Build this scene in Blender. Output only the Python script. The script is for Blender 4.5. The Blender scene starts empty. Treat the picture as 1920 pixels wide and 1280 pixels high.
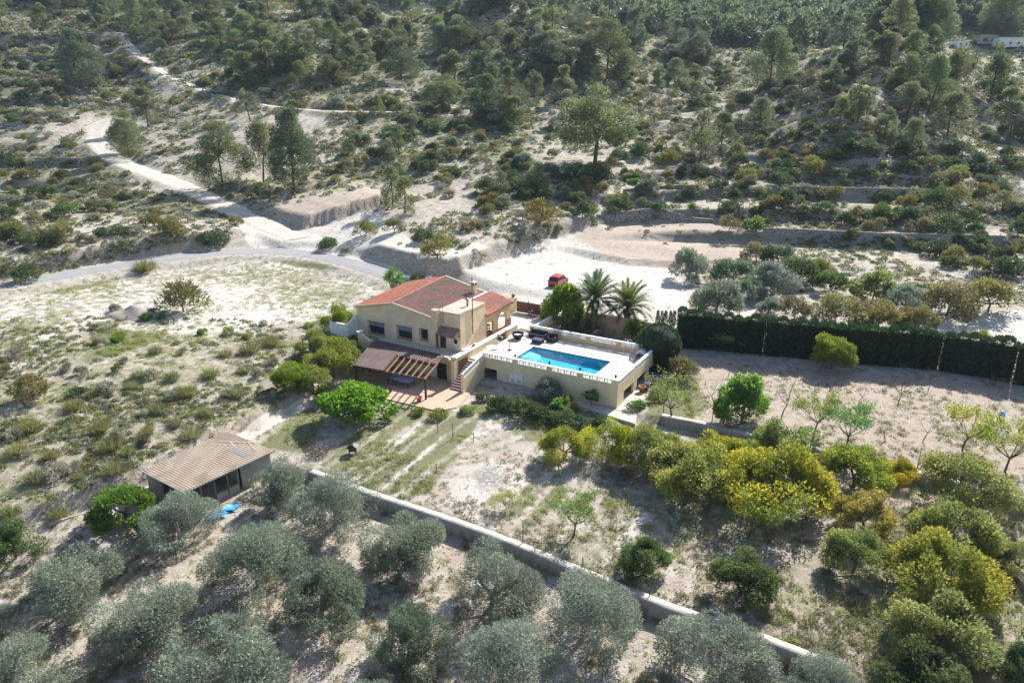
import bpy, math, random
import numpy as np
from mathutils import Vector, Matrix

S = bpy.context.scene
COL = S.collection
PI = math.pi
R = math.radians

# ------------------------------------------------------------------ camera, sky, sun, exposure
CF, CP, CH = 1340.0, R(19.72), 34.0            # focal length in photo pixels, pitch, height
cam = bpy.data.cameras.new('camera')
cam.sensor_width = 36.0
cam.lens = CF / 1920 * 36
cam.clip_start, cam.clip_end = 0.5, 3000
cam_o = bpy.data.objects.new('camera', cam)
COL.objects.link(cam_o)
cam_o.location = (0, 0, CH)
cam_o.rotation_euler = (PI / 2 - CP, 0, 0)
S.camera = cam_o

SUN_EL, SUN_AZ = R(39), R(36)
world = bpy.data.worlds.new('World')
S.world = world
world.use_nodes = True
nt = world.node_tree
bg = nt.nodes['Background']
sky = nt.nodes.new('ShaderNodeTexSky')
sky.sky_type = 'NISHITA'
sky.sun_disc = False
sky.sun_elevation, sky.sun_rotation = SUN_EL, SUN_AZ
nt.links.new(sky.outputs[0], bg.inputs[0])
bg.inputs[1].default_value = 0.10
sun = bpy.data.lights.new('sun', 'SUN')
sun.energy, sun.angle, sun.color = 4.8, R(0.53), (1.0, 0.965, 0.91)
sun_o = bpy.data.objects.new('sun', sun)
COL.objects.link(sun_o)
sv = Vector((math.sin(SUN_AZ) * math.cos(SUN_EL), math.cos(SUN_AZ) * math.cos(SUN_EL), math.sin(SUN_EL)))
sun_o.rotation_euler = sv.to_track_quat('Z', 'Y').to_euler()
sun_o.location = sv * 300
S.view_settings.view_transform = 'Standard'
S.view_settings.look = 'None'
S.view_settings.gamma = 1
S.view_settings.use_curve_mapping = False
S.view_settings.exposure = 1.0
S.cycles.max_bounces = 6
S.cycles.diffuse_bounces = 3
S.cycles.glossy_bounces = 2
S.cycles.transmission_bounces = 4
S.cycles.transparent_max_bounces = 8
S.cycles.volume_bounces = 1

# ------------------------------------------------------------------ survey helpers: photo pixel -> place in the world
cC, sC = math.cos(CP), math.sin(CP)
ORG = np.array([11.75, 73.0])                   # near corner of the pool terrace
YAW = R(30)
UA = np.array([math.cos(YAW), -math.sin(YAW)])
VB = np.array([math.sin(YAW), math.cos(YAW)])

def ray(px, py):
    x = (px - 960) / CF; u = (640 - py) / CF
    return np.array([x, cC + u * sC, -sC + u * cC])
def at_z(px, py, z):
    r = ray(px, py); t = (z - CH) / r[2]
    return np.array([0, 0, CH]) + t * r
def at_y(px, py, Y):
    r = ray(px, py)
    return np.array([0, 0, CH]) + Y / r[1] * r
def to_ab(p):
    d = np.asarray(p[:2]) - ORG
    return float(d @ UA), float(d @ VB)
def ab_z(px, py, z):
    return to_ab(at_z(px, py, z))
def ab_xy(a, b):
    return ORG + UA * a + VB * b
def project(x, y, z):
    z = z - CH; d = y * cC - z * sC; u = y * sC + z * cC
    d = np.maximum(d, 1e-3)
    return 960 + CF * x / d, 640 - CF * u / d

# ------------------------------------------------------------------ noise
def hash2(ix, iy, seed):
    h = (ix.astype(np.int64) * 374761393 + iy.astype(np.int64) * 668265263 + seed * 144269) & 0x7fffffff
    h = ((h ^ (h >> 13)) * 1274126177) & 0x7fffffff
    return ((h ^ (h >> 16)) & 0xffff) / 65535.0
def vnoise(x, y, seed=0):
    ix, iy = np.floor(x), np.floor(y)
    fx, fy = x - ix, y - iy
    fx = fx * fx * (3 - 2 * fx); fy = fy * fy * (3 - 2 * fy)
    a = hash2(ix, iy, seed); b = hash2(ix + 1, iy, seed); c = hash2(ix, iy + 1, seed); d = hash2(ix + 1, iy + 1, seed)
    return (a * (1 - fx) + b * fx) * (1 - fy) + (c * (1 - fx) + d * fx) * fy
def fbm(x, y, size, octs=4, seed=0):
    t = 0; amp = 1; tot = 0
    for o in range(octs):
        t = t + amp * vnoise(x / size * 2 ** o + 17.3 * o, y / size * 2 ** o - 9.1 * o, seed + o)
        tot += amp; amp *= 0.5
    return t / tot - 0.5
def sstep(e0, e1, x):
    t = np.clip((x - e0) / (e1 - e0), 0, 1)
    return t * t * (3 - 2 * t)

# ------------------------------------------------------------------ the lie of the land
PTS = []
for px, py, z in [(0,1280,-3.2),(500,1280,-3),(960,1280,-2.8),(1400,1280,-2.3),(1920,1280,-1.6),(-200,1280,-3.4),(2100,1280,-1.4),
    (100,1100,-2.5),(500,1050,-2.3),(800,1060,-2.1),(300,1000,-2.1),(450,930,-1.9),(700,900,-1.3),(900,950,-1.5),(1100,1000,-1.5),
    (1400,1100,-1.4),(1700,1100,-1.0),(1900,1000,-.7),(750,800,-.7),(900,800,-.6),(1100,830,-.7),(1300,850,-.5),(1600,900,-.4),
    (1350,770,0),(1600,760,.2),(1850,780,.3),(1500,690,.2),(1900,720,.3),(1300,655,.2),(2050,800,.4),
    (100,900,.6),(250,800,1.4),(400,740,1.6),(480,755,.4),(550,735,.3),(30,800,2),(-150,850,2),(150,700,3),(350,680,2.4),(550,650,1.9),
    (50,620,4),(300,570,3.5),(500,560,3.1),(650,560,2.7),(-150,600,4.4),
    (100,522,5),(300,487,5.2),(480,470,5.2),(620,480,4.6),(720,512,3.6),(-100,545,5.2),
    (100,450,8.3),(300,430,8.6),(500,420,7.2),(620,440,6.4),(700,450,6.4),(850,440,7),(850,500,4.2),
    (950,510,3.0),(1050,540,2.5),(1200,530,2.5),(1250,450,4.6),(1400,450,4.8),(1100,480,3.2),(980,440,6),
    (1350,580,1.5),(1600,580,1.3),(1850,620,1),(1600,500,3),(1850,500,3.4),(2050,560,2.5)]:
    PTS.append(at_z(px, py, z))
for px, py, Y in [(100,350,172),(300,350,172),(545,345,174),(600,375,158),(700,350,170),(850,350,170),(1000,370,163),(1150,360,166),(1300,370,163),(1500,370,163),
    (1700,370,164),(1900,370,166),(1120,311,186),(900,300,190),(1300,300,194),(1500,295,198),(1700,290,199),(1900,287,200),(2100,290,200),
    (190,250,215),(20,250,212),(400,260,208),(600,250,215),(800,240,222),(1000,240,224),(1250,230,236),(1450,235,225),(1600,240,218),(1750,245,222),(1900,230,230),
    (150,160,285),(350,160,265),(550,180,248),(700,190,248),(850,170,268),(1050,170,268),(1250,160,305),(1420,160,300),(1620,160,250),(1750,160,262),(1900,160,285),
    (245,64,330),(60,64,330),(-80,150,280),(420,100,310),(560,110,315),(700,100,330),(900,100,320),(1050,110,315),(1200,92,355),(1400,95,385),(1560,100,320),(1650,95,300),(1780,100,345),(1900,95,390),
    (100,15,400),(300,15,395),(500,30,380),(620,30,400),(740,40,500),(900,40,380),(1000,20,450),(1180,30,520),(1400,30,560),(1600,40,480),(1800,40,440),(1920,30,450),
    (300,-40,460),(800,-40,620),(1100,-40,700),(1400,-40,760),(1700,-40,640),(1950,-60,560),(-150,-30,430),(2200,-40,560),(-150,300,195),(2100,150,300)]:
    PTS.append(at_y(px, py, Y))
for a, b, z in [(-45,6,2.3),(-60,12,3),(-48,-6,1.6),(-30,30,3.0),(-10,34,2.6),(14,24,.7),(30,16,.3),(16,6,.1)]:
    xy = ab_xy(a, b); PTS.append(np.array([xy[0], xy[1], z]))
PTS += [np.array(p, float) for p in [(-430,900,150),(0,900,160),(430,900,140),(-430,500,110),(430,500,95),(-420,60,4),(420,60,4),(-420,250,34),(420,250,32),(0,15,-4),(-60,15,-4),(60,15,-3)]]
PTS = np.array(PTS)

def kern(r2):
    return np.where(r2 > 1e-12, 0.5 * r2 * np.log(np.maximum(r2, 1e-12)), 0)
_P = PTS[:, :2] / 100; _n = len(_P)
_K = kern(((_P[:, None] - _P[None]) ** 2).sum(-1)) + 2e-3 * np.eye(_n)
_A = np.zeros((_n + 3, _n + 3)); _A[:_n, :_n] = _K; _A[:_n, _n] = 1; _A[:_n, _n + 1:] = _P; _A[_n:, :_n] = _A[:_n, _n:].T
_w = np.linalg.solve(_A, np.r_[PTS[:, 2], 0, 0, 0])
def tps(x, y):
    q = np.c_[np.ravel(x), np.ravel(y)] / 100
    out = np.empty(len(q))
    for i in range(0, len(q), 20000):
        c = q[i:i + 20000]
        k = kern(((c[:, None] - _P[None]) ** 2).sum(-1))
        out[i:i + 20000] = k @ _w[:_n] + _w[_n] + c @ _w[_n + 1:]
    return out.reshape(np.shape(x))
def spaced(segs):
    out = [segs[0][0]]
    for lo, hi, st in segs:
        n = max(1, round((hi - lo) / st)); out += list(lo + (hi - lo) * (np.arange(n) + 1) / n)
    return np.array(out)
GX = spaced([(-450,-170,5),(-170,-75,1.2),(-75,75,.5),(75,170,1.2),(170,450,5)])
GY = spaced([(14,30,1),(30,128,.45),(128,270,.9),(270,460,2.2),(460,900,8)])
XX, YY = np.meshgrid(GX, GY)
Z0 = tps(XX, YY)
ZG = Z0
def height(x, y):
    x = np.clip(np.asarray(x, float), GX[0], GX[-1] - 1e-6); y = np.clip(np.asarray(y, float), GY[0], GY[-1] - 1e-6)
    i = np.clip(np.searchsorted(GX, x, 'right') - 1, 0, len(GX) - 2); j = np.clip(np.searchsorted(GY, y, 'right') - 1, 0, len(GY) - 2)
    fx = (x - GX[i]) / (GX[i + 1] - GX[i]); fy = (y - GY[j]) / (GY[j + 1] - GY[j])
    return (ZG[j, i] * (1 - fx) + ZG[j, i + 1] * fx) * (1 - fy) + (ZG[j + 1, i] * (1 - fx) + ZG[j + 1, i + 1] * fx) * fy
_T = np.concatenate([np.arange(20, 300, .4), np.arange(300, 900, 1.2)])
def hit(px, py):
    """where the line of sight through a photo pixel first meets the ground"""
    r = ray(px, py)
    p = np.array([0, 0, CH])[None] + _T[:, None] * r[None]
    h = height(p[:, 0], p[:, 1])
    below = np.nonzero((p[:, 2] < h) & (p[:, 1] > 15))[0]
    if len(below) == 0:
        return np.array([p[-1, 0], p[-1, 1], float(h[-1])])
    k = below[0]
    if k == 0: return p[0]
    d0 = p[k - 1, 2] - h[k - 1]; d1 = p[k, 2] - h[k]
    q = p[k - 1] + (p[k] - p[k - 1]) * d0 / (d0 - d1)
    q[2] = height(q[0], q[1])
    return q
def gpath(pts):
    return np.array([hit(*p)[:2] for p in pts])

def poly_dist(x, y, P):
    """signed distance to an open polyline (left side positive) and distance past its ends"""
    best = np.full(np.shape(x), 1e9); sgn = np.zeros(np.shape(x)); over = np.zeros(np.shape(x))
    m = len(P) - 1
    for k in range(m):
        d = P[k + 1] - P[k]; L = math.hypot(*d); d = d / L
        rx, ry = x - P[k][0], y - P[k][1]
        t = rx * d[0] + ry * d[1]; c = d[0] * ry - d[1] * rx
        tc = np.clip(t, 0, L)
        dist = np.hypot(rx - tc * d[0], ry - tc * d[1])
        ov = np.where((k == 0) & (t < 0), -t, np.where((k == m - 1) & (t > L), t - L, 0))
        u = dist < best
        best = np.where(u, dist, best); sgn = np.where(u, np.where(c >= 0, 1, -1), sgn); over = np.where(u, ov, over)
    return best * sgn, over
def area_dist(x, y, poly):
    """signed distance to a closed polygon, positive inside"""
    P = np.array(poly, float); n = len(P)
    best = np.full(np.shape(x), 1e9); ins = np.zeros(np.shape(x), bool)
    for k in range(n):
        a, b = P[k], P[(k + 1) % n]; d = b - a; L2 = d @ d
        t = np.clip(((x - a[0]) * d[0] + (y - a[1]) * d[1]) / L2, 0, 1)
        best = np.minimum(best, np.hypot(x - a[0] - t * d[0], y - a[1] - t * d[1]))
        cr = ((a[1] > y) != (b[1] > y)) & (x < (b[0] - a[0]) * (y - a[1]) / (b[1] - a[1] + 1e-12) + a[0])
        ins ^= cr
    return np.where(ins, best, -best)

PXG, PYG = project(XX, YY, Z0)
NZ = fbm(XX, YY, 14, 4, 3)

# walls and banks (photo pixels, left to right, the high side behind)
WALL_A_PX = [(578,896),(690,938),(850,994),(1000,1052),(1240,1152),(1420,1214),(1532,1258)]
WALL_B_PX = [(1238,792),(1310,806),(1392,826),(1560,862),(1710,897),(1790,917),(1900,947),(1990,972)]
KERB_PX = [(40,1000),(160,962),(260,922),(390,862),(480,808),(560,766),(590,750)]
WALL_A, WALL_B, KERB = gpath(WALL_A_PX), gpath(WALL_B_PX), gpath(KERB_PX)
BANKS = [(gpath([(455,402),(500,432),(560,428),(640,408),(720,385)]), 2.4, 14, .5),
         (gpath([(690,500),(780,512),(860,508),(950,478),(1020,446),(1080,430)]), 2.2, 16, .9),
         (gpath([(0,520),(130,492),(250,472),(380,458),(440,446)]), 1.9, 9, .7),
         (gpath([(380,348),(470,362),(560,366),(640,352)]), 1.3, 8, .6),
         (gpath([(1090,478),(1180,496),(1260,500),(1300,488)]), .9, 12, .5),
         (gpath([(700,500),(800,500)]), .6, 6, .5),
         (KERB + np.array([-.6, .4]), 1.5, 7, .6)]
dz = np.zeros_like(Z0)
for P, h, L, w in BANKS:
    sd, ov = poly_dist(XX, YY, P)
    sd = sd + .9 * fbm(XX, YY, 3.5, 3, 41)
    dz += h * sstep(-w, w, sd) * np.exp(-np.maximum(sd, 0) / L) * np.exp(-(ov / 4) ** 2)
for P, h in ((WALL_A, .95), (WALL_B, .75)):
    sd, ov = poly_dist(XX, YY, P)
    f = np.exp(-(ov / 5) ** 2)
    dz += h * f * (.45 * sstep(.42, .72, sd) * np.exp(-np.maximum(sd, 0) / 9) - .55 * (1 - sstep(.42, .72, sd)) * np.exp(-np.maximum(-sd, 0) / 9))
Z1 = Z0 + dz
for px_, h, w in (([(1585,300),(1635,225),(1675,150),(1700,100)], 10, 17), ([(1060,135),(965,75),(905,28)], 9, 20), ([(560,150),(625,85),(665,35)], 6, 18)):
    sd, ov = poly_dist(XX, YY, gpath(px_)); Z1 = Z1 + h * np.exp(-np.abs(sd / w) ** 1.5) * np.exp(-(ov / 22) ** 2) * (1 + .9 * fbm(XX, YY, 9, 3, 66))
# farm terraces on the slopes
def soft(poly, w):
    return sstep(-w, w, area_dist(PXG, PYG, poly))
def terrace(z, step, lo):
    q = z / step + .9 * fbm(XX, YY, 60, 3, 77)
    k = np.floor(q); f = q - k
    return (k + sstep(lo, 1.0, f) * .8 + f * .2) * step - (q - z / step) * step
PATCH = sstep(-.12, .06, fbm(XX, YY, 38, 3, 91))
TM1 = PATCH * soft([(1130,440),(1060,330),(1300,300),(1960,290),(1960,480),(1700,500),(1480,470)], 25)
TM2 = PATCH * soft([(-60,70),(240,72),(300,170),(170,215),(160,330),(320,400),(300,440),(-60,450)], 20)
TM3 = soft([(640,70),(760,60),(840,0),(1000,-30),(640,-30)], 15)
Z1 = Z1 + TM1 * (terrace(Z1, 2.7, .86) - Z1) + TM2 * (1 - TM1) * (terrace(Z1, 3.0, .86) - Z1) + TM3 * (terrace(Z1, 3.2, .85) - Z1)
# roughness: gentle near the house, lumpy on the open slopes
rough = sstep(95, 170, YY) * (1 - .75 * np.maximum(TM1, TM2))
Z1 = Z1 + NZ * (.35 + 2.6 * rough * sstep(0, 1, (YY - 120) / 120)) + fbm(XX, YY, 2.2, 3, 9) * (.10 + .35 * rough)
bk = np.zeros_like(Z0)
for P, h, L, w in BANKS:
    sd, ov = poly_dist(XX, YY, P); bk = np.maximum(bk, min(1, h / 2.2) ** 2 * np.exp(-(sd / 2.5) ** 2) * np.exp(-(ov / 4) ** 2))
Z1 = Z1 + bk * (fbm(XX, YY, 1.6, 3, 55) * .9 + .35 * np.abs(fbm(XX * 1.0, YY * .3, 1.1, 2, 57)))
# roads are cut level
def smooth_path(P, n=10):
    P = np.array(P, float); Q = np.vstack([2 * P[0] - P[1], P, 2 * P[-1] - P[-2]]); out = []
    for k in range(1, len(Q) - 2):
        p0, p1, p2, p3 = Q[k - 1:k + 3]
        for i in range(n):
            t = i / n
            out.append(.5 * ((2 * p1) + (p2 - p0) * t + (2 * p0 - 5 * p1 + 4 * p2 - p3) * t * t + (3 * p1 - p0 - 3 * p2 + p3) * t ** 3))
    out.append(Q[-2])
    return np.array(out)
ZG = Z0
ROAD = smooth_path(gpath([(-260,566),(-60,545),(60,528),(150,512),(260,492),(370,478),(470,470),(560,474),(640,489),(700,506),(745,522),(790,536)]))
TRACK = smooth_path(gpath([(560,452),(505,426),(450,400),(395,374),(330,345),(262,318),(215,297),(188,272),(182,248),(198,226),(238,212)]))
TRACK2 = smooth_path(gpath([(232,66),(252,98),(290,128),(332,152),(385,172),(450,192),(520,202),(600,207),(690,213),(790,207),(850,222)]))
TRACK3 = smooth_path(gpath([(-40,63),(60,62),(150,62),(236,64)]))
def flatten(Z, path, w, blend):
    sd, ov = poly_dist(XX, YY, path)
    d = np.abs(sd) + ov
    zc = np.interp(np.arange(len(path)), np.arange(len(path)), [height(*p) for p in path])
    k = max(3, len(zc) // 8); pad = np.r_[[zc[0]] * k, zc, [zc[-1]] * k]
    zc = np.convolve(pad, np.ones(2 * k + 1) / (2 * k + 1), 'valid')
    near = d < w + blend
    idx = np.nonzero(near.ravel())[0]
    zx = np.empty(len(idx)); X_, Y_ = XX.ravel()[idx], YY.ravel()[idx]
    for i in range(0, len(idx), 4000):
        dd = (X_[i:i + 4000, None] - path[None, :, 0]) ** 2 + (Y_[i:i + 4000, None] - path[None, :, 1]) ** 2
        wgt = 1 / (dd + .3) ** 2
        zx[i:i + 4000] = (wgt @ zc) / wgt.sum(1)
    Zr = Z.ravel().copy(); m = 1 - sstep(w, w + blend, d.ravel()[idx])
    Zr[idx] = Zr[idx] * (1 - m) + zx * m
    return Zr.reshape(Z.shape)
for P, w, bl in ((ROAD, 3.0, 2.5), (TRACK, 3.2, 2.2), (TRACK2, 3.4, 3), (TRACK3, 5, 4)):
    Z1 = flatten(Z1, P, w, bl)
# level pads round the house
AA = (XX - ORG[0]) * UA[0] + (YY - ORG[1]) * UA[1]
BB = (XX - ORG[0]) * VB[0] + (YY - ORG[1]) * VB[1]
def pad(Z, a0, a1, b0, b1, z, m, m2=None):
    d = np.minimum(np.minimum(AA - a0, a1 - AA), np.minimum(BB - b0, b1 - BB))
    k = sstep(-m, 0, d)
    return Z * (1 - k) + z * k
Z1 = pad(Z1, -39.5, -16.5, 14, 27, 1.86, 4)
Z1 = pad(Z1, -42, -17.9, .8, 26, 1.86, 3)
Z1 = pad(Z1, -16.6, 12, 12.9, 22.6, .1, .8)
Z1 = pad(Z1, -16.2, 0, 22.9, 25.5, 2.3, .5)
Z1 = pad(Z1, -33.5, -15.6, -11, -.2, -.42, 1.6)
Z1 = pad(Z1, -18.2, 1.6, -.6, 12.9, -.16, .7)
Z1 = pad(Z1, -38.5, -18.2, 1.2, 12.9, 1.7, .1)
ZG = Z1
# ------------------------------------------------------------------ node helpers and materials
class NG:
    def __init__(s, name):
        s.m = bpy.data.materials.new(name); s.m.use_nodes = True
        s.t = s.m.node_tree; s.t.nodes.clear()
        s.out = s.n('ShaderNodeOutputMaterial')
    def n(s, t, **kw):
        o = s.t.nodes.new(t)
        for k, v in kw.items(): setattr(o, k, v)
        return o
    def put(s, sock, v):
        if isinstance(v, bpy.types.NodeSocket): s.t.links.new(v, sock)
        elif isinstance(v, (tuple, list)) and len(v) == 3 and sock.type == 'RGBA': sock.default_value = (*v, 1)
        else: sock.default_value = v
    def coord(s, kind='Object'):
        return s.n('ShaderNodeTexCoord').outputs[kind]
    def noise(s, scale, detail=3, vec=None, rough=.55):
        o = s.n('ShaderNodeTexNoise'); o.inputs['Scale'].default_value = scale; o.inputs['Detail'].default_value = detail
        o.inputs['Roughness'].default_value = rough
        s.put(o.inputs['Vector'], vec if vec is not None else s.coord()); return o.outputs['Fac']
    def voro(s, scale, vec=None, feature='F1', out='Distance'):
        o = s.n('ShaderNodeTexVoronoi', feature=feature); o.inputs['Scale'].default_value = scale
        s.put(o.inputs['Vector'], vec if vec is not None else s.coord()); return o.outputs[out]
    def math(s, op, a, b=0.0, clamp=False):
        o = s.n('ShaderNodeMath', operation=op, use_clamp=clamp); s.put(o.inputs[0], a); s.put(o.inputs[1], b); return o.outputs[0]
    def step(s, f, e0, e1, t0=0., t1=1.):
        o = s.n('ShaderNodeMapRange', interpolation_type='SMOOTHSTEP'); s.put(o.inputs[0], f)
        for i, v in enumerate((e0, e1, t0, t1)): s.put(o.inputs[i + 1], v)
        return o.outputs[0]
    def mix(s, f, a, b, mode='MIX'):
        o = s.n('ShaderNodeMix', data_type='RGBA', blend_type=mode); s.put(o.inputs[0], f); s.put(o.inputs[6], a); s.put(o.inputs[7], b); return o.outputs[2]
    def attr(s, name):
        return s.n('ShaderNodeAttribute', attribute_name=name).outputs['Fac']
    def ramp(s, f, cols):
        o = s.n('ShaderNodeValToRGB'); e = o.color_ramp.elements
        while len(e) < len(cols): e.new(.5)
        for i, c in enumerate(cols): e[i].position = i / (len(cols) - 1); e[i].color = (*c, 1)
        s.put(o.inputs[0], f); return o.outputs[0]
    def bump(s, h, strength=.4, dist=.05):
        o = s.n('ShaderNodeBump'); o.inputs['Strength'].default_value = strength; o.inputs['Distance'].default_value = dist
        s.put(o.inputs['Height'], h); return o.outputs[0]
    def bsdf(s, col, rough=.8, spec=.3, normal=None, metal=0.):
        o = s.n('ShaderNodeBsdfPrincipled'); s.put(o.inputs['Base Color'], col); s.put(o.inputs['Roughness'], rough)
        o.inputs['Specular IOR Level'].default_value = spec; o.inputs['Metallic'].default_value = metal
        if normal is not None: s.put(o.inputs['Normal'], normal)
        return o.outputs[0]
    def done(s, sh):
        s.put(s.out.inputs['Surface'], sh); return s.m
def rnd_hue(g, col, amt):
    r = g.n('ShaderNodeObjectInfo').outputs['Random']
    o = g.n('ShaderNodeHueSaturation'); g.put(o.inputs['Color'], col)
    g.put(o.inputs['Value'], g.math('ADD', g.math('MULTIPLY', r, amt), 1 - amt / 2))
    r2 = g.math('FRACT', g.math('MULTIPLY', r, 37.7))
    g.put(o.inputs['Hue'], g.math('ADD', g.math('MULTIPLY', r2, .05), .475))
    r3 = g.math('FRACT', g.math('MULTIPLY', r, 91.3))
    g.put(o.inputs['Saturation'], g.math('ADD', g.math('MULTIPLY', r3, .35), .8))
    return o.outputs[0]
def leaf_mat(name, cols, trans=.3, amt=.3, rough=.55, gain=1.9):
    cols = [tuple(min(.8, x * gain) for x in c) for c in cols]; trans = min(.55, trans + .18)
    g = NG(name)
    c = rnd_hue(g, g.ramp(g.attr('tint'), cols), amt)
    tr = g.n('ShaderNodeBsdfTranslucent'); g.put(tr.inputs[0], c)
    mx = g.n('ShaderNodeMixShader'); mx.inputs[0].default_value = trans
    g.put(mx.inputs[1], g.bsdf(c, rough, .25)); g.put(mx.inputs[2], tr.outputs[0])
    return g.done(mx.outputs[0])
def plain(name, a, b=None, scale=4, rough=.8, spec=.3, bump=0, metal=0., streak=False):
    g = NG(name); b = b or tuple(x * .78 for x in a)
    n = g.noise(scale, 4)
    c = g.mix(g.step(n, .3, .7), a, b)
    if streak:
        mp = g.n('ShaderNodeMapping'); g.put(mp.inputs[0], g.coord()); mp.inputs[3].default_value = (3, 3, .35)
        c = g.mix(g.math('MULTIPLY', g.step(g.noise(1.5, 4, mp.outputs[0]), .52, .75), .45), c, tuple(x * .55 for x in a))
    return g.done(g.bsdf(c, rough, spec, g.bump(g.noise(scale * 6, 3), bump, .02) if bump else None, metal))

M = {}
def ground_material():
    g = NG('chalky_earth')
    n1 = g.noise(.09, 4); n2 = g.noise(.55, 5); n3 = g.noise(3.2, 5, rough=.65); n4 = g.noise(14, 3)
    green, chalk, till, litter, ash, stone = (g.attr(k) for k in ('green', 'chalk', 'till', 'litter', 'ash', 'stone'))
    soil = g.mix(g.step(n2, .36, .66), (.45, .405, .35), (.345, .30, .25))
    soil = g.mix(g.math('MULTIPLY', g.step(n3, .5, .72), .5), soil, (.52, .475, .415))
    white = g.mix(g.step(n3, .38, .68), (.575, .54, .485), (.47, .43, .375))
    c = g.mix(g.step(g.math('ADD', chalk, g.math('SUBTRACT', n2, .5)), .35, .62), soil, white)
    tilled = g.mix(g.step(n3, .4, .65), (.43, .345, .275), (.34, .275, .215))
    c = g.mix(g.math('MULTIPLY', till, .9), c, tilled)
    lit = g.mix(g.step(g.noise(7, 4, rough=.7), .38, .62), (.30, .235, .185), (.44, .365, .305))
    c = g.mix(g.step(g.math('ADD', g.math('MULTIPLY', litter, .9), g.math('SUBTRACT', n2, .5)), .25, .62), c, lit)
    dry = g.mix(g.step(n4, .35, .65), (.235, .215, .145), (.325, .29, .215))
    grn = g.mix(g.step(n3, .4, .62), (.13, .145, .06), (.20, .20, .10))
    gf = g.math('ADD', g.math('MULTIPLY', green, .62), g.math('SUBTRACT', g.noise(.9, 6, rough=.68), .5))
    c = g.mix(g.step(gf, .17, .30), c, dry)
    c = g.mix(g.step(gf, .30, .46), c, grn)
    sp = g.math('ADD', g.noise(.85, 7, rough=.72), g.math('MULTIPLY', green, .13))
    c = g.mix(g.math('MULTIPLY', g.step(sp, .585, .66), .8), c, g.mix(n3, (.12, .115, .06), (.17, .165, .10)))
    c = g.mix(g.math('MULTIPLY', ash, g.step(n3, .3, .6)), c, (.22, .21, .20))
    nz = g.n('ShaderNodeSeparateXYZ'); g.put(nz.inputs[0], g.n('ShaderNodeNewGeometry').outputs['Normal'])
    steep = g.step(nz.outputs[2], .90, .72)
    bank = g.mix(g.step(n2, .4, .6), (.47, .40, .325), (.36, .305, .25))
    c = g.mix(g.math('MULTIPLY', steep, .75), c, bank)
    st = g.voro(2.6, None, 'DISTANCE_TO_EDGE')
    stones = g.mix(g.step(st, .02, .12), (.16, .14, .12), g.mix(n3, (.34, .31, .27), (.23, .21, .185)))
    c = g.mix(g.math('MULTIPLY', steep, stone), c, stones)
    c = g.mix(g.math('MULTIPLY', g.step(n4, .57, .66), .5), c, (.23, .19, .15))
    c = g.mix(g.math('MULTIPLY', g.step(g.noise(22, 2), .60, .68), .45), c, (.60, .56, .50))
    hgt = g.math('ADD', g.math('MULTIPLY', n3, .6), g.math('MULTIPLY', n4, .35))
    hgt = g.math('ADD', hgt, g.math('MULTIPLY', steep, g.math('MULTIPLY', g.noise(1.3, 6, rough=.7), 2.2)))
    c = g.mix(g.math('MULTIPLY', g.math('MULTIPLY', steep, g.step(n3, .42, .58)), .55), c, (.25, .205, .165))
    return g.done(g.bsdf(c, .92, .15, g.bump(hgt, .6, .28)))
def stucco(name, a):
    g = NG(name)
    mp = g.n('ShaderNodeMapping'); g.put(mp.inputs[0], g.coord()); mp.inputs[3].default_value = (2.5, 2.5, .3)
    c = g.mix(g.step(g.noise(.8, 5), .35, .7), a, tuple(x * .86 for x in a))
    c = g.mix(g.math('MULTIPLY', g.step(g.noise(1.2, 5, mp.outputs[0]), .55, .8), .5), c, tuple(x * y for x, y in zip(a, (.62, .58, .52))))
    return g.done(g.bsdf(c, .9, .2, g.bump(g.noise(25, 3), .25, .02)))
def tile_material(name, cols, moss):
    g = NG(name)
    co = g.coord()
    mp = g.n('ShaderNodeMapping'); g.put(mp.inputs[0], co); mp.inputs[3].default_value = (2.4, 4.0, .01)
    cell = g.voro(1, mp.outputs[0], 'F1', 'Color')
    sx = g.n('ShaderNodeSeparateXYZ'); g.put(sx.inputs[0], cell)
    c = g.ramp(sx.outputs[0], cols)
    c = g.mix(g.math('MULTIPLY', g.step(g.noise(.5, 5), .42, .62), moss), c, (.22, .175, .14))
    c = g.mix(g.math('MULTIPLY', g.step(g.noise(2.2, 5, rough=.7), .55, .7), moss * .8), c, (.36, .30, .25))
    return g.done(g.bsdf(c, .85, .2, g.bump(g.noise(9, 3), .4, .03)))
def corrugated_material(name, a, b, c3, groove_shade=.72):
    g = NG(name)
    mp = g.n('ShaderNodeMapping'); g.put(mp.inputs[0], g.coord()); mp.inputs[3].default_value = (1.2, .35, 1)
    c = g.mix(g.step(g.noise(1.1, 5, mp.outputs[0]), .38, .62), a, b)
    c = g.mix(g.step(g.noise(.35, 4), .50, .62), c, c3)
    c = g.mix(g.step(g.attr('tint'), .70, .12, 0., groove_shade), c, tuple(x * .30 for x in a))  # troughs darkened to paint in the shading between the ridges
    return g.done(g.bsdf(c, .8, .25))
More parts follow.
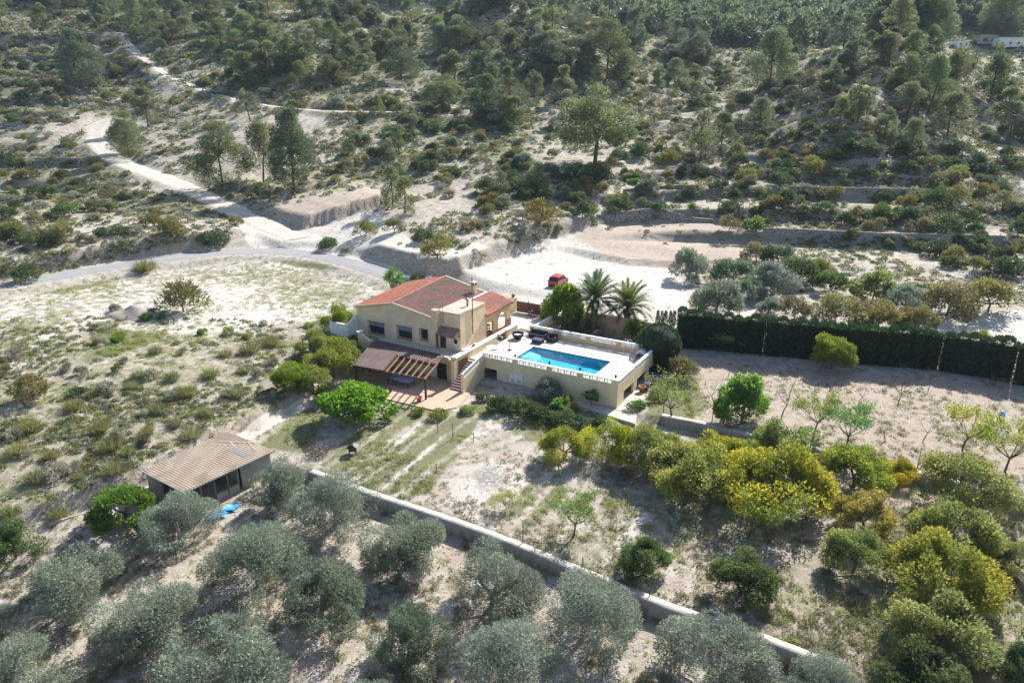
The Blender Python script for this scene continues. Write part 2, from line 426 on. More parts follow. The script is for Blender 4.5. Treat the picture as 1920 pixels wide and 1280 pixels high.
def water_material():
    g = NG('pool_water')
    nrm = g.bump(g.noise(1.6, 2), .12, .06)
    tr = g.n('ShaderNodeBsdfTransparent'); g.put(tr.inputs[0], (.62, .99, .995))
    gl = g.n('ShaderNodeBsdfGlossy'); gl.inputs['Roughness'].default_value = .03; g.put(gl.inputs['Normal'], nrm)
    fr = g.n('ShaderNodeFresnel'); fr.inputs[0].default_value = 1.33; g.put(fr.inputs['Normal'], nrm)
    mx = g.n('ShaderNodeMixShader'); bf = g.n('ShaderNodeNewGeometry').outputs['Backfacing']; g.put(mx.inputs[0], g.math('ADD', g.math('MULTIPLY', fr.outputs[0], g.math('SUBTRACT', 1., bf)), g.math('MULTIPLY', bf, .06)))
    g.put(mx.inputs[1], tr.outputs[0]); g.put(mx.inputs[2], gl.outputs[0])
    return g.done(mx.outputs[0])
def tiles_floor(name, a, b, scale, gap):
    g = NG(name)
    br = g.n('ShaderNodeTexBrick', offset=0.0); g.put(br.inputs['Vector'], g.coord()); br.inputs['Scale'].default_value = scale
    for k, v in (('Color1', a), ('Color2', b), ('Mortar', gap)): g.put(br.inputs[k], v)
    br.inputs['Mortar Size'].default_value = .025; br.inputs['Brick Width'].default_value = .5; br.inputs['Row Height'].default_value = .5
    c = g.mix(g.math('MULTIPLY', g.step(g.noise(.9, 5), .45, .7), .4), br.outputs['Color'], tuple(x * .72 for x in a))
    return g.done(g.bsdf(c, .75, .25))

M['ground'] = ground_material()
M['asphalt'] = plain('worn_asphalt', (.30, .295, .285), (.36, .35, .33), .6, .9, .2, .2)
def road_material(name, a, b, edge, verge, mid):
    g = NG(name); u = g.attr('tint'); n2 = g.noise(.8, 5); n3 = g.noise(4, 5, rough=.65)
    c = g.mix(g.step(n2, .35, .65), a, b)
    c = g.mix(g.math('MULTIPLY', g.step(g.math('ABSOLUTE', g.math('SUBTRACT', u, .45)), .0, .3, .0, 1.), g.math('MULTIPLY', g.step(n3, .35, .6), mid)), c, edge)
    c = g.mix(g.step(g.math('ADD', u, g.math('MULTIPLY', g.math('SUBTRACT', n2, .5), 1.1)), .86, 1.0), c, g.mix(n3, verge, tuple(x * .75 for x in verge)))
    return g.done(g.bsdf(c, .93, .15, g.bump(n3, .4, .08)))
M['track'] = road_material('chalk_track', (.53, .49, .43), (.45, .41, .355), (.37, .325, .27), (.43, .385, .31), .5)
M['asphalt'] = road_material('worn_asphalt', (.245, .245, .25), (.285, .285, .285), (.34, .33, .31), (.46, .42, .36), .35)
M['stucco'] = stucco('cream_stucco', (.76, .59, .395))
M['stucco_pool'] = stucco('pale_yellow_stucco', (.76, .61, .395))
M['ochre'] = stucco('ochre_stucco', (.60, .425, .255))
M['white'] = plain('white_paint', (.80, .79, .76), (.72, .70, .66), 2, .6, .3)
M['trim'] = plain('cream_trim', (.66, .56, .42), (.56, .46, .33), 3, .8)
M['concrete'] = plain('grey_concrete', (.43, .39, .33), (.32, .285, .235), 1.3, .9, .2, .3, streak=True)
M['roofscreed'] = plain('pinkish_roof_screed', (.56, .42, .33), (.46, .33, .255), .9, .9, .2, .2)
M['concrete_pale'] = plain('pale_concrete', (.56, .51, .44), (.46, .41, .34), 1.1, .9, .2, .3)
M['paving'] = tiles_floor('cream_paving', (.66, .60, .51), (.61, .55, .46), .9, (.45, .40, .33))
M['terracotta_floor'] = tiles_floor('terracotta_paving', (.50, .335, .235), (.55, .385, .28), 1.2, (.42, .31, .23))
M['drive'] = plain('driveway_concrete', (.66, .61, .54), (.58, .53, .46), .7, .85, .2, .2)
M['tile_red'] = tile_material('orange_roof_tiles', [(.62, .22, .13), (.70, .30, .19), (.55, .19, .115)], .12)
M['tile_old'] = tile_material('mottled_roof_tiles', [(.25, .15, .125), (.42, .185, .13), (.30, .195, .165), (.37, .165, .125), (.36, .26, .22)], .9)
M['tile_porch'] = tile_material('porch_roof_tiles', [(.50, .19, .13), (.62, .27, .18), (.52, .33, .26)], .4)
M['brown_sheet'] = corrugated_material('brown_corrugated_sheet', (.115, .078, .072), (.145, .10, .092), (.095, .066, .06), .4)
M['shed_sheet'] = corrugated_material('weathered_fibre_cement', (.82, .68, .53), (.72, .575, .44), (.62, .50, .35), .85)
M['wood'] = plain('dark_brown_wood', (.10, .055, .035), (.06, .035, .025), 3, .6)
M['wood_pale'] = plain('sunbleached_wood', (.30, .19, .12), (.22, .13, .085), 3, .7)
M['gate_wood'] = plain('brown_slats', (.16, .085, .05), (.10, .055, .035), 5, .7)
M['iron'] = plain('black_iron', (.02, .02, .022), (.03, .03, .03), 4, .5, .5)
M['grey_metal'] = plain('galvanised_metal', (.34, .34, .34), (.25, .25, .25), 3, .45, .5, 0, .6)
M['glass'] = plain('dark_window_glass', (.02, .025, .035), (.03, .035, .05), 1, .08, .6)
M['shutter'] = plain('pale_roller_shutter', (.36, .40, .46), (.30, .34, .40), 2, .6)
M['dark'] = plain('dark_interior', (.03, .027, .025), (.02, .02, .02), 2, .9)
M['rattan'] = plain('black_rattan', (.018, .018, .024), (.03, .03, .038), 12, .6, .3, .3)
M['pooltile'] = plain('blue_pool_tiles', (.035, .42, .58), (.02, .34, .54), 3, .3)
M['water'] = water_material()
M['terracotta'] = plain('terracotta_pot', (.40, .17, .09), (.33, .13, .07), 5, .8)
M['step'] = plain('purple_brown_riser', (.22, .14, .125), (.17, .105, .095), 5, .8)
M['tread'] = plain('lit_tread', (.46, .34, .31), (.38, .27, .245), 5, .8)  # lighter than the riser: sun on the treads put into the colour
M['red_paint'] = plain('red_car_paint', (.46, .02, .045), (.40, .025, .04), 1, .35, .5)
M['blue_paint'] = plain('light_blue_car_paint', (.16, .42, .60), (.15, .40, .58), 1, .25, .6)
M['rubber'] = plain('tyre_rubber', (.02, .02, .02), (.03, .03, .03), 5, .9)
M['tarp'] = plain('blue_tarpaulin', (.03, .28, .62), (.02, .22, .55), 3, .4, .5, .4)
M['bluegrey'] = plain('faded_blue_tabletop', (.22, .29, .40), (.18, .24, .35), 2, .5)
M['cloth'] = plain('lilac_cloth', (.52, .46, .55), (.45, .40, .48), 3, .9)
M['bark'] = plain('grey_brown_bark', (.16, .12, .09), (.10, .08, .06), 8, .95, .1, .5)
M['bark_pale'] = plain('pale_grey_bark', (.32, .27, .22), (.22, .18, .15), 8, .95, .1, .5)
M['twig'] = plain('bare_grey_twigs', (.20, .155, .13), (.15, .115, .10), 6, .95, .1)
M['palm_trunk'] = plain('palm_trunk_fibre', (.17, .105, .07), (.09, .055, .04), 9, .95, .1, .8)
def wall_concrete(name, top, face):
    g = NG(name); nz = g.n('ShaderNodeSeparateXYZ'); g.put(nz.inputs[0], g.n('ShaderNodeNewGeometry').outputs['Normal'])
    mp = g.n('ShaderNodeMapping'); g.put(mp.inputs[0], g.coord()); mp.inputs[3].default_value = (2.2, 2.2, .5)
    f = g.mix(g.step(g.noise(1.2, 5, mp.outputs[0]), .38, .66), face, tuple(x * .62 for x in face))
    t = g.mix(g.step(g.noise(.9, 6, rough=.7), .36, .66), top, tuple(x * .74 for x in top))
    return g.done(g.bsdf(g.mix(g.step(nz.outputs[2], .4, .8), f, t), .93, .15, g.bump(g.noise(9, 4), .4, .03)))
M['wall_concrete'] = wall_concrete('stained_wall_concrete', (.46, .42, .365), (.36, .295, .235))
def stone_wall():
    g = NG('dry_stone_masonry'); e = g.voro(2.4, None, 'DISTANCE_TO_EDGE'); n = g.noise(3, 5)
    c = g.mix(g.step(e, .02, .10), (.09, .08, .07), g.mix(g.step(n, .35, .65), (.40, .36, .30), (.24, .215, .18)))
    return g.done(g.bsdf(c, .95, .1, g.bump(e, .8, .1)))
M['stone_wall'] = stone_wall()
M['stone'] = plain('dry_stone', (.33, .295, .25), (.20, .18, .155), 2.4, .95, .1, .8)
M['gravel'] = plain('grey_gravel', (.38, .335, .29), (.31, .27, .235), 6, .95, .1, .8)
PG = 2.35
M['pine'] = leaf_mat('pine_needles', [(.046, .060, .026), (.084, .102, .042), (.132, .152, .064)], .25, .35, gain=PG)
M['pine_blue'] = leaf_mat('dark_pine_needles', [(.034, .046, .026), (.058, .074, .040), (.092, .110, .056)], .25, .3, gain=PG)
M['mastic'] = leaf_mat('mastic_leaves', [(.022, .034, .014), (.042, .062, .022), (.075, .098, .034)], .2, .4, gain=2.5)
M['broom'] = leaf_mat('olive_brown_leaves', [(.060, .060, .022), (.105, .100, .036), (.155, .145, .050)], .25, .4, gain=2.1)
M['greyscrub'] = leaf_mat('grey_scrub_leaves', [(.10, .10, .065), (.16, .155, .105), (.22, .21, .15)], .2, .4)
M['olive'] = leaf_mat('olive_leaves', [(.080, .099, .070), (.140, .164, .117), (.235, .265, .195)], .2, .16, .5)
M['olive_dark'] = leaf_mat('deep_olive_leaves', [(.052, .072, .045), (.095, .122, .074), (.16, .195, .125)], .2, .16, .5)
M['citrus'] = leaf_mat('yellow_citrus_leaves', [(.075, .092, .020), (.195, .188, .034), (.34, .29, .050)], .35, .2)
M['citrus_mid'] = leaf_mat('yellow_green_citrus_leaves', [(.062, .090, .022), (.150, .165, .036), (.25, .24, .052)], .35, .2)
M['citrus_green'] = leaf_mat('deep_green_citrus_leaves', [(.028, .050, .016), (.050, .080, .024), (.10, .135, .038)], .3, .2)
M['bright'] = leaf_mat('bright_green_leaves', [(.040, .086, .014), (.080, .148, .026), (.135, .21, .045)], .36, .15)
M['lime'] = leaf_mat('lime_green_leaves', [(.070, .095, .016), (.125, .152, .026), (.20, .215, .042)], .4, .15)
M['fresh'] = leaf_mat('fresh_green_leaves', [(.055, .10, .014), (.105, .175, .024), (.17, .25, .045)], .45, .12)
M['cypress'] = leaf_mat('clipped_cypress', [(.012, .026, .012), (.022, .042, .016), (.050, .080, .026)], .12, .2)
M['palmleaf'] = leaf_mat('palm_leaflets', [(.034, .052, .018), (.060, .082, .028), (.11, .125, .045)], .2, .15, .4)
M['grass'] = leaf_mat('green_grass_blades', [(.10, .125, .030), (.16, .185, .045), (.27, .25, .085)], .3, .3)
M['drygrass'] = leaf_mat('esparto_blades', [(.085, .095, .038), (.125, .13, .052), (.20, .19, .085)], .25, .3)
M['purple'] = leaf_mat('purple_leaves', [(.10, .045, .075), (.16, .075, .12), (.22, .12, .17)], .3, .2)
M['russet'] = leaf_mat('dead_russet_needles', [(.16, .08, .055), (.22, .12, .085), (.25, .15, .11)], .2, .2)

# ------------------------------------------------------------------ mesh helpers
def np_mesh(name, V, F, mats=(), tint=None, mat_idx=None, smooth=False):
    V = np.asarray(V, np.float32); F = np.asarray(F, np.int32)
    me = bpy.data.meshes.new(name)
    me.vertices.add(len(V)); me.vertices.foreach_set('co', V.ravel())
    k = F.shape[1]
    me.loops.add(F.size); me.loops.foreach_set('vertex_index', F.ravel())
    me.polygons.add(len(F)); me.polygons.foreach_set('loop_start', np.arange(0, F.size, k, dtype=np.int32))
    for m in mats: me.materials.append(m)
    if mat_idx is not None: me.polygons.foreach_set('material_index', np.asarray(mat_idx, np.int32))
    if smooth: me.polygons.foreach_set('use_smooth', np.ones(len(F), bool))
    if tint is not None:
        a = me.attributes.new('tint', 'FLOAT', 'POINT'); a.data.foreach_set('value', np.asarray(tint, np.float32))
    me.update(calc_edges=True)
    return me
def link(name, data, parent=None, loc=(0, 0, 0), rz=0.):
    o = bpy.data.objects.new(name, data); COL.objects.link(o)
    o.location = loc; o.rotation_euler = (0, 0, rz)
    if parent is not None: o.parent = parent
    return o
def tag(o, label, cat, group=None):
    o['label'] = label; o['category'] = cat
    if group: o['group'] = group
    return o
def structure(o):
    o['kind'] = 'structure'; return o

class MB:
    """collects faces and links them as ONE mesh object; shapes are given in the house frame (a right, b back, z up)"""
    def __init__(s): s.v = []; s.f = []; s.cut = []
    def add(s, v, f):
        k = len(s.v); s.cut.append((k, len(s.f))); s.v += [tuple(map(float, p)) for p in v]; s.f += [tuple(i + k for i in q) for q in f]; return s
    def hexa(s, p):   # 4 bottom corners counter-clockwise then 4 top corners
        return s.add(p, [(3, 2, 1, 0), (4, 5, 6, 7), (0, 1, 5, 4), (1, 2, 6, 5), (2, 3, 7, 6), (3, 0, 4, 7)])
    def box(s, a0, a1, b0, b1, z0, z1):
        return s.hexa([(a0, b0, z0), (a1, b0, z0), (a1, b1, z0), (a0, b1, z0), (a0, b0, z1), (a1, b0, z1), (a1, b1, z1), (a0, b1, z1)])
    def bev(s, a0, a1, b0, b1, z0, z1, r=.03):
        p = [(a0 + r, b0), (a1 - r, b0), (a1, b0 + r), (a1, b1 - r), (a1 - r, b1), (a0 + r, b1), (a0, b1 - r), (a0, b0 + r)]
        q = [(a0 + 2 * r, b0 + r), (a1 - 2 * r, b0 + r), (a1 - r, b0 + 2 * r), (a1 - r, b1 - 2 * r), (a1 - 2 * r, b1 - r), (a0 + 2 * r, b1 - r), (a0 + r, b1 - 2 * r), (a0 + r, b0 + 2 * r)]
        v = [(*x, z0) for x in p] + [(*x, z1 - r) for x in p] + [(*x, z1) for x in q]
        f = [tuple(range(7, -1, -1)), tuple(range(16, 24))]
        for k in range(2):
            for i in range(8): j = (i + 1) % 8; f.append((k * 8 + i, k * 8 + j, k * 8 + 8 + j, k * 8 + 8 + i))
        return s.add(v, f)
    def prism(s, poly, z0, z1):
        n = len(poly)
        zt = z1 if hasattr(z1, '__len__') else [z1] * n
        v = [(x, y, z0) for x, y in poly] + [(x, y, t) for (x, y), t in zip(poly, zt)]
        return s.add(v, [tuple(range(n - 1, -1, -1)), tuple(range(n, 2 * n))] + [(i, (i + 1) % n, n + (i + 1) % n, n + i) for i in range(n)])
    def bar(s, p, q, w, h=None):
        p, q = Vector(p), Vector(q); d = (q - p).normalized(); h = h or w
        u = d.cross(Vector((0, 0, 1)));
        if u.length < 1e-4: u = Vector((1, 0, 0))
        u.normalize(); t = u.cross(d)
        c = [(-u * w / 2 - t * h / 2), (u * w / 2 - t * h / 2), (u * w / 2 + t * h / 2), (-u * w / 2 + t * h / 2)]
        return s.hexa([p + x for x in c] + [q + x for x in c])
    def tube(s, pts, rad, n=7, cap=True):
        pts = [Vector(p) for p in pts]; v = []; f = []
        rad = rad if hasattr(rad, '__len__') else [rad] * len(pts)
        for i, p in enumerate(pts):
            d = (pts[min(i + 1, len(pts) - 1)] - pts[max(i - 1, 0)]).normalized()
            u = d.cross(Vector((.31, .95, .07))).normalized(); t = d.cross(u)
            v += [p + (u * math.cos(2 * PI * k / n) + t * math.sin(2 * PI * k / n)) * rad[i] for k in range(n)]
        for i in range(len(pts) - 1):
            for k in range(n):
                j = (k + 1) % n; f.append((i * n + k, i * n + j, (i + 1) * n + j, (i + 1) * n + k))
        if cap: f += [tuple(range(n - 1, -1, -1)), tuple(range((len(pts) - 1) * n, len(pts) * n))]
        return s.add(v, f)
    def lathe(s, prof, c=(0, 0), n=14):
        v = []; f = []
        for r, z in prof: v += [(c[0] + r * math.cos(2 * PI * k / n), c[1] + r * math.sin(2 * PI * k / n), z) for k in range(n)]
        for i in range(len(prof) - 1):
            for k in range(n): j = (k + 1) % n; f.append((i * n + k, i * n + j, (i + 1) * n + j, (i + 1) * n + k))
        f += [tuple(range(n - 1, -1, -1)), tuple(range((len(prof) - 1) * n, len(prof) * n))]
        return s.add(v, f)
    def sheet(s, A, B, C, D, ns, nt, period, amp, thick=.02, skip=None):
        """corrugated sheet: A-B the top edge, D-C the bottom edge; ridges run from top to bottom"""
        A, B, C, D = (Vector(p) for p in (A, B, C, D)); nrm = (B - A).cross(D - A).normalized()
        if nrm.z < 0: nrm = -nrm
        v = []; f = []; s.tint = [.5 + .5 * math.sin(2 * PI * i / period) for j in range(nt + 1) for i in range(ns + 1)] * 2
        for j in range(nt + 1):
            t = j / nt
            for i in range(ns + 1):
                u = i / ns; p = (A * (1 - u) + B * u) * (1 - t) + (D * (1 - u) + C * u) * t
                v.append(p + nrm * amp * math.sin(2 * PI * i / period))
        for j in range(nt):
            for i in range(ns):
                if skip and skip((i + .5) / ns, (j + .5) / nt): continue
                k = j * (ns + 1) + i; f.append((k, k + ns + 1, k + ns + 2, k + 1))
        s.add(v, f)
        k0 = len(v); low = [p - nrm * thick for p in v]
        return s.add(low, [tuple(reversed(q)) for q in f])
    def build(s, name, mat, parent=None, smooth=False, origin=None):
        o = origin or (0, 0, 0)
        me = bpy.data.meshes.new(name)
        me.from_pydata([(x - o[0], y - o[1], z - o[2]) for x, y, z in s.v], [], s.f)
        me.materials.append(mat)
        if hasattr(s, 'tint'): me.attributes.new('tint', 'FLOAT', 'POINT').data.foreach_set('value', s.tint)
        if smooth: me.polygons.foreach_set('use_smooth', np.ones(len(me.polygons), bool))
        me.update()
        return link(name, me, parent)
ORIGIN = {}
def thing(name, label, cat, a, b, z, group=None):
    """an Empty at a thing's base, given in the house frame"""
    o = bpy.data.objects.new(name, None); COL.objects.link(o)
    xy = ab_xy(a, b); o.location = (xy[0], xy[1], z); o.rotation_euler = (0, 0, -YAW)
    ORIGIN[o.name] = (a, b, z)
    return tag(o, label, cat, group)
def part(name, mb, mat, t, smooth=False):
    r = t
    while r.parent is not None: r = r.parent
    return mb.build(name, mat, t, smooth, ORIGIN[r.name])
def parts(name, mb, mat, t):
    """every piece of mb as a part of its own"""
    ends = mb.cut[1:] + [(len(mb.v), len(mb.f))]; out = []
    for (v0, f0), (v1, f1) in zip(mb.cut, ends):
        q = MB(); q.add(mb.v[v0:v1], [tuple(i - v0 for i in f) for f in mb.f[f0:f1]]); out.append(part(name, q, mat, t))
    return out
def solo(name, mb, mat, a, b, z, label=None, cat=None, group=None, smooth=False):
    """a thing that is one mesh, given in the house frame"""
    o = mb.build(name, mat, None, smooth, (a, b, z)); xy = ab_xy(a, b)
    o.location = (xy[0], xy[1], z); o.rotation_euler = (0, 0, -YAW)
    return tag(o, label, cat, group) if label else structure(o)

# ------------------------------------------------------------------ the ground sheet
def px_mask(polys, w=12):
    m = np.zeros_like(Z0)
    for p in polys: m = np.maximum(m, soft(p, w))
    return m
PXG, PYG = project(XX, YY, ZG)
chalk = px_mask([[(-60,566),(150,545),(300,508),(500,488),(690,524),(720,560),(650,590),(560,604),(420,622),(250,625),(120,604),(60,690),(-60,700)],
                 [(430,395),(545,438),(700,392),(770,450),(890,480),(800,502),(700,502),(560,468),(470,464)],
                 [(870,525),(960,465),(1090,436),(1260,508),(1310,560),(1250,612),(1000,570)],
                 [(1690,600),(1800,585),(1960,580),(1960,650),(1780,645)],
                 [(1380,570),(1430,590),(1250,640),(1220,600)]], 9)
chalk = np.maximum(chalk, .62 * px_mask([[(825,950),(860,880),(930,845),(1000,885),(980,960),(870,985)], [(1104,1066),(1122,1072),(1222,966),(1204,960)], [(1280,1108),(1296,1112),(1352,990),(1338,985)], [(985,925),(998,930),(1065,865),(1052,862)], [(930,770),(970,790),(860,850),(840,840)], [(560,460),(900,450),(1000,520),(880,530)]], 12))
chalk = np.maximum(chalk, .95 * px_mask([[(1102,1066),(1124,1072),(1226,966),(1204,960)], [(1278,1108),(1298,1112),(1356,990),(1338,985)], [(985,925),(998,930),(1068,865),(1052,862)], [(655,900),(668,904),(800,792),(790,788)], [(715,915),(726,920),(838,815),(828,812)]], 5))
chalk = np.maximum(chalk, .12 * px_mask([[(-60,690),(300,640),(560,650),(560,740),(400,800),(250,860),(60,950),(-60,960)]], 20))
chalk = np.maximum(chalk, .22 * px_mask([[(-60,1000),(600,900),(1960,1400),(-60,1400)], [(-60,430),(440,400),(560,470),(-60,530)], [(1000,880),(1700,1000),(1500,1260),(1000,1050)]], 20))
chalk = np.maximum(chalk, .35 * px_mask([[(1600,735),(1780,760),(1940,790),(1940,720),(1400,680),(1290,672),(1350,720)]], 10))
till = px_mask([[(1075,442),(1120,425),(1260,414),(1500,438),(1470,470),(1440,496),(1260,506),(1140,486)], [(510,395),(600,372),(725,345),(715,388),(640,408),(560,425)]], 6)
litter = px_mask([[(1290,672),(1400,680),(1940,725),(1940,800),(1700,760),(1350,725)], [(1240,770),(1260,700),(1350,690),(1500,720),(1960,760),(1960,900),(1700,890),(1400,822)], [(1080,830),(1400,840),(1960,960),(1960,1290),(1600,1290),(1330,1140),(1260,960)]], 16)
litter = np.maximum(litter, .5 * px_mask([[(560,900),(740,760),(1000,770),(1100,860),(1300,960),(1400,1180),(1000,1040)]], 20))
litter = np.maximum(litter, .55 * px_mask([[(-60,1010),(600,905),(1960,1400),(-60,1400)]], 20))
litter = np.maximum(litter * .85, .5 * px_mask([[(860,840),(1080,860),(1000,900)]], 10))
green = px_mask([[(595,880),(640,830),(745,755),(900,775),(880,830),(800,930),(700,925)], [(860,760),(1000,740),(1180,800),(1000,830)], [(480,840),(560,770),(620,760),(580,850)],
                 [(1210,790),(1220,730),(1290,690),(1330,760),(1280,800)], [(180,590),(300,560),(360,560),(300,640),(150,690)], [(60,552),(220,520),(280,510),(120,556)], [(500,488),(600,492),(640,505),(560,505)],
                 [(560,620),(640,560),(700,570),(660,660)], [(840,960),(1000,900),(1180,940),(1050,1000)]], 10)
rows = .5 + .5 * np.sin(2 * PI * (AA + .4 * NZ) / 2.3)
garden = px_mask([[(560,900),(740,760),(930,770),(1100,860),(1300,960),(1500,1000),(1400,1180),(1000,1040),(700,930)]], 20)
green = np.clip(green * (1 - .55 * garden * sstep(.55, .8, rows)), 0, 1)
green = np.maximum(green, .52 * px_mask([[(-60,620),(560,615),(640,640),(560,760),(300,860),(60,960),(-60,980)]], 25))
green = np.maximum(green, (.42 + 1.0 * fbm(XX, YY, 22, 3, 33)) * sstep(122, 150, YY) + .22 * sstep(210, 300, YY))
green = np.maximum(green, .48 * px_mask([[(900,900),(1960,960),(1960,1320),(1400,1200),(1000,1060)]], 20))
green = np.maximum(green, .30)
green = green * (1 - .62 * chalk) * (1 - .7 * till)
green = np.where(garden > .5, green * np.clip(1.0 + 1.5 * fbm(XX, YY, 4, 3, 88), .2, 1.2), green)
green = np.where(px_mask([[(-60,566),(150,545),(300,508),(500,488),(690,524),(720,560),(650,590),(560,604),(420,622),(250,625),(120,604),(60,690),(-60,700)]]) > .5, np.maximum(green, .36 + .5 * fbm(XX, YY, 9, 3, 71)), green)
ash = px_mask([[(885,885),(915,872),(950,890),(940,915),(900,915)]], 8)
stone = np.maximum(np.maximum(TM1, TM2), TM3)
_nx, _ny = len(GX), len(GY)
_i = np.arange(_nx * _ny).reshape(_ny, _nx)
F = np.stack([_i[:-1, :-1], _i[:-1, 1:], _i[1:, 1:], _i[1:, :-1]], -1).reshape(-1, 4)
gm = np_mesh('ground', np.stack([XX, YY, ZG], -1).reshape(-1, 3), F, [M['ground']], smooth=True)
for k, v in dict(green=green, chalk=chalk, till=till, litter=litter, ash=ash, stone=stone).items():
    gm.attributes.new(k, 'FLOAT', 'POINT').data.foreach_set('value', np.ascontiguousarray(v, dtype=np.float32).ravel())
structure(link('ground', gm))

def ribbon(name, path, w, mat, lift, wob=.0):
    n = len(path); d = np.gradient(path, axis=0); d /= np.linalg.norm(d, axis=1)[:, None]; nr = np.c_[-d[:, 1], d[:, 0]]
    K = 9; V = []
    for k in range(K):
        s_ = (k / (K - 1) - .5)
        ww = w * (1 + wob * fbm(path[:, 0] + 40 * (k > K / 2), path[:, 1], 5, 3, 5)) if wob else w
        q = path + nr * (s_ * ww if np.ndim(ww) == 0 else (s_ * ww)[:, None])
        V.append(np.c_[q, height(q[:, 0], q[:, 1]) + lift * (1 - 1.7 * abs(2 * s_) ** 6)])
    V = np.stack(V, 1).reshape(-1, 3); ii = np.arange(n * K).reshape(n, K)
    F = np.stack([ii[:-1, :-1], ii[1:, :-1], ii[1:, 1:], ii[:-1, 1:]], -1).reshape(-1, 4)
    return structure(link(name, np_mesh(name, V, F, [mat], np.tile(np.abs(np.linspace(-1, 1, K)), n), smooth=True)))
def resample(P, st):
    L = np.r_[0, np.cumsum(np.hypot(*np.diff(P, axis=0).T))]; n = int(L[-1] / st) + 1
    q = np.linspace(0, L[-1], n); return np.c_[np.interp(q, L, P[:, 0]), np.interp(q, L, P[:, 1])]
ribbon('asphalt_road', resample(ROAD, .6), 5.6, M['asphalt'], .10)
ribbon('dirt_track', resample(TRACK, .6), 6.6, M['track'], .10, .5)
ribbon('dirt_track', resample(TRACK2, .9), 4.6, M['track'], .16, .8)
ribbon('dirt_track', resample(TRACK3, .9), 9.5, M['track'], .35, .3)
# ------------------------------------------------------------------ the house
FZ = 2.0                                         # floor of house, terrace and pool deck
def interp(poly, x):
    return float(np.interp(x, [p[0] for p in poly], [p[1] for p in poly]))
def wall_run(mb, axis, u0, u1, w0, w1, z0, top, holes):
    """a wall along axis 'a' or 'b' from u0 to u1, faces at w0 and w1, sloped top, rectangular holes"""
    us = sorted({u0, u1, *[h[0] for h in holes], *[h[1] for h in holes], *[p[0] for p in top if u0 < p[0] < u1]})
    for a, b in zip(us[:-1], us[1:]):
        hs = sorted([h for h in holes if h[0] < (a + b) / 2 < h[1]], key=lambda h: h[2])
        lo = z0; spans = []
        for h in hs:
            if h[2] > lo: spans.append((lo, lo, h[2], h[2]))
            lo = h[3]
        spans.append((lo, lo, interp(top, a), interp(top, b)))
        for za, zb, ta, tb in spans:
            if axis == 'a': p = [(a, w0, za), (b, w0, zb), (b, w1, zb), (a, w1, za), (a, w0, ta), (b, w0, tb), (b, w1, tb), (a, w1, ta)]
            else: p = [(w1, a, za), (w1, b, zb), (w0, b, zb), (w0, a, za), (w1, a, ta), (w1, b, tb), (w0, b, tb), (w0, a, ta)]
            mb.hexa(p)
    return mb
house = thing('country_house', 'cream stucco country house under a two-tone tiled gable roof, beside the pool', 'house', -30, 5, FZ)
TOP = [(-38.6, 5.62), (-32.2, 7.02), (-25.6, 6.08)]
wins = [(-36.45, -33.95, 2.35, 3.95), (-31.5, -29.3, 2.55, 4.12), (-27.75, -26.7, 2.95, 4.3)]
w = MB()
wall_run(w, 'a', -38.6, -25.6, 1.0, 1.3, -.3, TOP, wins)
wall_run(w, 'b', 1.3, 13.2, -38.6, -38.3, 1.5, [(1, 5.6), (13.2, 6.1)], [])
wall_run(w, 'a', -38.3, -25.6, 12.9, 13.2, 1.5, [(-38.6, 6.05), (-32.5, 7.7), (-25.6, 6.2)], [])
wall_run(w, 'b', 7.5, 12.9, -25.6, -25.3, 1.5, [(1, 6.1), (14, 6.2)], [(9.2, 10.4, 2.02, 4.2)])
w.box(-38.25, -25.65, 1.35, 12.85, 1.8, FZ)
part('wall', w, M['stucco'], house)
w = MB()
wall_run(w, 'a', -25.6, -22.0, 1.6, 1.9, 1.5, [(-26, 6.85), (-22, 6.85)], [(-25.25, -24.3, FZ, 4.1)])
wall_run(w, 'b', 1.9, 7.5, -22.3, -22.0, 1.5, [(1, 6.85), (8, 6.85)], [])
wall_run(w, 'b', 1.9, 7.5, -25.6, -25.3, 3.0, [(1, 6.85), (8, 6.85)], [])
w.box(-25.3, -22.3, 7.2, 7.5, 1.5, 6.85)
w.box(-25.85, -25.05, .72, 1.58, 4.25, 7.1)
part('annexe_wall', w, M['stucco'], house)
w = MB(); w.box(-25.62, -21.95, 1.55, 7.55, 6.853, 6.98); w.box(-25.9, -25.0, .68, 1.548, 7.1, 7.22)
part('flat_roof', w, M['roofscreed'], house)
def roof_patch(A, B, C, D, n, rows, amp=.055):
    """tiled slope: A-B along the ridge, D-C along the eave, rounded tile columns and stepped courses"""
    mb = MB(); A, B, C, D = (Vector(p) for p in (A, B, C, D)); nrm = (B - A).cross(D - A).normalized()
    if nrm.z < 0: nrm = -nrm
    v = []; f = []; ns = n * 4; ts = []
    for r in range(rows): ts += [(r / rows, .035), ((r + .96) / rows, .0)]
    ts.append((1, 0)); up = []; 
    for t, lift in ts:
        for i in range(ns + 1):
            u = i / ns; p = (A * (1 - u) + B * u) * (1 - t) + (D * (1 - u) + C * u) * t
            v.append(p + nrm * (amp * abs(math.sin(PI * i / 4)) * 1.5 - lift + .035))
    for j in range(len(ts) - 1):
        for i in range(ns):
            k = j * (ns + 1) + i; f.append((k, k + ns + 1, k + ns + 2, k + 1))
    mb.add(v, f)
    q = [A, B, C, D]; mb.hexa([p - nrm * .16 for p in q] + [p - nrm * .03 for p in q])
    return mb
RF, RB = (-32.2, .85, 7.12), (-32.5, 13.4, 7.86)
part('roof_slope', roof_patch(RF, RB, (-39.0, 13.4, 6.2), (-38.85, .85, 5.68), 30, 13, .085), M['tile_red'], house)
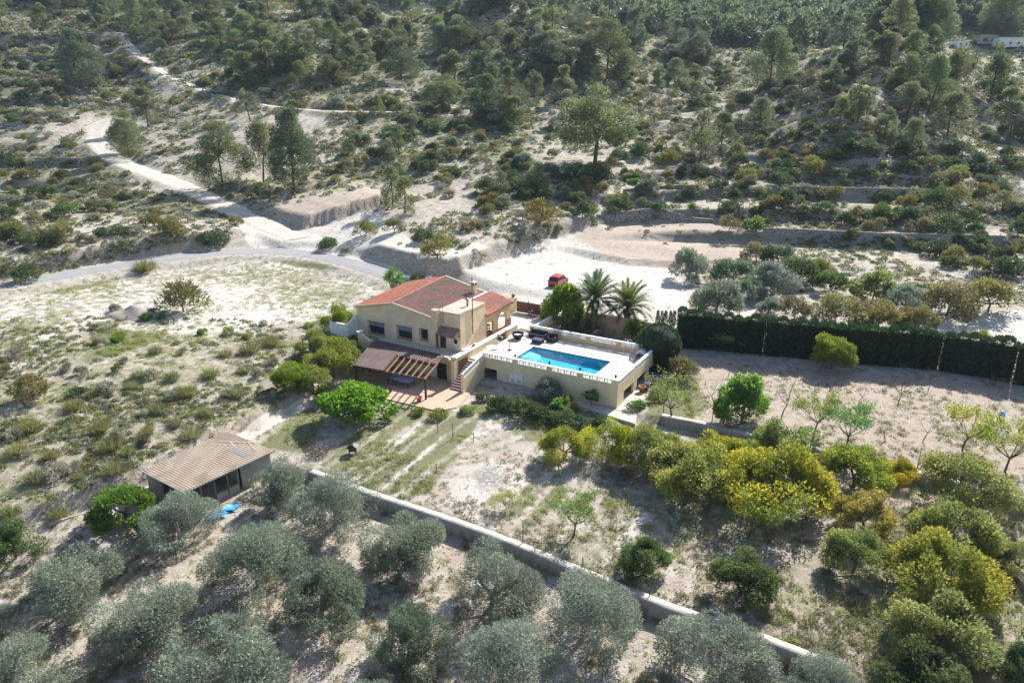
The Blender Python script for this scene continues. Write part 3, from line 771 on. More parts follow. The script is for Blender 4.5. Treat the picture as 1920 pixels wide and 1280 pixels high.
part('roof_slope', roof_patch(RF, RB, (-25.4, 13.4, 6.3), (-25.62, .85, 6.16), 30, 13, .085), M['tile_old'], house)['label'] = 'lichen mottled old tiled slope'
w = MB(); w.tube([(RF[0], RF[1] - .05, RF[2] + .06), (RB[0], RB[1], RB[2] + .06)], .12, 6)
part('ridge', w, M['tile_old'], house)
w = MB()
w.hexa([(-38.95, .72, 5.58), (-32.2, .72, 7.02), (-32.2, .848, 7.02), (-38.95, .848, 5.58), (-38.95, .72, 5.78), (-32.2, .72, 7.24), (-32.2, .848, 7.24), (-38.95, .848, 5.78)])
part('verge_trim', w, M['trim'], house); w = MB()
w.hexa([(-32.2, .72, 7.02), (-25.9, .72, 6.08), (-25.9, .848, 6.08), (-32.2, .848, 7.02), (-32.2, .72, 7.24), (-25.9, .72, 6.27), (-25.9, .848, 6.27), (-32.2, .848, 7.24)])
part('verge_trim', w, M['trim'], house); w = MB()
w.hexa([(-32.5, 13.41, 7.7), (-25.3, 13.41, 6.1), (-25.3, 13.6, 6.1), (-32.5, 13.6, 7.7), (-32.5, 13.41, 8.0), (-25.3, 13.41, 6.45), (-25.3, 13.6, 6.45), (-32.5, 13.6, 8.0)])
part('verge_trim', w, M['trim'], house)
w = MB(); w.hexa([(-25.55, 7.56, 6.2), (-25.3, 7.56, 6.2), (-25.3, 13.4, 6.3), (-25.55, 13.4, 6.3), (-25.55, 7.56, 6.52), (-25.3, 7.56, 6.52), (-25.3, 13.4, 6.62), (-25.55, 13.4, 6.62)])
part('white_verge', w, M['white'], house)
# porch with its arcade
part('porch_roof', roof_patch((-25.28, 7.45, 6.32), (-25.28, 14.4, 6.42), (-21.55, 14.4, 5.42), (-21.55, 7.3, 5.22), 17, 7, .085), M['tile_porch'], house)
def arcade(mb, b0, b1, z0, top, arches, a0, a1):
    xs = [b0]
    for c, hw, sp in arches:
        xs += [c - hw + hw * (1 - math.cos(PI * k / 12)) for k in range(13)]
    xs = sorted(set(xs + [b1]))
    for p, q in zip(xs[:-1], xs[1:]):
        m = (p + q) / 2; lo = [z0, z0]
        for c, hw, sp in arches:
            if c - hw < m < c + hw:
                lo = [sp + math.sqrt(max(0, hw * hw - (u - c) ** 2)) for u in (p, q)]
        mb.hexa([(a1, p, lo[0]), (a1, q, lo[1]), (a0, q, lo[1]), (a0, p, lo[0]), (a1, p, interp(top, p)), (a1, q, interp(top, q)), (a0, q, interp(top, q)), (a0, p, interp(top, p))])
    return mb
w = arcade(MB(), 7.5, 14.2, 1.6, [(7.5, 5.15), (14.2, 5.38)], [(8.68, .88, 3.5), (11.95, 1.15, 3.35)], -22.3, -22.0)
w.box(-25.6, -25.2, 13.9, 14.2, 1.6, 6.1); w.hexa([(-25.2, 13.9, 5.2), (-22.3, 13.9, 4.9), (-22.3, 14.2, 4.9), (-25.2, 14.2, 5.2), (-25.2, 13.9, 6.2), (-22.3, 13.9, 5.4), (-22.3, 14.2, 5.4), (-25.2, 14.2, 6.2)])
part('arcade', w, M['ochre'], house)
w = MB(); w.box(-22.36, -21.94, 13.15, 14.25, 1.9, 3.1); w.box(-22.36, -21.94, 9.6, 10.76, 1.9, 2.4)
parts('pillar_base', w, M['step'], house)
w = MB(); w.box(-25.3, -22.35, 7.5, 13.85, 1.85, 2.02); part('porch_floor', w, M['terracotta_floor'], house)
# chimney, flue
w = MB(); w.box(-26.95, -26.2, 11.5, 12.25, 6.0, 7.75)
for a, b in ((-26.95, 11.5), (-26.35, 11.5), (-26.95, 12.1), (-26.35, 12.1)): w.box(a, a + .15, b, b + .15, 7.75, 8.1)
w.box(-27.02, -26.13, 11.43, 12.32, 8.1, 8.22)
ch = part('chimney', w, M['trim'], house)
w = MB(); w.box(-26.8, -26.35, 11.65, 12.1, 7.752, 8.098); part('chimney_opening', w, M['dark'], ch)
w = MB(); w.lathe([(.14, 6.9), (.14, 7.75), (.24, 7.78), (.24, 7.95), (.05, 8.08)], (-23.2, 5.1)); part('flue', w, M['grey_metal'], house, True)
# windows with shutters and grilles
for i, (a0, a1, z0, z1) in enumerate(wins):
    t = MB().box(a0 + .002, a1 - .002, 1.16, 1.22, z0 + .002, z1 - .002)
    wn = part('window', t, M['glass'], house)
    f = MB()
    for x in (a0, (a0 + a1) / 2 - .04, a1 - .08): f.box(x + .003, x + .077, 1.10, 1.158, z0 + .01, z1 - .01)
    f.box(a0 + .08, a1 - .08, 1.102, 1.156, z0 + .003, z0 + .08)
    part('window_frame', f, M['wood'], wn)
    if i < 2: part('roller_shutter', MB().box(a0 + .01, a1 - .01, 1.04, 1.098, z1 - .58, z1 - .004), M['shutter'], wn)
    g = MB(); n = max(4, int((a1 - a0) / .2))
    for k in range(n + 1):
        x = a0 - .12 + (a1 - a0 + .24) * k / n; g.bar((x, .78, z0 - .15), (x, .78, z1 + .12), .035)
    for z in (z0 - .1, (z0 + z1) / 2, z1 + .08):
        g.bar((a0 - .12, .78, z), (a1 + .12, .78, z), .05)
        for x in (a0 - .12, a1 + .12): g.bar((x, .78, z), (x, .998, z), .04)
    part('window_grille', g, M['iron'], wn)
dr = part('door', MB().box(-25.24, -24.31, 1.7, 1.76, FZ + .01, 4.09), M['wood'], house)
part('door_glazing', MB().box(-25.05, -24.5, 1.66, 1.698, FZ + 1.0, 3.9), M['glass'], dr)
part('canopy', roof_patch((-25.0, 1.58, 5.0), (-22.05, 1.58, 5.0), (-22.05, .35, 4.2), (-25.0, .35, 4.2), 9, 4, .07), M['tile_old'], house)
w = MB()
for x in (-24.95, -23.5, -22.1): w.bar((x, 1.58, 4.0), (x, .5, 4.2), .12)
parts('canopy_bracket', w, M['wood_pale'], house)
w = MB()
for x, z, r in ((-23.75, 3.3, .16), (-23.3, 3.75, .14), (-24.0, 3.8, .13)):
    v = [(x + r * math.cos(2 * PI * k / 12), 1.56, z + r * math.sin(2 * PI * k / 12)) for k in range(12)]
    w.add(v, [tuple(range(11, -1, -1))]); w.add([(p[0], 1.6, p[2]) for p in v] + v, [(k, (k + 1) % 12, 12 + (k + 1) % 12, 12 + k) for k in range(12)])
parts('wall_plate', w, M['white'], house)
w = MB()
for k in range(16):
    th = 2 * PI * k / 16; t2 = 2 * PI * (k + 1) / 16
    w.bar((-22.75 + .42 * math.cos(th), 1.55, 3.3 + .42 * math.sin(th)), (-22.75 + .42 * math.cos(t2), 1.55, 3.3 + .42 * math.sin(t2)), .12)
pw = part('round_window_rim', w, M['white'], house)
v = [(-22.75 + .37 * math.cos(2 * PI * k / 16), 1.585, 3.3 + .37 * math.sin(2 * PI * k / 16)) for k in range(16)]
part('round_pane', MB().add(v, [tuple(range(15, -1, -1))]), M['glass'], pw)

# mast and television aerial on the annexe
w = MB(); w.tube([(-21.9, 4.3, 3.6), (-21.9, 4.3, 11.2)], .07, 6)
for z in (4.4, 6.2): w.box(-22.0, -21.86, 4.22, 4.38, z, z + .12)
solo('mast', w, M['wood_pale'], -21.9, 4.3, 3.6, 'tall thin brown mast clamped to the side of the flat-roofed annexe', 'mast')
t = thing('television_aerial', 'thin television aerial with crossbars on the annexe front wall', 'aerial', -24.6, 1.5, 6.0)
part('mast_tube', MB().tube([(-24.6, 1.52, 5.4), (-24.6, 1.52, 8.3)], .035, 5), M['grey_metal'], t)
w = MB(); w.bar((-25.9, 1.52, 8.05), (-24.3, 1.52, 8.15), .04)
for k in range(7): w.bar((-25.8 + .2 * k, 1.1, 8.06 + .012 * k), (-25.8 + .2 * k, 1.95, 8.06 + .012 * k), .025)
part('aerial_bar', w, M['grey_metal'], t)

# front terrace of the house, lower storey, side steps wall
ft = thing('terrace', 'narrow shaded terrace along the house front above the pergola, with low parapet and rail', 'terrace', -28, -1, FZ)
part('slab', MB().box(-34.2, -20.15, -2.2, .995, 1.72, FZ), M['paving'], ft)
part('parapet', MB().box(-33.6, -21.2, -2.35, -2.2, -.45, 2.6), M['stucco'], ft)
part('parapet_cap', MB().box(-33.7, -21.1, -2.42, -2.12, 2.6, 2.7), M['white'], ft)
part('basement_wall', MB().box(-21.2, -20.1, -2.6, -2.2, -.45, 2.55), M['ochre'], ft)
w = MB()
for k in range(12): w.bar((-26.6 + k * .5, -2.27, 2.7), (-26.6 + k * .5, -2.27, 3.55), .03)
w.bar((-26.7, -2.27, 3.55), (-21.0, -2.27, 3.55), .05); part('handrail', w, M['grey_metal'], ft)
part('basement_door', MB().box(-22.9, -21.5, -2.44, -2.36, -.3, 1.75), M['dark'], ft)
ww = thing('wing_wall', 'pale stepped wing wall with a capped top at the left end of the house front', 'wall', -34.3, -1.5, 1.5)
part('body', MB().hexa([(-34.9, -2.75, -.4), (-33.3, -2.75, -.4), (-33.3, -2.36, -.4), (-34.9, -2.36, -.4), (-34.9, -2.75, 3.55), (-33.3, -2.75, 2.72), (-33.3, -2.36, 2.72), (-34.9, -2.36, 3.55)]).box(-35.2, -34.85, -2.85, -2.26, -.4, 3.7), M['stucco'], ww)
part('cap', MB().box(-35.32, -34.73, -2.97, -2.14, 3.7, 3.84), M['white'], ww)
gt = thing('iron_gate', 'small rusty iron gate between the wing wall and the white side wall', 'gate', -35.6, -2.4, 1.7)
w = MB()
for k in range(8): w.bar((-36.3 + k * .2, -2.6, 1.75), (-36.3 + k * .2, -2.6, 3.0), .03)
w.bar((-36.3, -2.6, 2.9), (-34.9, -2.6, 2.9), .05); w.bar((-36.3, -2.6, 1.85), (-34.9, -2.6, 1.85), .05); part('bars', w, M['gate_wood'], gt)
solo('garden_wall', MB().hexa([(-38.8, -1.0, 1.4), (-38.55, -1.0, 1.4), (-38.55, 1.0, 1.4), (-38.8, 1.0, 1.4), (-38.8, -1.0, 3.6), (-38.55, -1.0, 3.6), (-38.55, 1.0, 4.6), (-38.8, 1.0, 4.6)]).box(-41.8, -38.82, -1.05, -.8, 1.2, 3.6), M['white'], -39.5, -1, 1.4,
     'white side wall with sloping top left of the house', 'wall')

# patio and pergola
PZ = -.3
w = MB().prism([(-33.2, -2.42), (-20.15, -2.62), (-20.15, -2.2), (-17.95, -.3), (-17.3, -2.0), (-15.9, -8.4), (-17.2, -10.3), (-30.5, -10.9)], PZ - .25, PZ)
solo('patio', w, M['terracotta_floor'], -24, -6, PZ)
pg = thing('pergola', 'brown corrugated patio roof with open dark rafters at its front right corner', 'pergola', -26, -6, PZ)
BL, BR, FR, FL = (-33.1, -1.95, 2.86), (-21.85, -2.1, 2.78), (-20.0, -8.7, 2.47), (-30.1, -9.6, 2.45)
def pgp(s_, t_, dz=0):
    q = [(BL[i] * (1 - s_) + BR[i] * s_) * (1 - t_) + (FL[i] * (1 - s_) + FR[i] * s_) * t_ for i in range(3)]
    return (q[0], q[1], q[2] + dz)
w = MB().sheet(BL, BR, FR, FL, 190, 10, 5, .035, .02, lambda u, t_: u > .43 and t_ > .4)
part('roof_sheet', w, M['brown_sheet'], pg, True)
w = MB()
for k in range(7):
    u = .475 + k * .0855; w.bar(pgp(u, .33, -.12), pgp(u, 1.0, -.1), .10, .2)
for k in range(6): w.bar(pgp(.02 + k * .082, 0, -.16), pgp(.02 + k * .082, .99, -.16), .10, .16)
parts('rafter', w, M['wood_pale'], pg)
w = MB(); w.bar(pgp(0, .95, -.30), pgp(1, .95, -.30), .16, .22); w.bar(pgp(.0, .4, -.30), pgp(1, .4, -.30), .14, .2); w.bar(pgp(.44, .38, -.08), pgp(.44, 1.0, -.08), .1, .26)
parts('beam', w, M['wood'], pg)
for u, t_ in ((.985, .955), (.5, .955), (.03, .955), (.03, .4)):
    p = pgp(u, t_, -.4); part('post', MB().bar((p[0], p[1], PZ + .002), p, .2), M['wood'], pg)
# table under the pergola, pots
c1 = ab_z(728, 704, .55); c2 = ab_z(776, 711, .55)
tt = thing('table', 'long faded blue table standing in the shade under the pergola', 'table', (c1[0] + c2[0]) / 2, (c1[1] + c2[1]) / 2, PZ)
ca, cb = (c1[0] + c2[0]) / 2, (c1[1] + c2[1]) / 2
part('tabletop', MB().bev(ca - 1.75, ca + 1.75, cb - .85, cb + .85, .45, .53), M['bluegrey'], tt)
for x in (-1.5, 1.5):
    for y in (-.65, .65): part('leg', MB().bar((ca + x, cb + y, PZ + .002), (ca + x, cb + y, .45), .07), M['iron'], tt)
def pot(a, b, z, r, h, label, mat='terracotta', plant=None):
    o = thing('flower_pot', label, 'flower pot', a, b, z)
    part('pot', MB().lathe([(r * .62, z), (r * .95, z + h * .85), (r * 1.1, z + h * .86), (r * 1.1, z + h), (r * .9, z + h), (r * .85, z + h * .8)], (a, b)), M[mat], o, True)
    return o
a, b = ab_z(786, 752, PZ); pot(a, b, PZ, .34, .55, 'terracotta pot on the patio left of the pergola post')

# stairs up to the deck, with a screen-block parapet
st = thing('stair', 'purple-brown tiled stair climbing from the patio to the pool deck', 'stairs', -18.6, -3, PZ)
w = MB(); w2 = MB(); N = 12; b0, b1 = -4.5, -.25
for k in range(N):
    y0 = b0 + (b1 - b0) * k / N; z1 = PZ + (FZ - PZ) * (k + 1) / N
    w.box(-19.58, -17.72, y0, b1, z1 - (FZ - PZ) / N + (.0 if k else -.02), z1 - .035); w2.box(-19.56, -17.74, y0 - .03, y0 + (b1 - b0) / N - .002, z1 - .034, z1)
part('risers', w, M['step'], st); part('treads', w2, M['tread'], st)
w = MB().hexa([(-17.7, -4.6, PZ - .3), (-17.45, -4.6, PZ - .3), (-17.45, -.02, PZ - .3), (-17.7, -.02, PZ - .3), (-17.7, -4.6, 1.55), (-17.45, -4.6, 1.55), (-17.45, -.02, 2.55), (-17.7, -.02, 2.55)])
w.box(-17.72, -17.43, -4.85, -4.602, PZ - .3, 2.1)
part('stair_wall', w, M['stucco_pool'], st)
def screen(mb, p, q, z0, h, unit=.82, th=.1, slope=0.):
    """white pierced screen blocks in a strip from p to q"""
    p, q = np.array(p, float), np.array(q, float); L = np.hypot(*(q - p)); n = max(1, round(L / unit)); d = (q - p) / L
    def P(u, z): return (*(p + d * u), z0 + slope * u + z)
    for k in range(n):
        u0, u1 = L * k / n + .02, L * (k + 1) / n - .02; um = u0 + (u1 - u0) * .36
        for z in (.03, h * .5, h - .04): mb.bar(P(u0, z), P(u1, z), th, .10)
        for u in (u0 + .03, um, u1 - .03): mb.bar(P(u, .068), P(u, h * .5 - .038), th - .02, .07); mb.bar(P(u, h * .5 + .038), P(u, h - .078), th - .02, .07)
    return mb
w = MB(); screen(w, (-17.575, -4.6), (-17.575, -.15), 1.56, .5, .75, .12, .222)
w.bar((-17.575, -4.8, 2.1), (-17.575, -.1, 3.12), .22, .08)
part('screen_blocks', w, M['white'], st)

# wall between the house walk and the stairs and deck
hw_ = thing('walkway_wall', 'long cream wall with a white top between the house walkway and the stair', 'wall', -19.9, 4, PZ)
w = MB().box(-20.05, -19.75, -2.9, 12.3, PZ - .3, 2.95); w.box(-20.15, -19.65, -3.35, -2.902, PZ - .3, 2.75)
part('body', w, M['stucco_pool'], hw_)
part('coping', MB().box(-20.13, -19.67, -2.9, 12.3, 2.952, 3.04), M['white'], hw_)
part('slatted_panel', MB().box(-19.748, -19.70, -2.35, -.3, .9, 2.5), M['gate_wood'], hw_)
part('urn', MB().lathe([(.16, 2.76), (.34, 3.0), (.38, 3.25), (.3, 3.3)], (-19.9, -3.12)), M['concrete_pale'], hw_, True)
part('deck_gate', MB().box(-19.748, -19.70, 7.3, 8.7, 2.02, 3.0), M['gate_wood'], hw_)
w = MB()
for y in (7.0, 9.0): w.box(-19.78, -19.45, y - .2, y + .2, FZ, 3.2)
parts('gate_pier', w, M['ochre'], hw_)
solo('walkway', MB().box(-22.0, -20.06, -2.2, 14.2, 1.85, FZ + .03), M['paving'], -21, 4, FZ)
w = MB(); n = 10
for k in range(n):
    t0, t1 = k / n, (k + 1) / n; r = lambda t: .9 * math.sqrt(max(0, 1 - t * t))
    w.prism([(-21.98, 1.7 + 3.4 * t0), (-21.98 + r(t0), 1.7 + 3.4 * t0), (-21.98 + r(t1), 1.7 + 3.4 * t1), (-21.98, 1.7 + 3.4 * t1)], FZ + .03, FZ + .22)
solo('kerb', w, M['white'], -21.5, 3, FZ)

# ------------------------------------------------------------------ pool terrace
pt = thing('pool_terrace', 'pale yellow raised pool terrace with white screen-block parapets and open undercroft', 'pool terrace', -9, 6, 0)
w = MB()
wall_run(w, 'a', -17.8, 0, 0, .25, -.75, [(-18, 2.66), (0, 2.66)], [(-17.75, -15.7, -.1, 1.3), (-3.9, -2.23, .1, 1.2)])
part('long_wall', w, M['stucco_pool'], pt)
w = MB()
wall_run(w, 'b', .25, 13.4, -.3, 0, -.6, [(0, 2.56), (13.5, 2.56)], [(2.0, 5.1, -.55, 1.2), (6.2, 9.45, -.55, 1.15), (10.4, 12.45, -.55, 1.1)])
part('pillared_wall', w, M['stucco_pool'], pt)
part('parapet_wall', MB().box(-17.8, -.3, 12.2, 12.5, -.6, 2.56).box(-.3, 0, 13.4, 13.6, -.6, 3.05), M['ochre'], pt)
w = MB()
for a0, a1, b0, b1 in ((-19.74, -14.9, .25, 12.2), (-4.03, -.3, .25, 12.2), (-14.9, -4.03, .25, 3.05), (-14.9, -4.03, 7.95, 12.2)): w.box(a0, a1, b0, b1, 1.75, FZ)
parts('deck', w, M['paving'], pt)
w = MB()
for a0, a1, b0, b1 in ((-15.2, -14.88, 2.75, 8.25), (-4.05, -3.73, 2.75, 8.25), (-14.88, -4.05, 2.75, 3.07), (-14.88, -4.05, 7.93, 8.25)): w.box(a0, a1, b0, b1, FZ + .003, FZ + .05)
part('pool_coping', w, M['white'], pt)
w = MB(); A0, A1, B0, B1 = -14.9, -4.03, 3.05, 7.95
w.add([(A0, B0, 1.99), (A1, B0, 1.99), (A1, B1, 1.99), (A0, B1, 1.99), (A0, B0, 1.25), (A1, B0, 1.0), (A1, B1, 1.0), (A0, B1, 1.25)], [(4, 5, 6, 7), (0, 4, 7, 3), (1, 2, 6, 5), (0, 1, 5, 4), (3, 7, 6, 2)])
part('pool_basin', w, M['pooltile'], pt)
w = MB()
for k, r in enumerate((2.1, 1.6, 1.1)):
    z = 1.38 + .14 * k
    w.prism([(A0 + .01, 5.5 - r)] + [(A0 + .01 + r * math.sin(PI * i / 14), 5.5 - r * math.cos(PI * i / 14)) for i in range(1, 14)] + [(A0 + .01, 5.5 + r)], 1.1, z)
part('pool_step', w, plain('pale_pool_steps', (.45, .68, .78), (.40, .62, .74), 3, .4), pt)
nx, ny = 60, 28; v = []; f = []
for j in range(ny + 1):
    for i in range(nx + 1): v.append((A0 + .003 + (A1 - A0 - .006) * i / nx, B0 + .003 + (B1 - B0 - .006) * j / ny, 1.84))
for j in range(ny):
    for i in range(nx): k = j * (nx + 1) + i; f.append((k, k + 1, k + nx + 2, k + nx + 1))
part('water', MB().add(v, f), M['water'], pt, True)
part('undercroft_floor', MB().box(-17.7, -.32, .27, 12.18, -.55, -.12), M['concrete'], pt)
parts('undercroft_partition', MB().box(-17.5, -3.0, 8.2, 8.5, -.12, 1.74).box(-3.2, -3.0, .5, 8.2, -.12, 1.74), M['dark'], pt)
FRONT = [(-17.6, -13.5), (-12.9, -8.9), (-8.3, -5.0), (-4.35, -.75)]
for a0, a1 in FRONT:
    part('screen_panel', screen(MB(), (a0, .125), (a1, .125), 2.66, .47, .8), M['white'], pt)
w = MB()
xs = [-17.8] + [x for p in FRONT for x in p] + [0]
for k in range(0, len(xs), 2): w.box(xs[k] + (0 if k == 0 else .0), xs[k + 1], .0, .25, 2.66, 3.13)
parts('parapet_pier', w, M['stucco_pool'], pt)
part('parapet_cap', MB().box(-17.85, .04, -.06, .31, 3.13, 3.24), M['white'], pt)
for k in range(4):
    a0 = -17.3 + k * 4.25; part('screen_panel', screen(MB(), (a0, 12.35), (a0 + 3.6, 12.35), 2.56, .56, .8), M['white'], pt)
w = MB()
for k in range(5): a0 = -17.8 if k == 0 else -17.3 + k * 4.25 - .65; w.box(a0, min(a0 + (.5 if k == 0 else .65), 0), 12.2, 12.5, 2.56, 3.12)
parts('parapet_pier', w, M['ochre'], pt)
part('parapet_cap', MB().box(-17.85, -.02, 12.16, 12.54, 3.12, 3.2), M['white'], pt)
for b0, b1 in ((.35, 4.9), (5.3, 9.0), (9.4, 13.3)): part('screen_panel', screen(MB(), (-.15, b0), (-.15, b1), 2.56, .5, .75), M['white'], pt)
part('parapet_cap', MB().box(-.34, .04, .3, 13.6, 3.062, 3.14), M['white'], pt)
wn = part('window', MB().box(-3.88, -2.25, .16, .2, .12, 1.18), M['glass'], pt)
w = MB()
for x in (-3.88, -3.1, -2.31): w.box(x, x + .06, .08, .158, .12, 1.18)
part('window_frame', w, M['iron'], wn)
cab = thing('meter_cabinet', 'white two-door meter cabinet with vents set in the front wall below the pool', 'cabinet', -13, 0, .2)
part('box', MB().box(-13.9, -12.05, -.05, -.003, .15, 1.3), M['white'], cab)
for x in (-13.86, -12.94):
    d = part('cabinet_door', MB().box(x, x + .86, -.1, -.052, .2, 1.26), M['white'], cab)
    w = MB()
    for k in range(5): w.box(x + .2, x + .66, -.115, -.102, .32 + k * .07, .35 + k * .07)
    part('vent', w, M['grey_metal'], d)
solo('service_slab', MB().prism([(-17.3, -.01), (-17.1, -1.5), (-9.6, -1.7), (-9.3, -.01)], -.8, .02), M['concrete'], -13, -1, -.5, 'grey concrete ledge along the foot of the pool terrace front wall', 'slab')
solo('paved_apron', MB().prism([(.02, -.5), (2.0, -.3), (2.6, 13), (.02, 13)], -.35, -.1).prism([(-6.0, -1.3), (3.2, -2.6), (2.6, -.52), (-6.0, -.02)], -.5, -.14), M['concrete_pale'], 1, 4, -.2)
for k, a in enumerate((-13.2, -8.6, -4.68, -.35)):
    l = thing('lantern', ['black lantern on the parapet at the near left pool corner', 'black lantern on the parapet in front of the pool middle', 'black lantern on the parapet before the right half of the pool', 'black lantern on the near right corner pier of the pool terrace'][k], 'lantern', a, .12, 3.2, 'lanterns on the front parapet')
    part('stem', MB().tube([(a, .12, 3.2), (a, .12, 3.45)], .03, 5), M['iron'], l)
    part('lamp_head', MB().lathe([(.06, 3.45), (.13, 3.5), (.15, 3.7), (.05, 3.82)], (a, .12), 6), M['iron'], l)

# furniture on the deck
def seat(name, label, a, b, w_, d_, face, cat):
    o = thing(name, label, cat, a, b, FZ)
    def bx(x0, x1, y0, y1, z0, z1):
        c = []
        for x, y in ((x0, y0), (x1, y0), (x1, y1), (x0, y1)):
            c.append((a + x, b + y) if face == 0 else (a + y, b - x))
        xs_, ys_ = [p[0] for p in c], [p[1] for p in c]
        return MB().bev(min(xs_), max(xs_), min(ys_), max(ys_), z0, z1)
    part('seat', bx(-w_ / 2, w_ / 2, -d_ / 2, d_ / 2, FZ, FZ + .38), M['rattan'], o)
    part('cushion', bx(-w_ / 2 + .16, w_ / 2 - .16, -d_ / 2 + .03, d_ / 2 - .2, FZ + .382, FZ + .52), plain('navy_cushion', (.025, .028, .05), (.02, .022, .04), 6, .8), o)
    part('backrest', bx(-w_ / 2, w_ / 2, d_ / 2 - .2, d_ / 2, FZ + .382, FZ + 1.0), M['rattan'], o)
    for x in (-w_ / 2, w_ / 2 - .16): part('armrest', bx(x, x + .15, -d_ / 2 + .01, d_ / 2 - .21, FZ + .382, FZ + .72), M['rattan'], o)
seat('sofa', 'black rattan sofa against the back parapet of the deck', -16.0, 11.3, 2.5, 1.05, 0, 'sofa')
seat('armchair', 'black rattan armchair right of the black sofa', -13.7, 10.9, 1.2, 1.1, 0, 'armchair')
t = thing('coffee_table', 'low black rattan coffee table in front of the sofa', 'coffee table', -15.1, 9.5, FZ)
part('base', MB().bev(-15.8, -14.4, 9.0, 10.0, FZ, FZ + .5), M['rattan'], t)
part('glass_top', MB().bev(-15.85, -14.35, 8.95, 10.05, FZ + .502, FZ + .54), M['glass'], t)
t = thing('round_basket_chair', 'round black basket chair with grey rim left of the sofa', 'chair', -18.2, 9.6, FZ)
part('bowl', MB().lathe([(.4, FZ), (.75, FZ + .4), (.85, FZ + .8), (.75, FZ + .8), (.6, FZ + .42)], (-18.2, 9.6), 16), M['rattan'], t)
w = MB()
for k in range(14):
    h0, h1 = 2 * PI * k / 14, 2 * PI * (k + 1) / 14
    w.bar((-18.2 + .83 * math.cos(h0), 9.6 + .83 * math.sin(h0), FZ + .86 + .14 * math.sin(h0)), (-18.2 + .83 * math.cos(h1), 9.6 + .83 * math.sin(h1), FZ + .86 + .14 * math.sin(h1)), .07)
part('rim', w, M['grey_metal'], t); part('cushion', MB().lathe([(.55, FZ + .45), (.6, FZ + .55), (.3, FZ + .58)], (-18.2, 9.6)), M['white'], t)
t = thing('garden_table', 'white round garden table on the sunny deck by the stair head', 'table', -18.3, 3.2, FZ)
part('top', MB().lathe([(.75, FZ + .74), (.78, FZ + .76), (.75, FZ + .8)], (-18.3, 3.2), 20), M['white'], t)
for k in range(4): th = PI / 4 + k * PI / 2; part('leg', MB().bar((-18.3 + .55 * math.cos(th), 3.2 + .55 * math.sin(th), FZ), (-18.3 + .4 * math.cos(th), 3.2 + .4 * math.sin(th), FZ + .74), .06), M['white'], t)
def garden_chair(a, b, rz, label):
    o = thing('garden_chair', label, 'chair', a, b, FZ, 'white garden chairs on the deck')
    c, s_ = math.cos(rz), math.sin(rz); P = lambda x, y, z: (a + x * c - y * s_, b + x * s_ + y * c, FZ + z)
    part('seat', MB().hexa([P(-.27, -.26, .44), P(.27, -.26, .44), P(.27, .26, .42), P(-.27, .26, .42), P(-.27, -.26, .48), P(.27, -.26, .48), P(.27, .26, .46), P(-.27, .26, .46)]), M['white'], o)
    part('backrest', MB().hexa([P(-.27, .24, .5), P(.27, .24, .5), P(.27, .29, .5), P(-.27, .29, .5), P(-.25, .38, 1.02), P(.25, .38, 1.02), P(.25, .43, 1.02), P(-.25, .43, 1.02)]), M['white'], o)
    for x in (-.24, .24):
        for y in (-.24, .24): part('leg', MB().bar(P(x * 1.1, y * 1.1, 0), P(x, y, .44), .05), M['white'], o)
        part('armrest', MB().bar(P(x * 1.15, -.24, .66), P(x * 1.15, .3, .7), .06, .04), M['white'], o)
garden_chair(-17.1, 3.5, -1.4, 'white garden chair right of the round white table')
garden_chair(-18.6, 4.6, .2, 'white garden chair behind the round white table')
garden_chair(-17.3, 2.0, -2.3, 'white garden chair nearest the front parapet by the stair head')
a, b = -18.7, 5.9
t = thing('round_grill', 'dark round kettle grill on a thin stand by the walkway wall', 'grill', a, b, FZ)
part('bowl', MB().lathe([(.1, FZ + .75), (.38, FZ + .9), (.42, FZ + 1.1), (.3, FZ + 1.28), (.05, FZ + 1.34)], (a, b), 14), M['iron'], t, True)
for k in range(3): th = 2 * PI * k / 3; part('leg', MB().bar((a + .4 * math.cos(th), b + .4 * math.sin(th), FZ), (a + .2 * math.cos(th), b + .2 * math.sin(th), FZ + .85), .04), M['iron'], t)
t = thing('parasol_base', 'thin dark parasol stand on the bright deck left of the pool', 'parasol stand', -16.9, 5.2, FZ)
part('foot', MB().lathe([(.28, FZ + .003), (.28, FZ + .08), (.08, FZ + .12)], (-16.9, 5.2)), M['iron'], t)
part('tube', MB().tube([(-16.9, 5.2, FZ + .1), (-16.9, 5.2, FZ + 1.2)], .045, 6), M['iron'], t)
t = thing('shower', 'thin steel pool shower frame by the right end of the back parapet', 'shower', -3.2, 10.6, FZ)
w = MB()
for x in (-3.6, -2.6): w.bar((x, 10.9, FZ), (x, 10.9, FZ + 2.1), .05)
w.bar((-3.6, 10.9, FZ + 2.1), (-2.6, 10.9, FZ + 2.1), .05); w.bar((-3.6, 10.9, FZ + 1.2), (-2.6, 10.9, FZ + 1.2), .04)
part('frame', w, M['grey_metal'], t); part('shower_head', MB().bar((-3.1, 10.9, FZ + 2.08), (-3.1, 10.5, FZ + 1.98), .12, .05), M['grey_metal'], t)
solo('bath_mat', MB().bev(-7.4, -6.0, 10.6, 11.4, FZ + .004, FZ + .06), M['concrete_pale'], -6.7, 11, FZ, 'pale square mat in the shade of the back parapet', 'mat')
w = MB(); n = 8
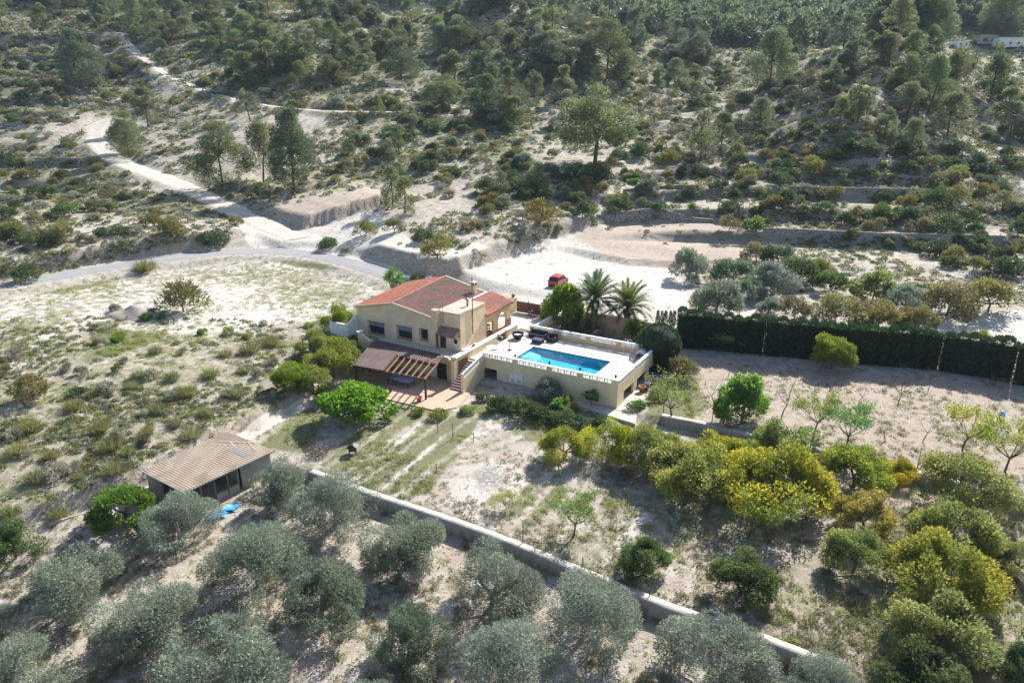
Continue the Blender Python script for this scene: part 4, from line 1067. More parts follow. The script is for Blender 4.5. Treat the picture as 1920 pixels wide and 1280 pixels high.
for k in range(n):
    t0, t1 = PI * k / n, PI * (k + 1) / n
    w.hexa([(-1.3 - .7 * math.cos(t0), 10.5, FZ + .9 * math.sin(t0)), (-1.3 - .7 * math.cos(t1), 10.5, FZ + .9 * math.sin(t1)), (-1.3 - .7 * math.cos(t1), 12.0, FZ + .9 * math.sin(t1)), (-1.3 - .7 * math.cos(t0), 12.0, FZ + .9 * math.sin(t0)),
            (-1.3 - .76 * math.cos(t0), 10.5, FZ + .98 * math.sin(t0) + .01), (-1.3 - .76 * math.cos(t1), 10.5, FZ + .98 * math.sin(t1) + .01), (-1.3 - .76 * math.cos(t1), 12.0, FZ + .98 * math.sin(t1) + .01), (-1.3 - .76 * math.cos(t0), 12.0, FZ + .98 * math.sin(t0) + .01)])
w.box(-1.98, -.62, 11.9, 11.98, FZ, FZ + .6)
solo('pump_cover', w, M['white'], -1.3, 11.2, FZ, 'pale arched pump cover in the far right corner of the deck', 'cover')
def leafy_pot(a, b, z, r, h, label, mat, leafm, n, L, pm='terracotta'):
    o = pot(a, b, z, r, h, label, pm); g = np.random.default_rng(int(abs(a * 100)))
    u = g.normal(size=(n, 3)); u /= np.linalg.norm(u, axis=1)[:, None]; u[:, 2] = np.abs(u[:, 2]) + .3
    V, F_, T = leaf_quads(u * r * .5 + [0, 0, h], u, L, L * .2, g, .4)
    link('leaves', np_mesh('leaves', V, F_, [M[leafm]], T), o)

# house porch contents, driveway, walls, gate
t = thing('trolley', 'white wheeled garden trolley with a lilac cloth under the near porch arch', 'trolley', -23.4, 9.6, 2.02)
w = MB()
for x in (-23.9, -22.9):
    for y in (9.2, 10.0): w.bar((x, y, 2.2), (x, y, 3.0), .06)
w.box(-23.95, -22.85, 9.15, 10.05, 2.55, 2.62); part('frame', w, M['white'], t)
part('cloth', MB().bev(-24.0, -22.8, 9.1, 10.1, 3.0, 3.12), M['cloth'], t)
for y in (9.2, 10.0): part('wheel', MB().tube([(-22.9 - .04, y, 2.19), (-22.9 + .04, y, 2.19)], .17, 12), M['rubber'], t)
part('canister', MB().lathe([(.15, 3.12), (.18, 3.3), (.1, 3.4)], (-23.5, 9.5)), M['iron'], t)
dz_ = MB()
dz_.prism([(-25.2, 14.25), (-17.9, 13.4), (-17.6, 19), (-17.9, 24.5), (-27.5, 24.5), (-27.5, 14.25)], 1.7, 1.97)
solo('driveway', dz_, M['drive'], -22, 18, 1.9)
t = thing('driveway_gate', 'brown slatted double driveway gate between two pillars behind the house', 'gate', -22.2, 20, 1.9)
for x0, x1 in ((-24.3, -22.27), (-22.2, -20.2)):
    part('gate_leaf', MB().box(x0, x1, 19.96, 20.04, 2.05, 3.7), M['gate_wood'], t)
for x in (-24.9, -19.6):
    p = part('pillar', MB().box(x - .45, x + .45, 19.6, 20.4, 1.8, 4.1).box(x - .52, x + .52, 19.53, 20.47, 4.1, 4.22), M['stucco'], t)
    part('finial', MB().lathe([(.2, 4.22), (.3, 4.4), (.22, 4.62), (.05, 4.72)], (x, 20)), M['step'], p, True)
part('gate_post', MB().bar((-22.23, 19.9, 1.98), (-22.23, 19.9, 4.0), .1), M['iron'], t)
t = thing('yard_wall', 'low white yard wall with railing behind the house roof', 'wall', -29, 21, 1.9)
part('body', MB().box(-36, -25.4, 20.6, 20.85, 1.5, 3.0), M['white'], t)
w = MB()
for k in range(22): w.bar((-35.9 + k * .5, 20.72, 3.0), (-35.9 + k * .5, 20.72, 3.6), .03)
w.bar((-36, 20.72, 3.6), (-25.4, 20.72, 3.6), .05); part('railing', w, M['grey_metal'], t)
t = thing('garden_wall', 'ochre wall topped with white screen blocks between the driveway and the palm garden', 'wall', -17.5, 16, .1)
part('body', MB().box(-17.7, -17.4, 12.6, 20.5, -.1, 2.35), M['stucco_pool'], t)
w = screen(MB(), (-17.55, 12.7), (-17.55, 20.4), 2.352, .5, .75); w.box(-17.75, -17.35, 12.6, 20.5, 2.87, 2.95); part('screen_blocks', w, M['white'], t)
w = MB(); n = 14
w.box(-17.4, -3.6, 22.5, 22.9, -.1, 2.75)
for k in range(n):
    t0, t1 = PI / 2 * k / n, PI / 2 * (k + 1) / n
    w.prism([(-3.6, 22.5), (-3.6 + 1.5 * math.sin(t0), 22.5), (-3.6 + 1.5 * math.sin(t1), 22.5), (-3.6 + 1.5 * math.sin(t1), 22.9), (-3.6 + 1.5 * math.sin(t0), 22.9), (-3.6, 22.9)][1:5], -.1, [.8 + 1.95 * math.cos(t0), .8 + 1.95 * math.cos(t1), .8 + 1.95 * math.cos(t1), .8 + 1.95 * math.cos(t0)])
t = thing('retaining_wall', 'tall tan retaining wall with rounded end behind the two palms', 'wall', -10, 22.7, 0)
part('body', w, plain('tan_render', (.42, .33, .25), (.34, .265, .20), 1, .9, .2, .3, streak=True), t)
part('coping', MB().box(-17.45, -3.6, 22.44, 22.96, 2.752, 2.88), M['trim'], t)
a, b = .75, 4.7
pot(a + .1, 5.7, -.1, .42, .75, 'large terracotta pot at the second pier of the undercroft')
pot(1.15, 6.3, -.1, .4, .6, 'dark pot beside the large terracotta pot at the undercroft', 'rattan')
pot(1.0, 7.2, -.1, .36, .7, 'pale flared pot before the middle undercroft opening', 'cloth')
pot(1.2, 8.4, -.1, .4, .5, 'black tub before the middle undercroft opening', 'rattan')
t = thing('wooden_crate', 'pale wooden crate inside the nearest undercroft opening', 'crate', -1.2, 3.6, -.12)
w = MB().bev(-1.7, -.8, 3.0, 4.3, -.12, .55); part('box', w, M['wood_pale'], t)
part('lid', MB().bev(-1.74, -.76, 2.96, 4.34, .552, .62), M['trim'], t)
# ------------------------------------------------------------------ foliage builders
def unit(v): return v / np.maximum(np.linalg.norm(v, axis=-1, keepdims=True), 1e-9)
def leaf_quads(P, N, L, W, g, spread=.5, tbase=None):
    n = len(P)
    d = unit(N + g.normal(size=(n, 3)) * spread)
    s = unit(np.cross(d, g.normal(size=(n, 3))))
    l = (L * (.65 + .7 * g.random(n)))[:, None]; w = (W * (.65 + .7 * g.random(n)))[:, None]
    V = np.stack([P, P + d * l * .5 + s * w * .5, P + d * l, P + d * l * .5 - s * w * .5], 1).reshape(-1, 3)
    F = np.arange(4 * n).reshape(n, 4)
    t = g.random(n) * .7 + .15 if tbase is None else np.clip(tbase + (g.random(n) - .5) * .6, 0, 1)
    return V, F, np.repeat(t, 4)
def lobe_leaves(g, lobes, n, L, W, spread=.5, up=.35, flat=1., core=None, inner=.72, lobe_tint=.5, gaps=0, radial=0.):
    """leaves over the outside of many overlapping lobes; each lobe has its own growth (tint)"""
    C = np.array([l[:3] for l in lobes]); Rr = np.array([l[3] for l in lobes])
    k = g.choice(len(lobes), n, p=Rr ** 2 / (Rr ** 2).sum())
    u = unit(g.normal(size=(n, 3)))
    P = C[k] + u * (Rr[k] * (inner + (1.06 - inner) * g.random(n) ** .5))[:, None] * [1, 1, flat]
    cen = C.mean(0) if core is None else np.array(core)
    out = unit(P - cen)
    keep = ((u * out).sum(1) > -.45) | (g.random(n) < .35)
    for _ in range(gaps):
        d = unit(g.normal(size=3) + [0, 0, .25]); keep &= ((out * d).sum(1) < .90 + .06 * g.random(n))
    P, u, k, out = P[keep], u[keep], k[keep], out[keep]
    N = unit(u * .7 + out * .5 + [0, 0, up])
    lt = (g.random(len(lobes)) - .5) * lobe_tint
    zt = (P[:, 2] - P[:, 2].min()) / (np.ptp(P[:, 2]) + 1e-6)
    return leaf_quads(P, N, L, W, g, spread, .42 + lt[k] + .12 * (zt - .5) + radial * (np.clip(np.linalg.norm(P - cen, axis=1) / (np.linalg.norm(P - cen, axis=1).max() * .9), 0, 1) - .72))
def limbs(g, h0, lobes, r, n=6, lean=.1, split=.35):
    mb = MB(); top = (g.normal() * lean, g.normal() * lean, h0)
    mb.tube([(0, 0, -.35), (top[0] * .4, top[1] * .4 + .03, h0 * .5), top], [r * 1.35, r, r * .85], 7)
    idx = g.permutation(len(lobes))[:n]
    for i in idx:
        c = np.array(lobes[i][:3]); m = (np.array(top) + c) / 2 + g.normal(size=3) * .12 * np.linalg.norm(c - np.array(top)) + [0, 0, -.05]
        mb.tube([top, m, c], [r * .7, r * .45, r * .16], 5)
        for _ in range(2):
            e = c + g.normal(size=3) * lobes[i][3] * .6 + [0, 0, lobes[i][3] * .3]; mb.tube([m * .4 + c * .6, e], [r * .25, r * .07], 4, False)
    return mb
def mb_mesh(name, mb, mat):
    me = bpy.data.meshes.new(name); me.from_pydata(mb.v, [], mb.f); me.materials.append(mat); me.update(); return me
def joined(name, crown, mat_c, mb, mat_t):
    """one mesh of leaves and wood, for trees too far off to show their parts"""
    V, F, T = crown; k = len(V)
    tv = np.array(mb.v); tf = []
    for f in mb.f:
        if len(f) == 4: tf.append(f)
        elif len(f) == 3: tf.append((f[0], f[1], f[2], f[2]))
    tf = np.array([f for f in tf if len(set(f)) == 4]).reshape(-1, 4)
    return np_mesh(name, np.vstack([V, tv]), np.vstack([F, tf + k]), [mat_c, mat_t], np.r_[T, np.zeros(len(tv))], np.r_[np.zeros(len(F)), np.ones(len(tf))])

KIND = {}           # kind -> list of (crown mesh, trunk mesh, joined mesh), canonical height, width
def add_kind(key, h, wd, variants): KIND[key] = (h, wd, variants)
def make_variant(name, crown, cm, mb, tm):
    return (np_mesh('crown', *crown[:2], [cm], crown[2]), mb_mesh('trunk', mb, tm), joined(name, crown, cm, mb, tm))

def pine_lobes(g, h, wd, base, n, cone=.5):
    L = []
    for i in range(n):
        t = g.random() ** .8; z = h * (base + (1 - base) * t)
        rr = wd / 2 * (1 - t ** 1.6 * (1 - .35 * (1 - cone))) * (.62 + .38 * min(1, (t + .05) / .25)) * math.sqrt(g.random() * .8 + .2)
        th = g.random() * 2 * PI
        L.append((rr * math.cos(th), rr * math.sin(th), z, wd * (.13 + .09 * g.random()) * (1.15 - .4 * t)))
    L.append((0, 0, h * .94, wd * .1)); return L
def build_pines():
    for key, mat, dens in (('pine', 'pine', 1.), ('pine_dark', 'pine_blue', 1.)):
        vs = []
        for s in range(8):
            g = np.random.default_rng(100 + s + (50 if key == 'pine_dark' else 0))
            wd = (7.6, 6.4, 8.2, 7.4, 6.8, 5.6, 8.8, 6.2)[s]; base = (.06, .08, .14, .05, .20, .10, .24, .06)[s]
            L = pine_lobes(g, 10, wd, base, (30, 22, 32, 36, 20, 18, 28, 24)[s])
            C = lobe_leaves(g, L, 11000, .34, .125, .62, .55, .85, (0, 0, 4), .45, .6, 4)
            vs.append(make_variant('pine_tree', C, M[mat], limbs(g, 5.5, L, .16, 9, .25), M['bark']))
        add_kind(key, 10, 7.2, vs)
    vs = []
    for s in range(3):          # broad old stone-pine shapes with bare stems
        g = np.random.default_rng(180 + s); L = []
        for i in range(54):
            th = g.random() * 2 * PI; r = 4.5 * math.sqrt(g.random()); z = 3.4 + 6.0 * g.random() * (1 - (r / 5.4) ** 2) + .6 * g.random()
            L.append((r * math.cos(th), r * math.sin(th), z - .25 * r * (g.random() < .4), .75 + .55 * g.random()))
        C = lobe_leaves(g, L, 15000, .38, .12, .55, .5, .75, (0, 0, 6), .35, .5)
        vs.append(make_variant('pine_tree', C, M['pine'], limbs(g, 4.2, L, .22, 12, .2), M['bark']))
    add_kind('pine_broad', 10, 9.5, vs)
    vs = []
    for s in range(3):          # young pines, leafy to the ground
        g = np.random.default_rng(220 + s); L = pine_lobes(g, 5, 3.4, .05, 22, .2)
        C = lobe_leaves(g, L, 3400, .30, .09, .55, .7, .9, (0, 0, 2), .35, .4)
        vs.append(make_variant('pine_tree', C, M['pine'], limbs(g, 3.2, L, .09, 6, .1), M['bark']))
    add_kind('pine_young', 5, 3.2, vs)
    vs = []
    for s in range(3):
        g = np.random.default_rng(240 + s); L = pine_lobes(g, 16, (12.5, 11, 13.5)[s], .10, 80, .4)
        L = [(x, y, z, r * .72) for x, y, z, r in L]
        C = lobe_leaves(g, L, 22000, .42, .15, .6, .55, .85, (0, 0, 6), .5, .55)
        vs.append(make_variant('pine_tree', C, M['pine_blue' if s == 1 else 'pine'], limbs(g, 8, L, .22, 12, .25), M['bark']))
    add_kind('pine_big', 16, 12, vs)
    g = np.random.default_rng(260); L = pine_lobes(g, 10, 6, .2, 26)
    C = lobe_leaves(g, L, 1700, .6, .15, .6, .5, .8, (0, 0, 5), .35, .4)
    add_kind('pine_dead', 10, 6, [make_variant('pine_tree', C, M['russet'], limbs(g, 6.5, L, .17, 12, .25), M['bark'])])
def dome_lobes(g, rx, h, n, r0=.3):
    L = []
    for i in range(n):
        th = g.random() * 2 * PI; q = math.sqrt(g.random()); el = g.random()
        r = rx * q * .8; z = h * (.22 + .6 * math.sqrt(max(0, 1 - q * q)) * (.35 + .65 * el))
        L.append((r * math.cos(th), r * math.sin(th), z, rx * (r0 * .7 + r0 * .6 * g.random())))
    return L
def build_shrubs():
    def mk(key, name, mats, rx, h, nl, n, L, W, spread, up, seeds, trunk='bark', th=.4, r=.05, inner=.5, lt=.5, flat=.85, r0=.3, gaps=0, radial=0.):
        vs = []
        for i, s in enumerate(seeds):
            g = np.random.default_rng(s); D = dome_lobes(g, rx * (.85 + .3 * g.random()), h * (.85 + .3 * g.random()), nl, r0)
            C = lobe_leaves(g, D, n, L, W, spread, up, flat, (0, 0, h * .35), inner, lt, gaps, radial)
            vs.append(make_variant(name, C, M[mats[i % len(mats)]], limbs(g, th, D, r, 5, .08), M[trunk]))
        add_kind(key, h, rx * 2, vs)
    mk('mastic', 'mastic_shrub', ['mastic'], 1.6, 2.0, 16, 1900, .26, .12, .6, .3, (301, 302, 303, 304))
    mk('broom', 'broom_shrub', ['broom'], 1.3, 2.0, 14, 1700, .30, .07, .6, .7, (311, 312, 313, 314), lt=.3)
    mk('grey', 'grey_shrub', ['greyscrub'], .8, .9, 10, 700, .22, .06, .7, .6, (321, 322, 323))
    mk('green', 'green_shrub', ['bright'], 1.2, 1.6, 14, 1500, .24, .11, .6, .4, (331, 332), lt=.4)
    mk('lime', 'lime_shrub', ['lime'], 1.2, 1.6, 14, 1500, .24, .10, .6, .4, (341, 342), lt=.4)
    mk('thicket', 'thicket_tree', ['mastic', 'olive_dark', 'broom'], 2.6, 3.6, 24, 4600, .30, .13, .6, .35, (351, 352, 353), th=.9, r=.09, r0=.26)
    mk('thicket_green', 'thicket_tree', ['citrus_green', 'lime'], 2.6, 3.6, 24, 4400, .28, .13, .6, .35, (356, 357), th=.9, r=.09, r0=.26)
    mk('olive', 'olive_tree', ['olive', 'olive', 'olive', 'olive_dark', 'olive', 'olive'], 2.9, 3.6, 19, 25000, .175, .05, .8, .5, (361, 362, 363, 364, 365, 368), 'bark_pale', .8, .15, .62, .34, .95, .31, 5)
    mk('olive_wild', 'olive_tree', ['olive'], 2.6, 3.4, 26, 6500, .34, .09, .65, .45, (366, 367), 'bark_pale', .9, .13, .4, .35, .85, .27)
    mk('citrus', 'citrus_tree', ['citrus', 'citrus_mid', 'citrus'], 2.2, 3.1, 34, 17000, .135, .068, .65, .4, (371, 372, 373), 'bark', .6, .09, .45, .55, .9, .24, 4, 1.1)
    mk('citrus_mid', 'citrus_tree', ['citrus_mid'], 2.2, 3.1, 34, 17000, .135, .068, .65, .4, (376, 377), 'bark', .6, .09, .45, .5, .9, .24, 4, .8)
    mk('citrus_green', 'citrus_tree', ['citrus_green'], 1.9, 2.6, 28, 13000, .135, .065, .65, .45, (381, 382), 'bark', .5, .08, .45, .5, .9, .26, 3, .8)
    mk('leafy', 'broadleaf_tree', ['bright'], 1.9, 3.2, 24, 7500, .20, .10, .65, .5, (391, 392), 'bark', 1.1, .08, .45, .5, .85, .24)
    mk('fresh', 'broadleaf_tree', ['fresh'], 1.9, 3.2, 30, 9000, .20, .10, .65, .5, (393,), 'bark_pale', 1.0, .08, .45, .4, .95, .26)
    mk('fig', 'fig_tree', ['fresh'], 3.2, 3.4, 40, 9000, .27, .17, .6, .7, (396,), 'bark_pale', .9, .14, .5, .35, .7, .20)
    mk('limetree', 'broadleaf_tree', ['lime'], 2.4, 3.6, 34, 14000, .16, .075, .65, .4, (401, 402), 'bark', 1.0, .09, .45, .5, .85, .24)
def bare_tree(g, h, sp, n, r, leafm=None, leaves=0):
    mb = MB(); top = np.array([g.normal() * .08 * h, g.normal() * .08 * h, h * .32])
    mb.tube([(0, 0, -.2), top * .5 + [.02, .03, 0], top], [r * 1.3, r, r * .8], 6); tips = []
    for i in range(n):
        th = 2 * PI * (i + g.random() * .6) / n; e = top + [math.cos(th) * sp * .5 * (.5 + .5 * g.random()), math.sin(th) * sp * .5 * (.5 + .5 * g.random()), h * (.3 + .25 * g.random())]
        m = (top + e) / 2 + [0, 0, -.04 * h]; mb.tube([top, m, e], [r * .55, r * .4, r * .18], 5)
        for _ in range(5):
            f = e * .55 + m * .45 + (e - m) * g.random() * .9; q = f + g.normal(size=3) * [sp * .16, sp * .16, h * .10] + [0, 0, h * .13]
            mb.tube([f, q], [r * .18, r * .07], 3, False); tips.append(q)
            for _ in range(2): q2 = (f + q) / 2 + g.normal(size=3) * [sp * .10, sp * .10, h * .07] + [0, 0, h * .06]; mb.tube([(f + q) / 2, q2], [r * .1, r * .05], 3, False); tips.append(q2)
    C = None
    if leaves:
        T = np.array(tips); k = g.integers(0, len(T), leaves); P = T[k] + g.normal(size=(leaves, 3)) * sp * .05
        C = leaf_quads(P, g.normal(size=(leaves, 3)) + [0, 0, .5], .13, .075, g, .5)
    return mb, C
build_pines(); build_shrubs()
vs = []
for s in range(4):
    g = np.random.default_rng(420 + s); mb, _ = bare_tree(g, 2.8, 2.6, (4, 5, 3, 6)[s], .05); vs.append((None, mb_mesh('trunk', mb, M['twig']), mb_mesh('bare_tree', mb, M['twig'])))
add_kind('bare', 2.8, 2.4, vs)
vs = []
for s in range(3):
    g = np.random.default_rng(430 + s); mb, _ = bare_tree(g, 5, 6, 9, .10)
    _, tw = bare_tree(g, 5, 6, 9, .10, None, 900); V, F, T = tw
    vs.append((None, None, joined('bare_tree', (V, F, T * 0 + .2), M['twig'], mb, M['twig'])))
add_kind('bare_big', 5, 6, vs)
vs = []
for s, m in enumerate(('lime', 'citrus', 'bright')):
    g = np.random.default_rng(440 + s); mb, C = bare_tree(g, 2.6, 2.6, 7, .06, m, 2000); vs.append(make_variant('sapling', C, M[m], mb, M['bark']))
add_kind('sapling', 2.6, 2.6, vs)
def grass_clump(g, n, h, spread, L, W):
    th = g.random(n) * 2 * PI; r = spread * np.sqrt(g.random(n)); P = np.c_[r * np.cos(th), r * np.sin(th), np.full(n, -.03)]
    N = unit(np.c_[np.cos(th) * r / spread * .9, np.sin(th) * r / spread * .9, np.full(n, 1.)])
    return leaf_quads(P, N, L, W, g, .28)
vs = []
for s in range(3):
    g = np.random.default_rng(450 + s); C = grass_clump(g, 420, 1, .55, 1.25, .05)
    me = np_mesh('grass_tussock', *C[:2], [M['drygrass']], C[2]); vs.append((None, None, me))
add_kind('tussock', 1.0, 2.0, vs)

# ------------------------------------------------------------------ planting
RNG = random.Random(11)
PLANTED = []         # (object, kind, photo x, photo y, height in photo pixels)
def plant(kind, x, y, hgt, label=None, cat=None, group=None, parts=False, variant=None, wide=1., name=None, z=None, mats=None):
    H0, W0, vs = KIND[kind]
    v = vs[RNG.randrange(len(vs)) if variant is None else variant % len(vs)]
    z = float(height(x, y)) - .03 if z is None else z
    sc = hgt / H0; nm = name or v[2].name.split('.')[0]
    if parts and v[0] is not None:
        o = bpy.data.objects.new(nm, None); COL.objects.link(o)
        t = link('trunk', v[1], o); c = link('crown', v[0], o)
    else:
        o = link(nm, v[2])
    o.location = (x, y, z); o.rotation_euler = (0, 0, RNG.random() * 2 * PI)
    o.scale = (sc * wide, sc * wide, sc)
    if label: tag(o, label, cat, group)
    px, py = project(x, y, z)
    PLANTED.append([o, kind, float(px), float(py), label])
    return o
def plant_px(kind, px, py, hpx=None, wpx=None, **kw):
    """plant so that the foot stands where the photo shows it, at the height measured there"""
    p = hit(px, py); d = p[1] * cC - (p[2] - CH) * sC
    H0, W0, _ = KIND[kind]; m = d / CF
    hgt = hpx * m / cC * .93 if hpx else wpx * m * H0 / W0
    wide = (wpx * m) / (W0 * hgt / H0) if (wpx and hpx) else 1.
    return plant(kind, p[0], p[1], hgt, wide=min(max(wide, .6), 1.9), **kw)
def hit_up(px, py, up):
    """ground point above which, at height up, something shows at this photo pixel"""
    r = ray(px, py); p = np.array([0, 0, CH])[None] + _T[:, None] * r[None]
    h = height(p[:, 0], p[:, 1]) + up
    b = np.nonzero((p[:, 2] < h) & (p[:, 1] > 15))[0]
    k = b[0] if len(b) else len(p) - 1
    return p[k]
def plant_c(kind, cx, cy, wpx, label=None, cat=None, group=None, hf=1., parts=True, **kw):
    """plant so that the middle of the crown stands where the photo shows it"""
    H0, W0, _ = KIND[kind]; hm = 2.
    for _ in range(4):
        p = hit_up(cx, cy, hm * .52); d = p[1] * cC - (p[2] - CH) * sC; wm = wpx * d / CF; hm = wm * H0 / W0 * hf
    return plant(kind, p[0], p[1], hm, label, cat, group, parts, wide=1 / hf, **kw)
def plant_base(kind, bx, by, hpx, wpx, label, cat, group=None, **kw):
    p = hit(bx, by); m = (p[1] * cC - (p[2] - CH) * sC) / CF; h = hpx * m / cC; H0, W0, _ = KIND[kind]
    return plant(kind, p[0], p[1], h, label, cat, group, True, wide=wpx * m * H0 / (W0 * h), **kw)
ORD = ['leftmost', 'second', 'third', 'fourth', 'fifth', 'sixth', 'seventh', 'eighth', 'ninth', 'tenth', 'eleventh', 'twelfth', 'thirteenth', 'fourteenth', 'fifteenth', 'sixteenth', 'seventeenth', 'eighteenth', 'nineteenth', 'twentieth']

# ---- olive grove in the foreground
OG = 'olive trees of the near grove'
for n_, (cx, cy, w, v, l) in enumerate([(335, 985, 150, 0, 'grey-green olive tree before the left half of the shed'),
    (515, 903, 128, 1, 'grey-green olive tree hiding the right end of the shed'),
    (628, 952, 146, 2, 'rounded olive tree right of the blue tarpaulin, under the concrete wall end'),
    (766, 1015, 168, 0, 'broad olive tree against the concrete wall below the garden rows'),
    (148, 1084, 186, 1, 'low spreading olive tree at far left below the bright green tree'),
    (478, 1058, 170, 2, 'twin-crowned pale olive tree in the middle of the left grove'),
    (598, 1118, 205, 3, 'largest and darkest green olive tree in the grove centre'),
    (283, 1155, 198, 0, 'open-crowned olive tree below the low spreading one at left'),
    (432, 1228, 245, 1, 'wide pale olive tree at the bottom edge left of centre'),
    (772, 1195, 180, 3, 'dense dark rounded olive tree at bottom centre'),
    (922, 1095, 178, 0, 'olive tree touching the foot of the concrete wall, centre of photo'),
    (1094, 1155, 188, 2, 'olive tree below the concrete wall bend, right of centre'),
    (1335, 1222, 222, 1, 'broad olive tree overlapping the concrete wall at lower right'),
    (962, 1250, 190, 2, 'olive tree cut by the bottom edge right of the dense dark one'),
    (58, 1262, 180, 0, 'olive tree in the bottom left corner'),
    (0, 1155, 70, 1, 'olive crown half cut by the left edge'),
    (1548, 1285, 130, 2, 'olive tree cut by the bottom edge at the wall end'),
    (690, 1345, 170, 0, 'olive crown only just showing at the bottom edge')]):
    plant_c('olive', cx, cy - 3, w * 1.03, l, 'olive tree', OG, variant=(v if v == 3 or n_ % 2 else (4, 5, 2)[v]))
plant_c('leafy', 232, 950, 138, 'bright green broadleaf tree with slim trunk left of the shed', 'tree', hf=.75, variant=0)
plant_c('citrus_green', 22, 1022, 100, 'green orange tree cut by the left edge', 'citrus tree')
plant_c('fig', 665, 748, 160, 'bright green spreading fig tree with pale trunk in front of the patio', 'fig tree', hf=.9)

# ---- citrus orchard
CG = 'citrus trees of the orchard'
for k, cx, cy, w, l in [('citrus_mid', 1058, 830, 98, 'yellow-green citrus tree standing alone left of the orchard row'),
    ('citrus', 1150, 822, 105, 'bright yellow citrus tree at the left end of the long row'),
    ('citrus', 1225, 838, 120, 'bright yellow citrus tree second in the long row below the pool corner'),
    ('citrus', 1306, 878, 150, 'golden citrus tree in the middle of the long row'),
    ('citrus', 1455, 892, 190, 'largest golden citrus tree of the long row'),
    ('citrus_mid', 1400, 855, 120, 'golden-green citrus tree wedged behind the largest one'),
    ('citrus', 1352, 848, 112, 'golden citrus tree behind the middle of the long row, left of the wedged one'), ('citrus', 1262, 868, 112, 'golden citrus tree between the second and the middle tree of the long row'),
    ('citrus_mid', 1475, 832, 150, 'greener citrus tree behind the largest golden one by the second wall'),
    ('citrus_mid', 1608, 868, 140, 'green citrus tree with yellow tips at the right end of the long row'),
    ('citrus', 1686, 882, 64, 'small yellow citrus bush beside the gap in the second wall'),
    ('citrus', 1625, 955, 125, 'yellow citrus tree below the right end of the long row'),
    ('citrus_mid', 1608, 1030, 135, 'olive-green citrus tree in the bare ground right of the saplings'),
    ('citrus', 1812, 905, 165, 'yellow citrus tree in front of the second wall at right'),
    ('citrus_mid', 1795, 985, 160, 'uppermost green citrus tree in the right column below the yellow one'),
    ('citrus_mid', 1772, 1065, 205, 'widest citrus tree in the right column'),
    ('citrus_mid', 1766, 1172, 190, 'dark green citrus tree with yellow shoots low in the right column'),
    ('citrus_green', 1740, 1268, 180, 'green citrus tree cut by the bottom edge in the right column'),
    ('citrus_mid', 1915, 1045, 90, 'yellow citrus tree cut by the right edge'),
    ('citrus_green', 1920, 1240, 100, 'green citrus bush in the bottom right corner'),
    ('citrus_green', 1210, 1045, 112, 'dark green round citrus tree above the concrete wall'),
    ('citrus_green', 1393, 1078, 150, 'wide deep green citrus tree right of the dark round one'),
    ('citrus_mid', 1060, 752, 44, 'small yellowish citrus bush at the foot of the pool terrace')]:
    plant_c(k, cx, cy, w * (1.06 if cy < 900 else 1.1 if cx > 1700 else .96), l, 'citrus tree', CG)
for cx, cy, w, v, l in [(1075, 975, 78, 2, 'small green sapling with its shadow above the concrete wall'),
    (950, 940, 34, 1, 'tiny yellow sapling on the white garden path'),
    (1443, 982, 80, 0, 'pale thin sapling left of the olive-green citrus tree'),
    (1530, 782, 72, 0, 'small lime sapling above the orchard row on the second terrace'),
    (1590, 808, 78, 2, 'green two-stemmed sapling above the right end of the orchard row'),
    (1645, 652 + 180, 10, 0, None), (1812, 805, 78, 1, 'yellow-leaved forked sapling on the right terrace'),
    (1893, 845, 95, 0, 'yellow-green sapling near the right edge above the second wall'),
    (1262, 762, 70, 0, 'thin yellow-leaved vine sapling by the pool terrace path'),
    (1108, 752, 30, 2, 'thin dark sapling before the small window of the pool terrace')]:
    if l: plant_c('sapling', cx, cy, w, l, 'sapling', variant=v)
plant_base('sapling', 1352, 655, 30, 54, 'low flat-topped sapling in the hedge shade behind the pool', 'sapling', variant=1)
plant_base('fresh', 1391, 793, 106, 108, 'bright green round tree with dark trunk on the right terrace', 'tree')
plant_base('limetree', 1558, 692, 66, 98, 'yellow-green spreading tree in front of the clipped hedge', 'tree')
for bx, by, h, l in [(1466, 777, 66, 'bare twiggy sapling right of the bright round tree'), (1549, 744, 48, 'bare sapling above the lime sapling'), (1609, 757, 48, 'bare sapling with weeds at its foot'),
    (1684, 755, 58, 'tall bare sapling with dark trunk mid terrace'), (1740, 731, 42, 'bare wide sapling at the edge of the hedge shade'), (1661, 828, 52, 'stout-trunked bare tree above the orchard row'),
    (1729, 828, 56, 'leaning bare tree right of the stout-trunked one'), (1719, 873, 44, 'bare grey stump tree beside the second wall'), (1804, 790, 50, 'bare forked tree behind the yellow-leaved sapling'),
    (1867, 742, 44, 'bare sapling in the gap of hedge shade at right'), (1365, 707, 36, 'bare sapling behind the bright round tree'), (1342, 760, 60, 'bare sapling left of the bright round tree'),
    (1305, 727, 26, 'tiny bare sapling near the pool topiary'), (1690, 700, 30, 'bare sapling deep in the hedge shade'), (1480, 735, 44, 'thin bare sapling behind the bright round tree on the right')]:
    plant_px('bare', bx, by, hpx=h * .95, label=l, cat='bare tree', group='bare saplings of the right terrace', parts=False)

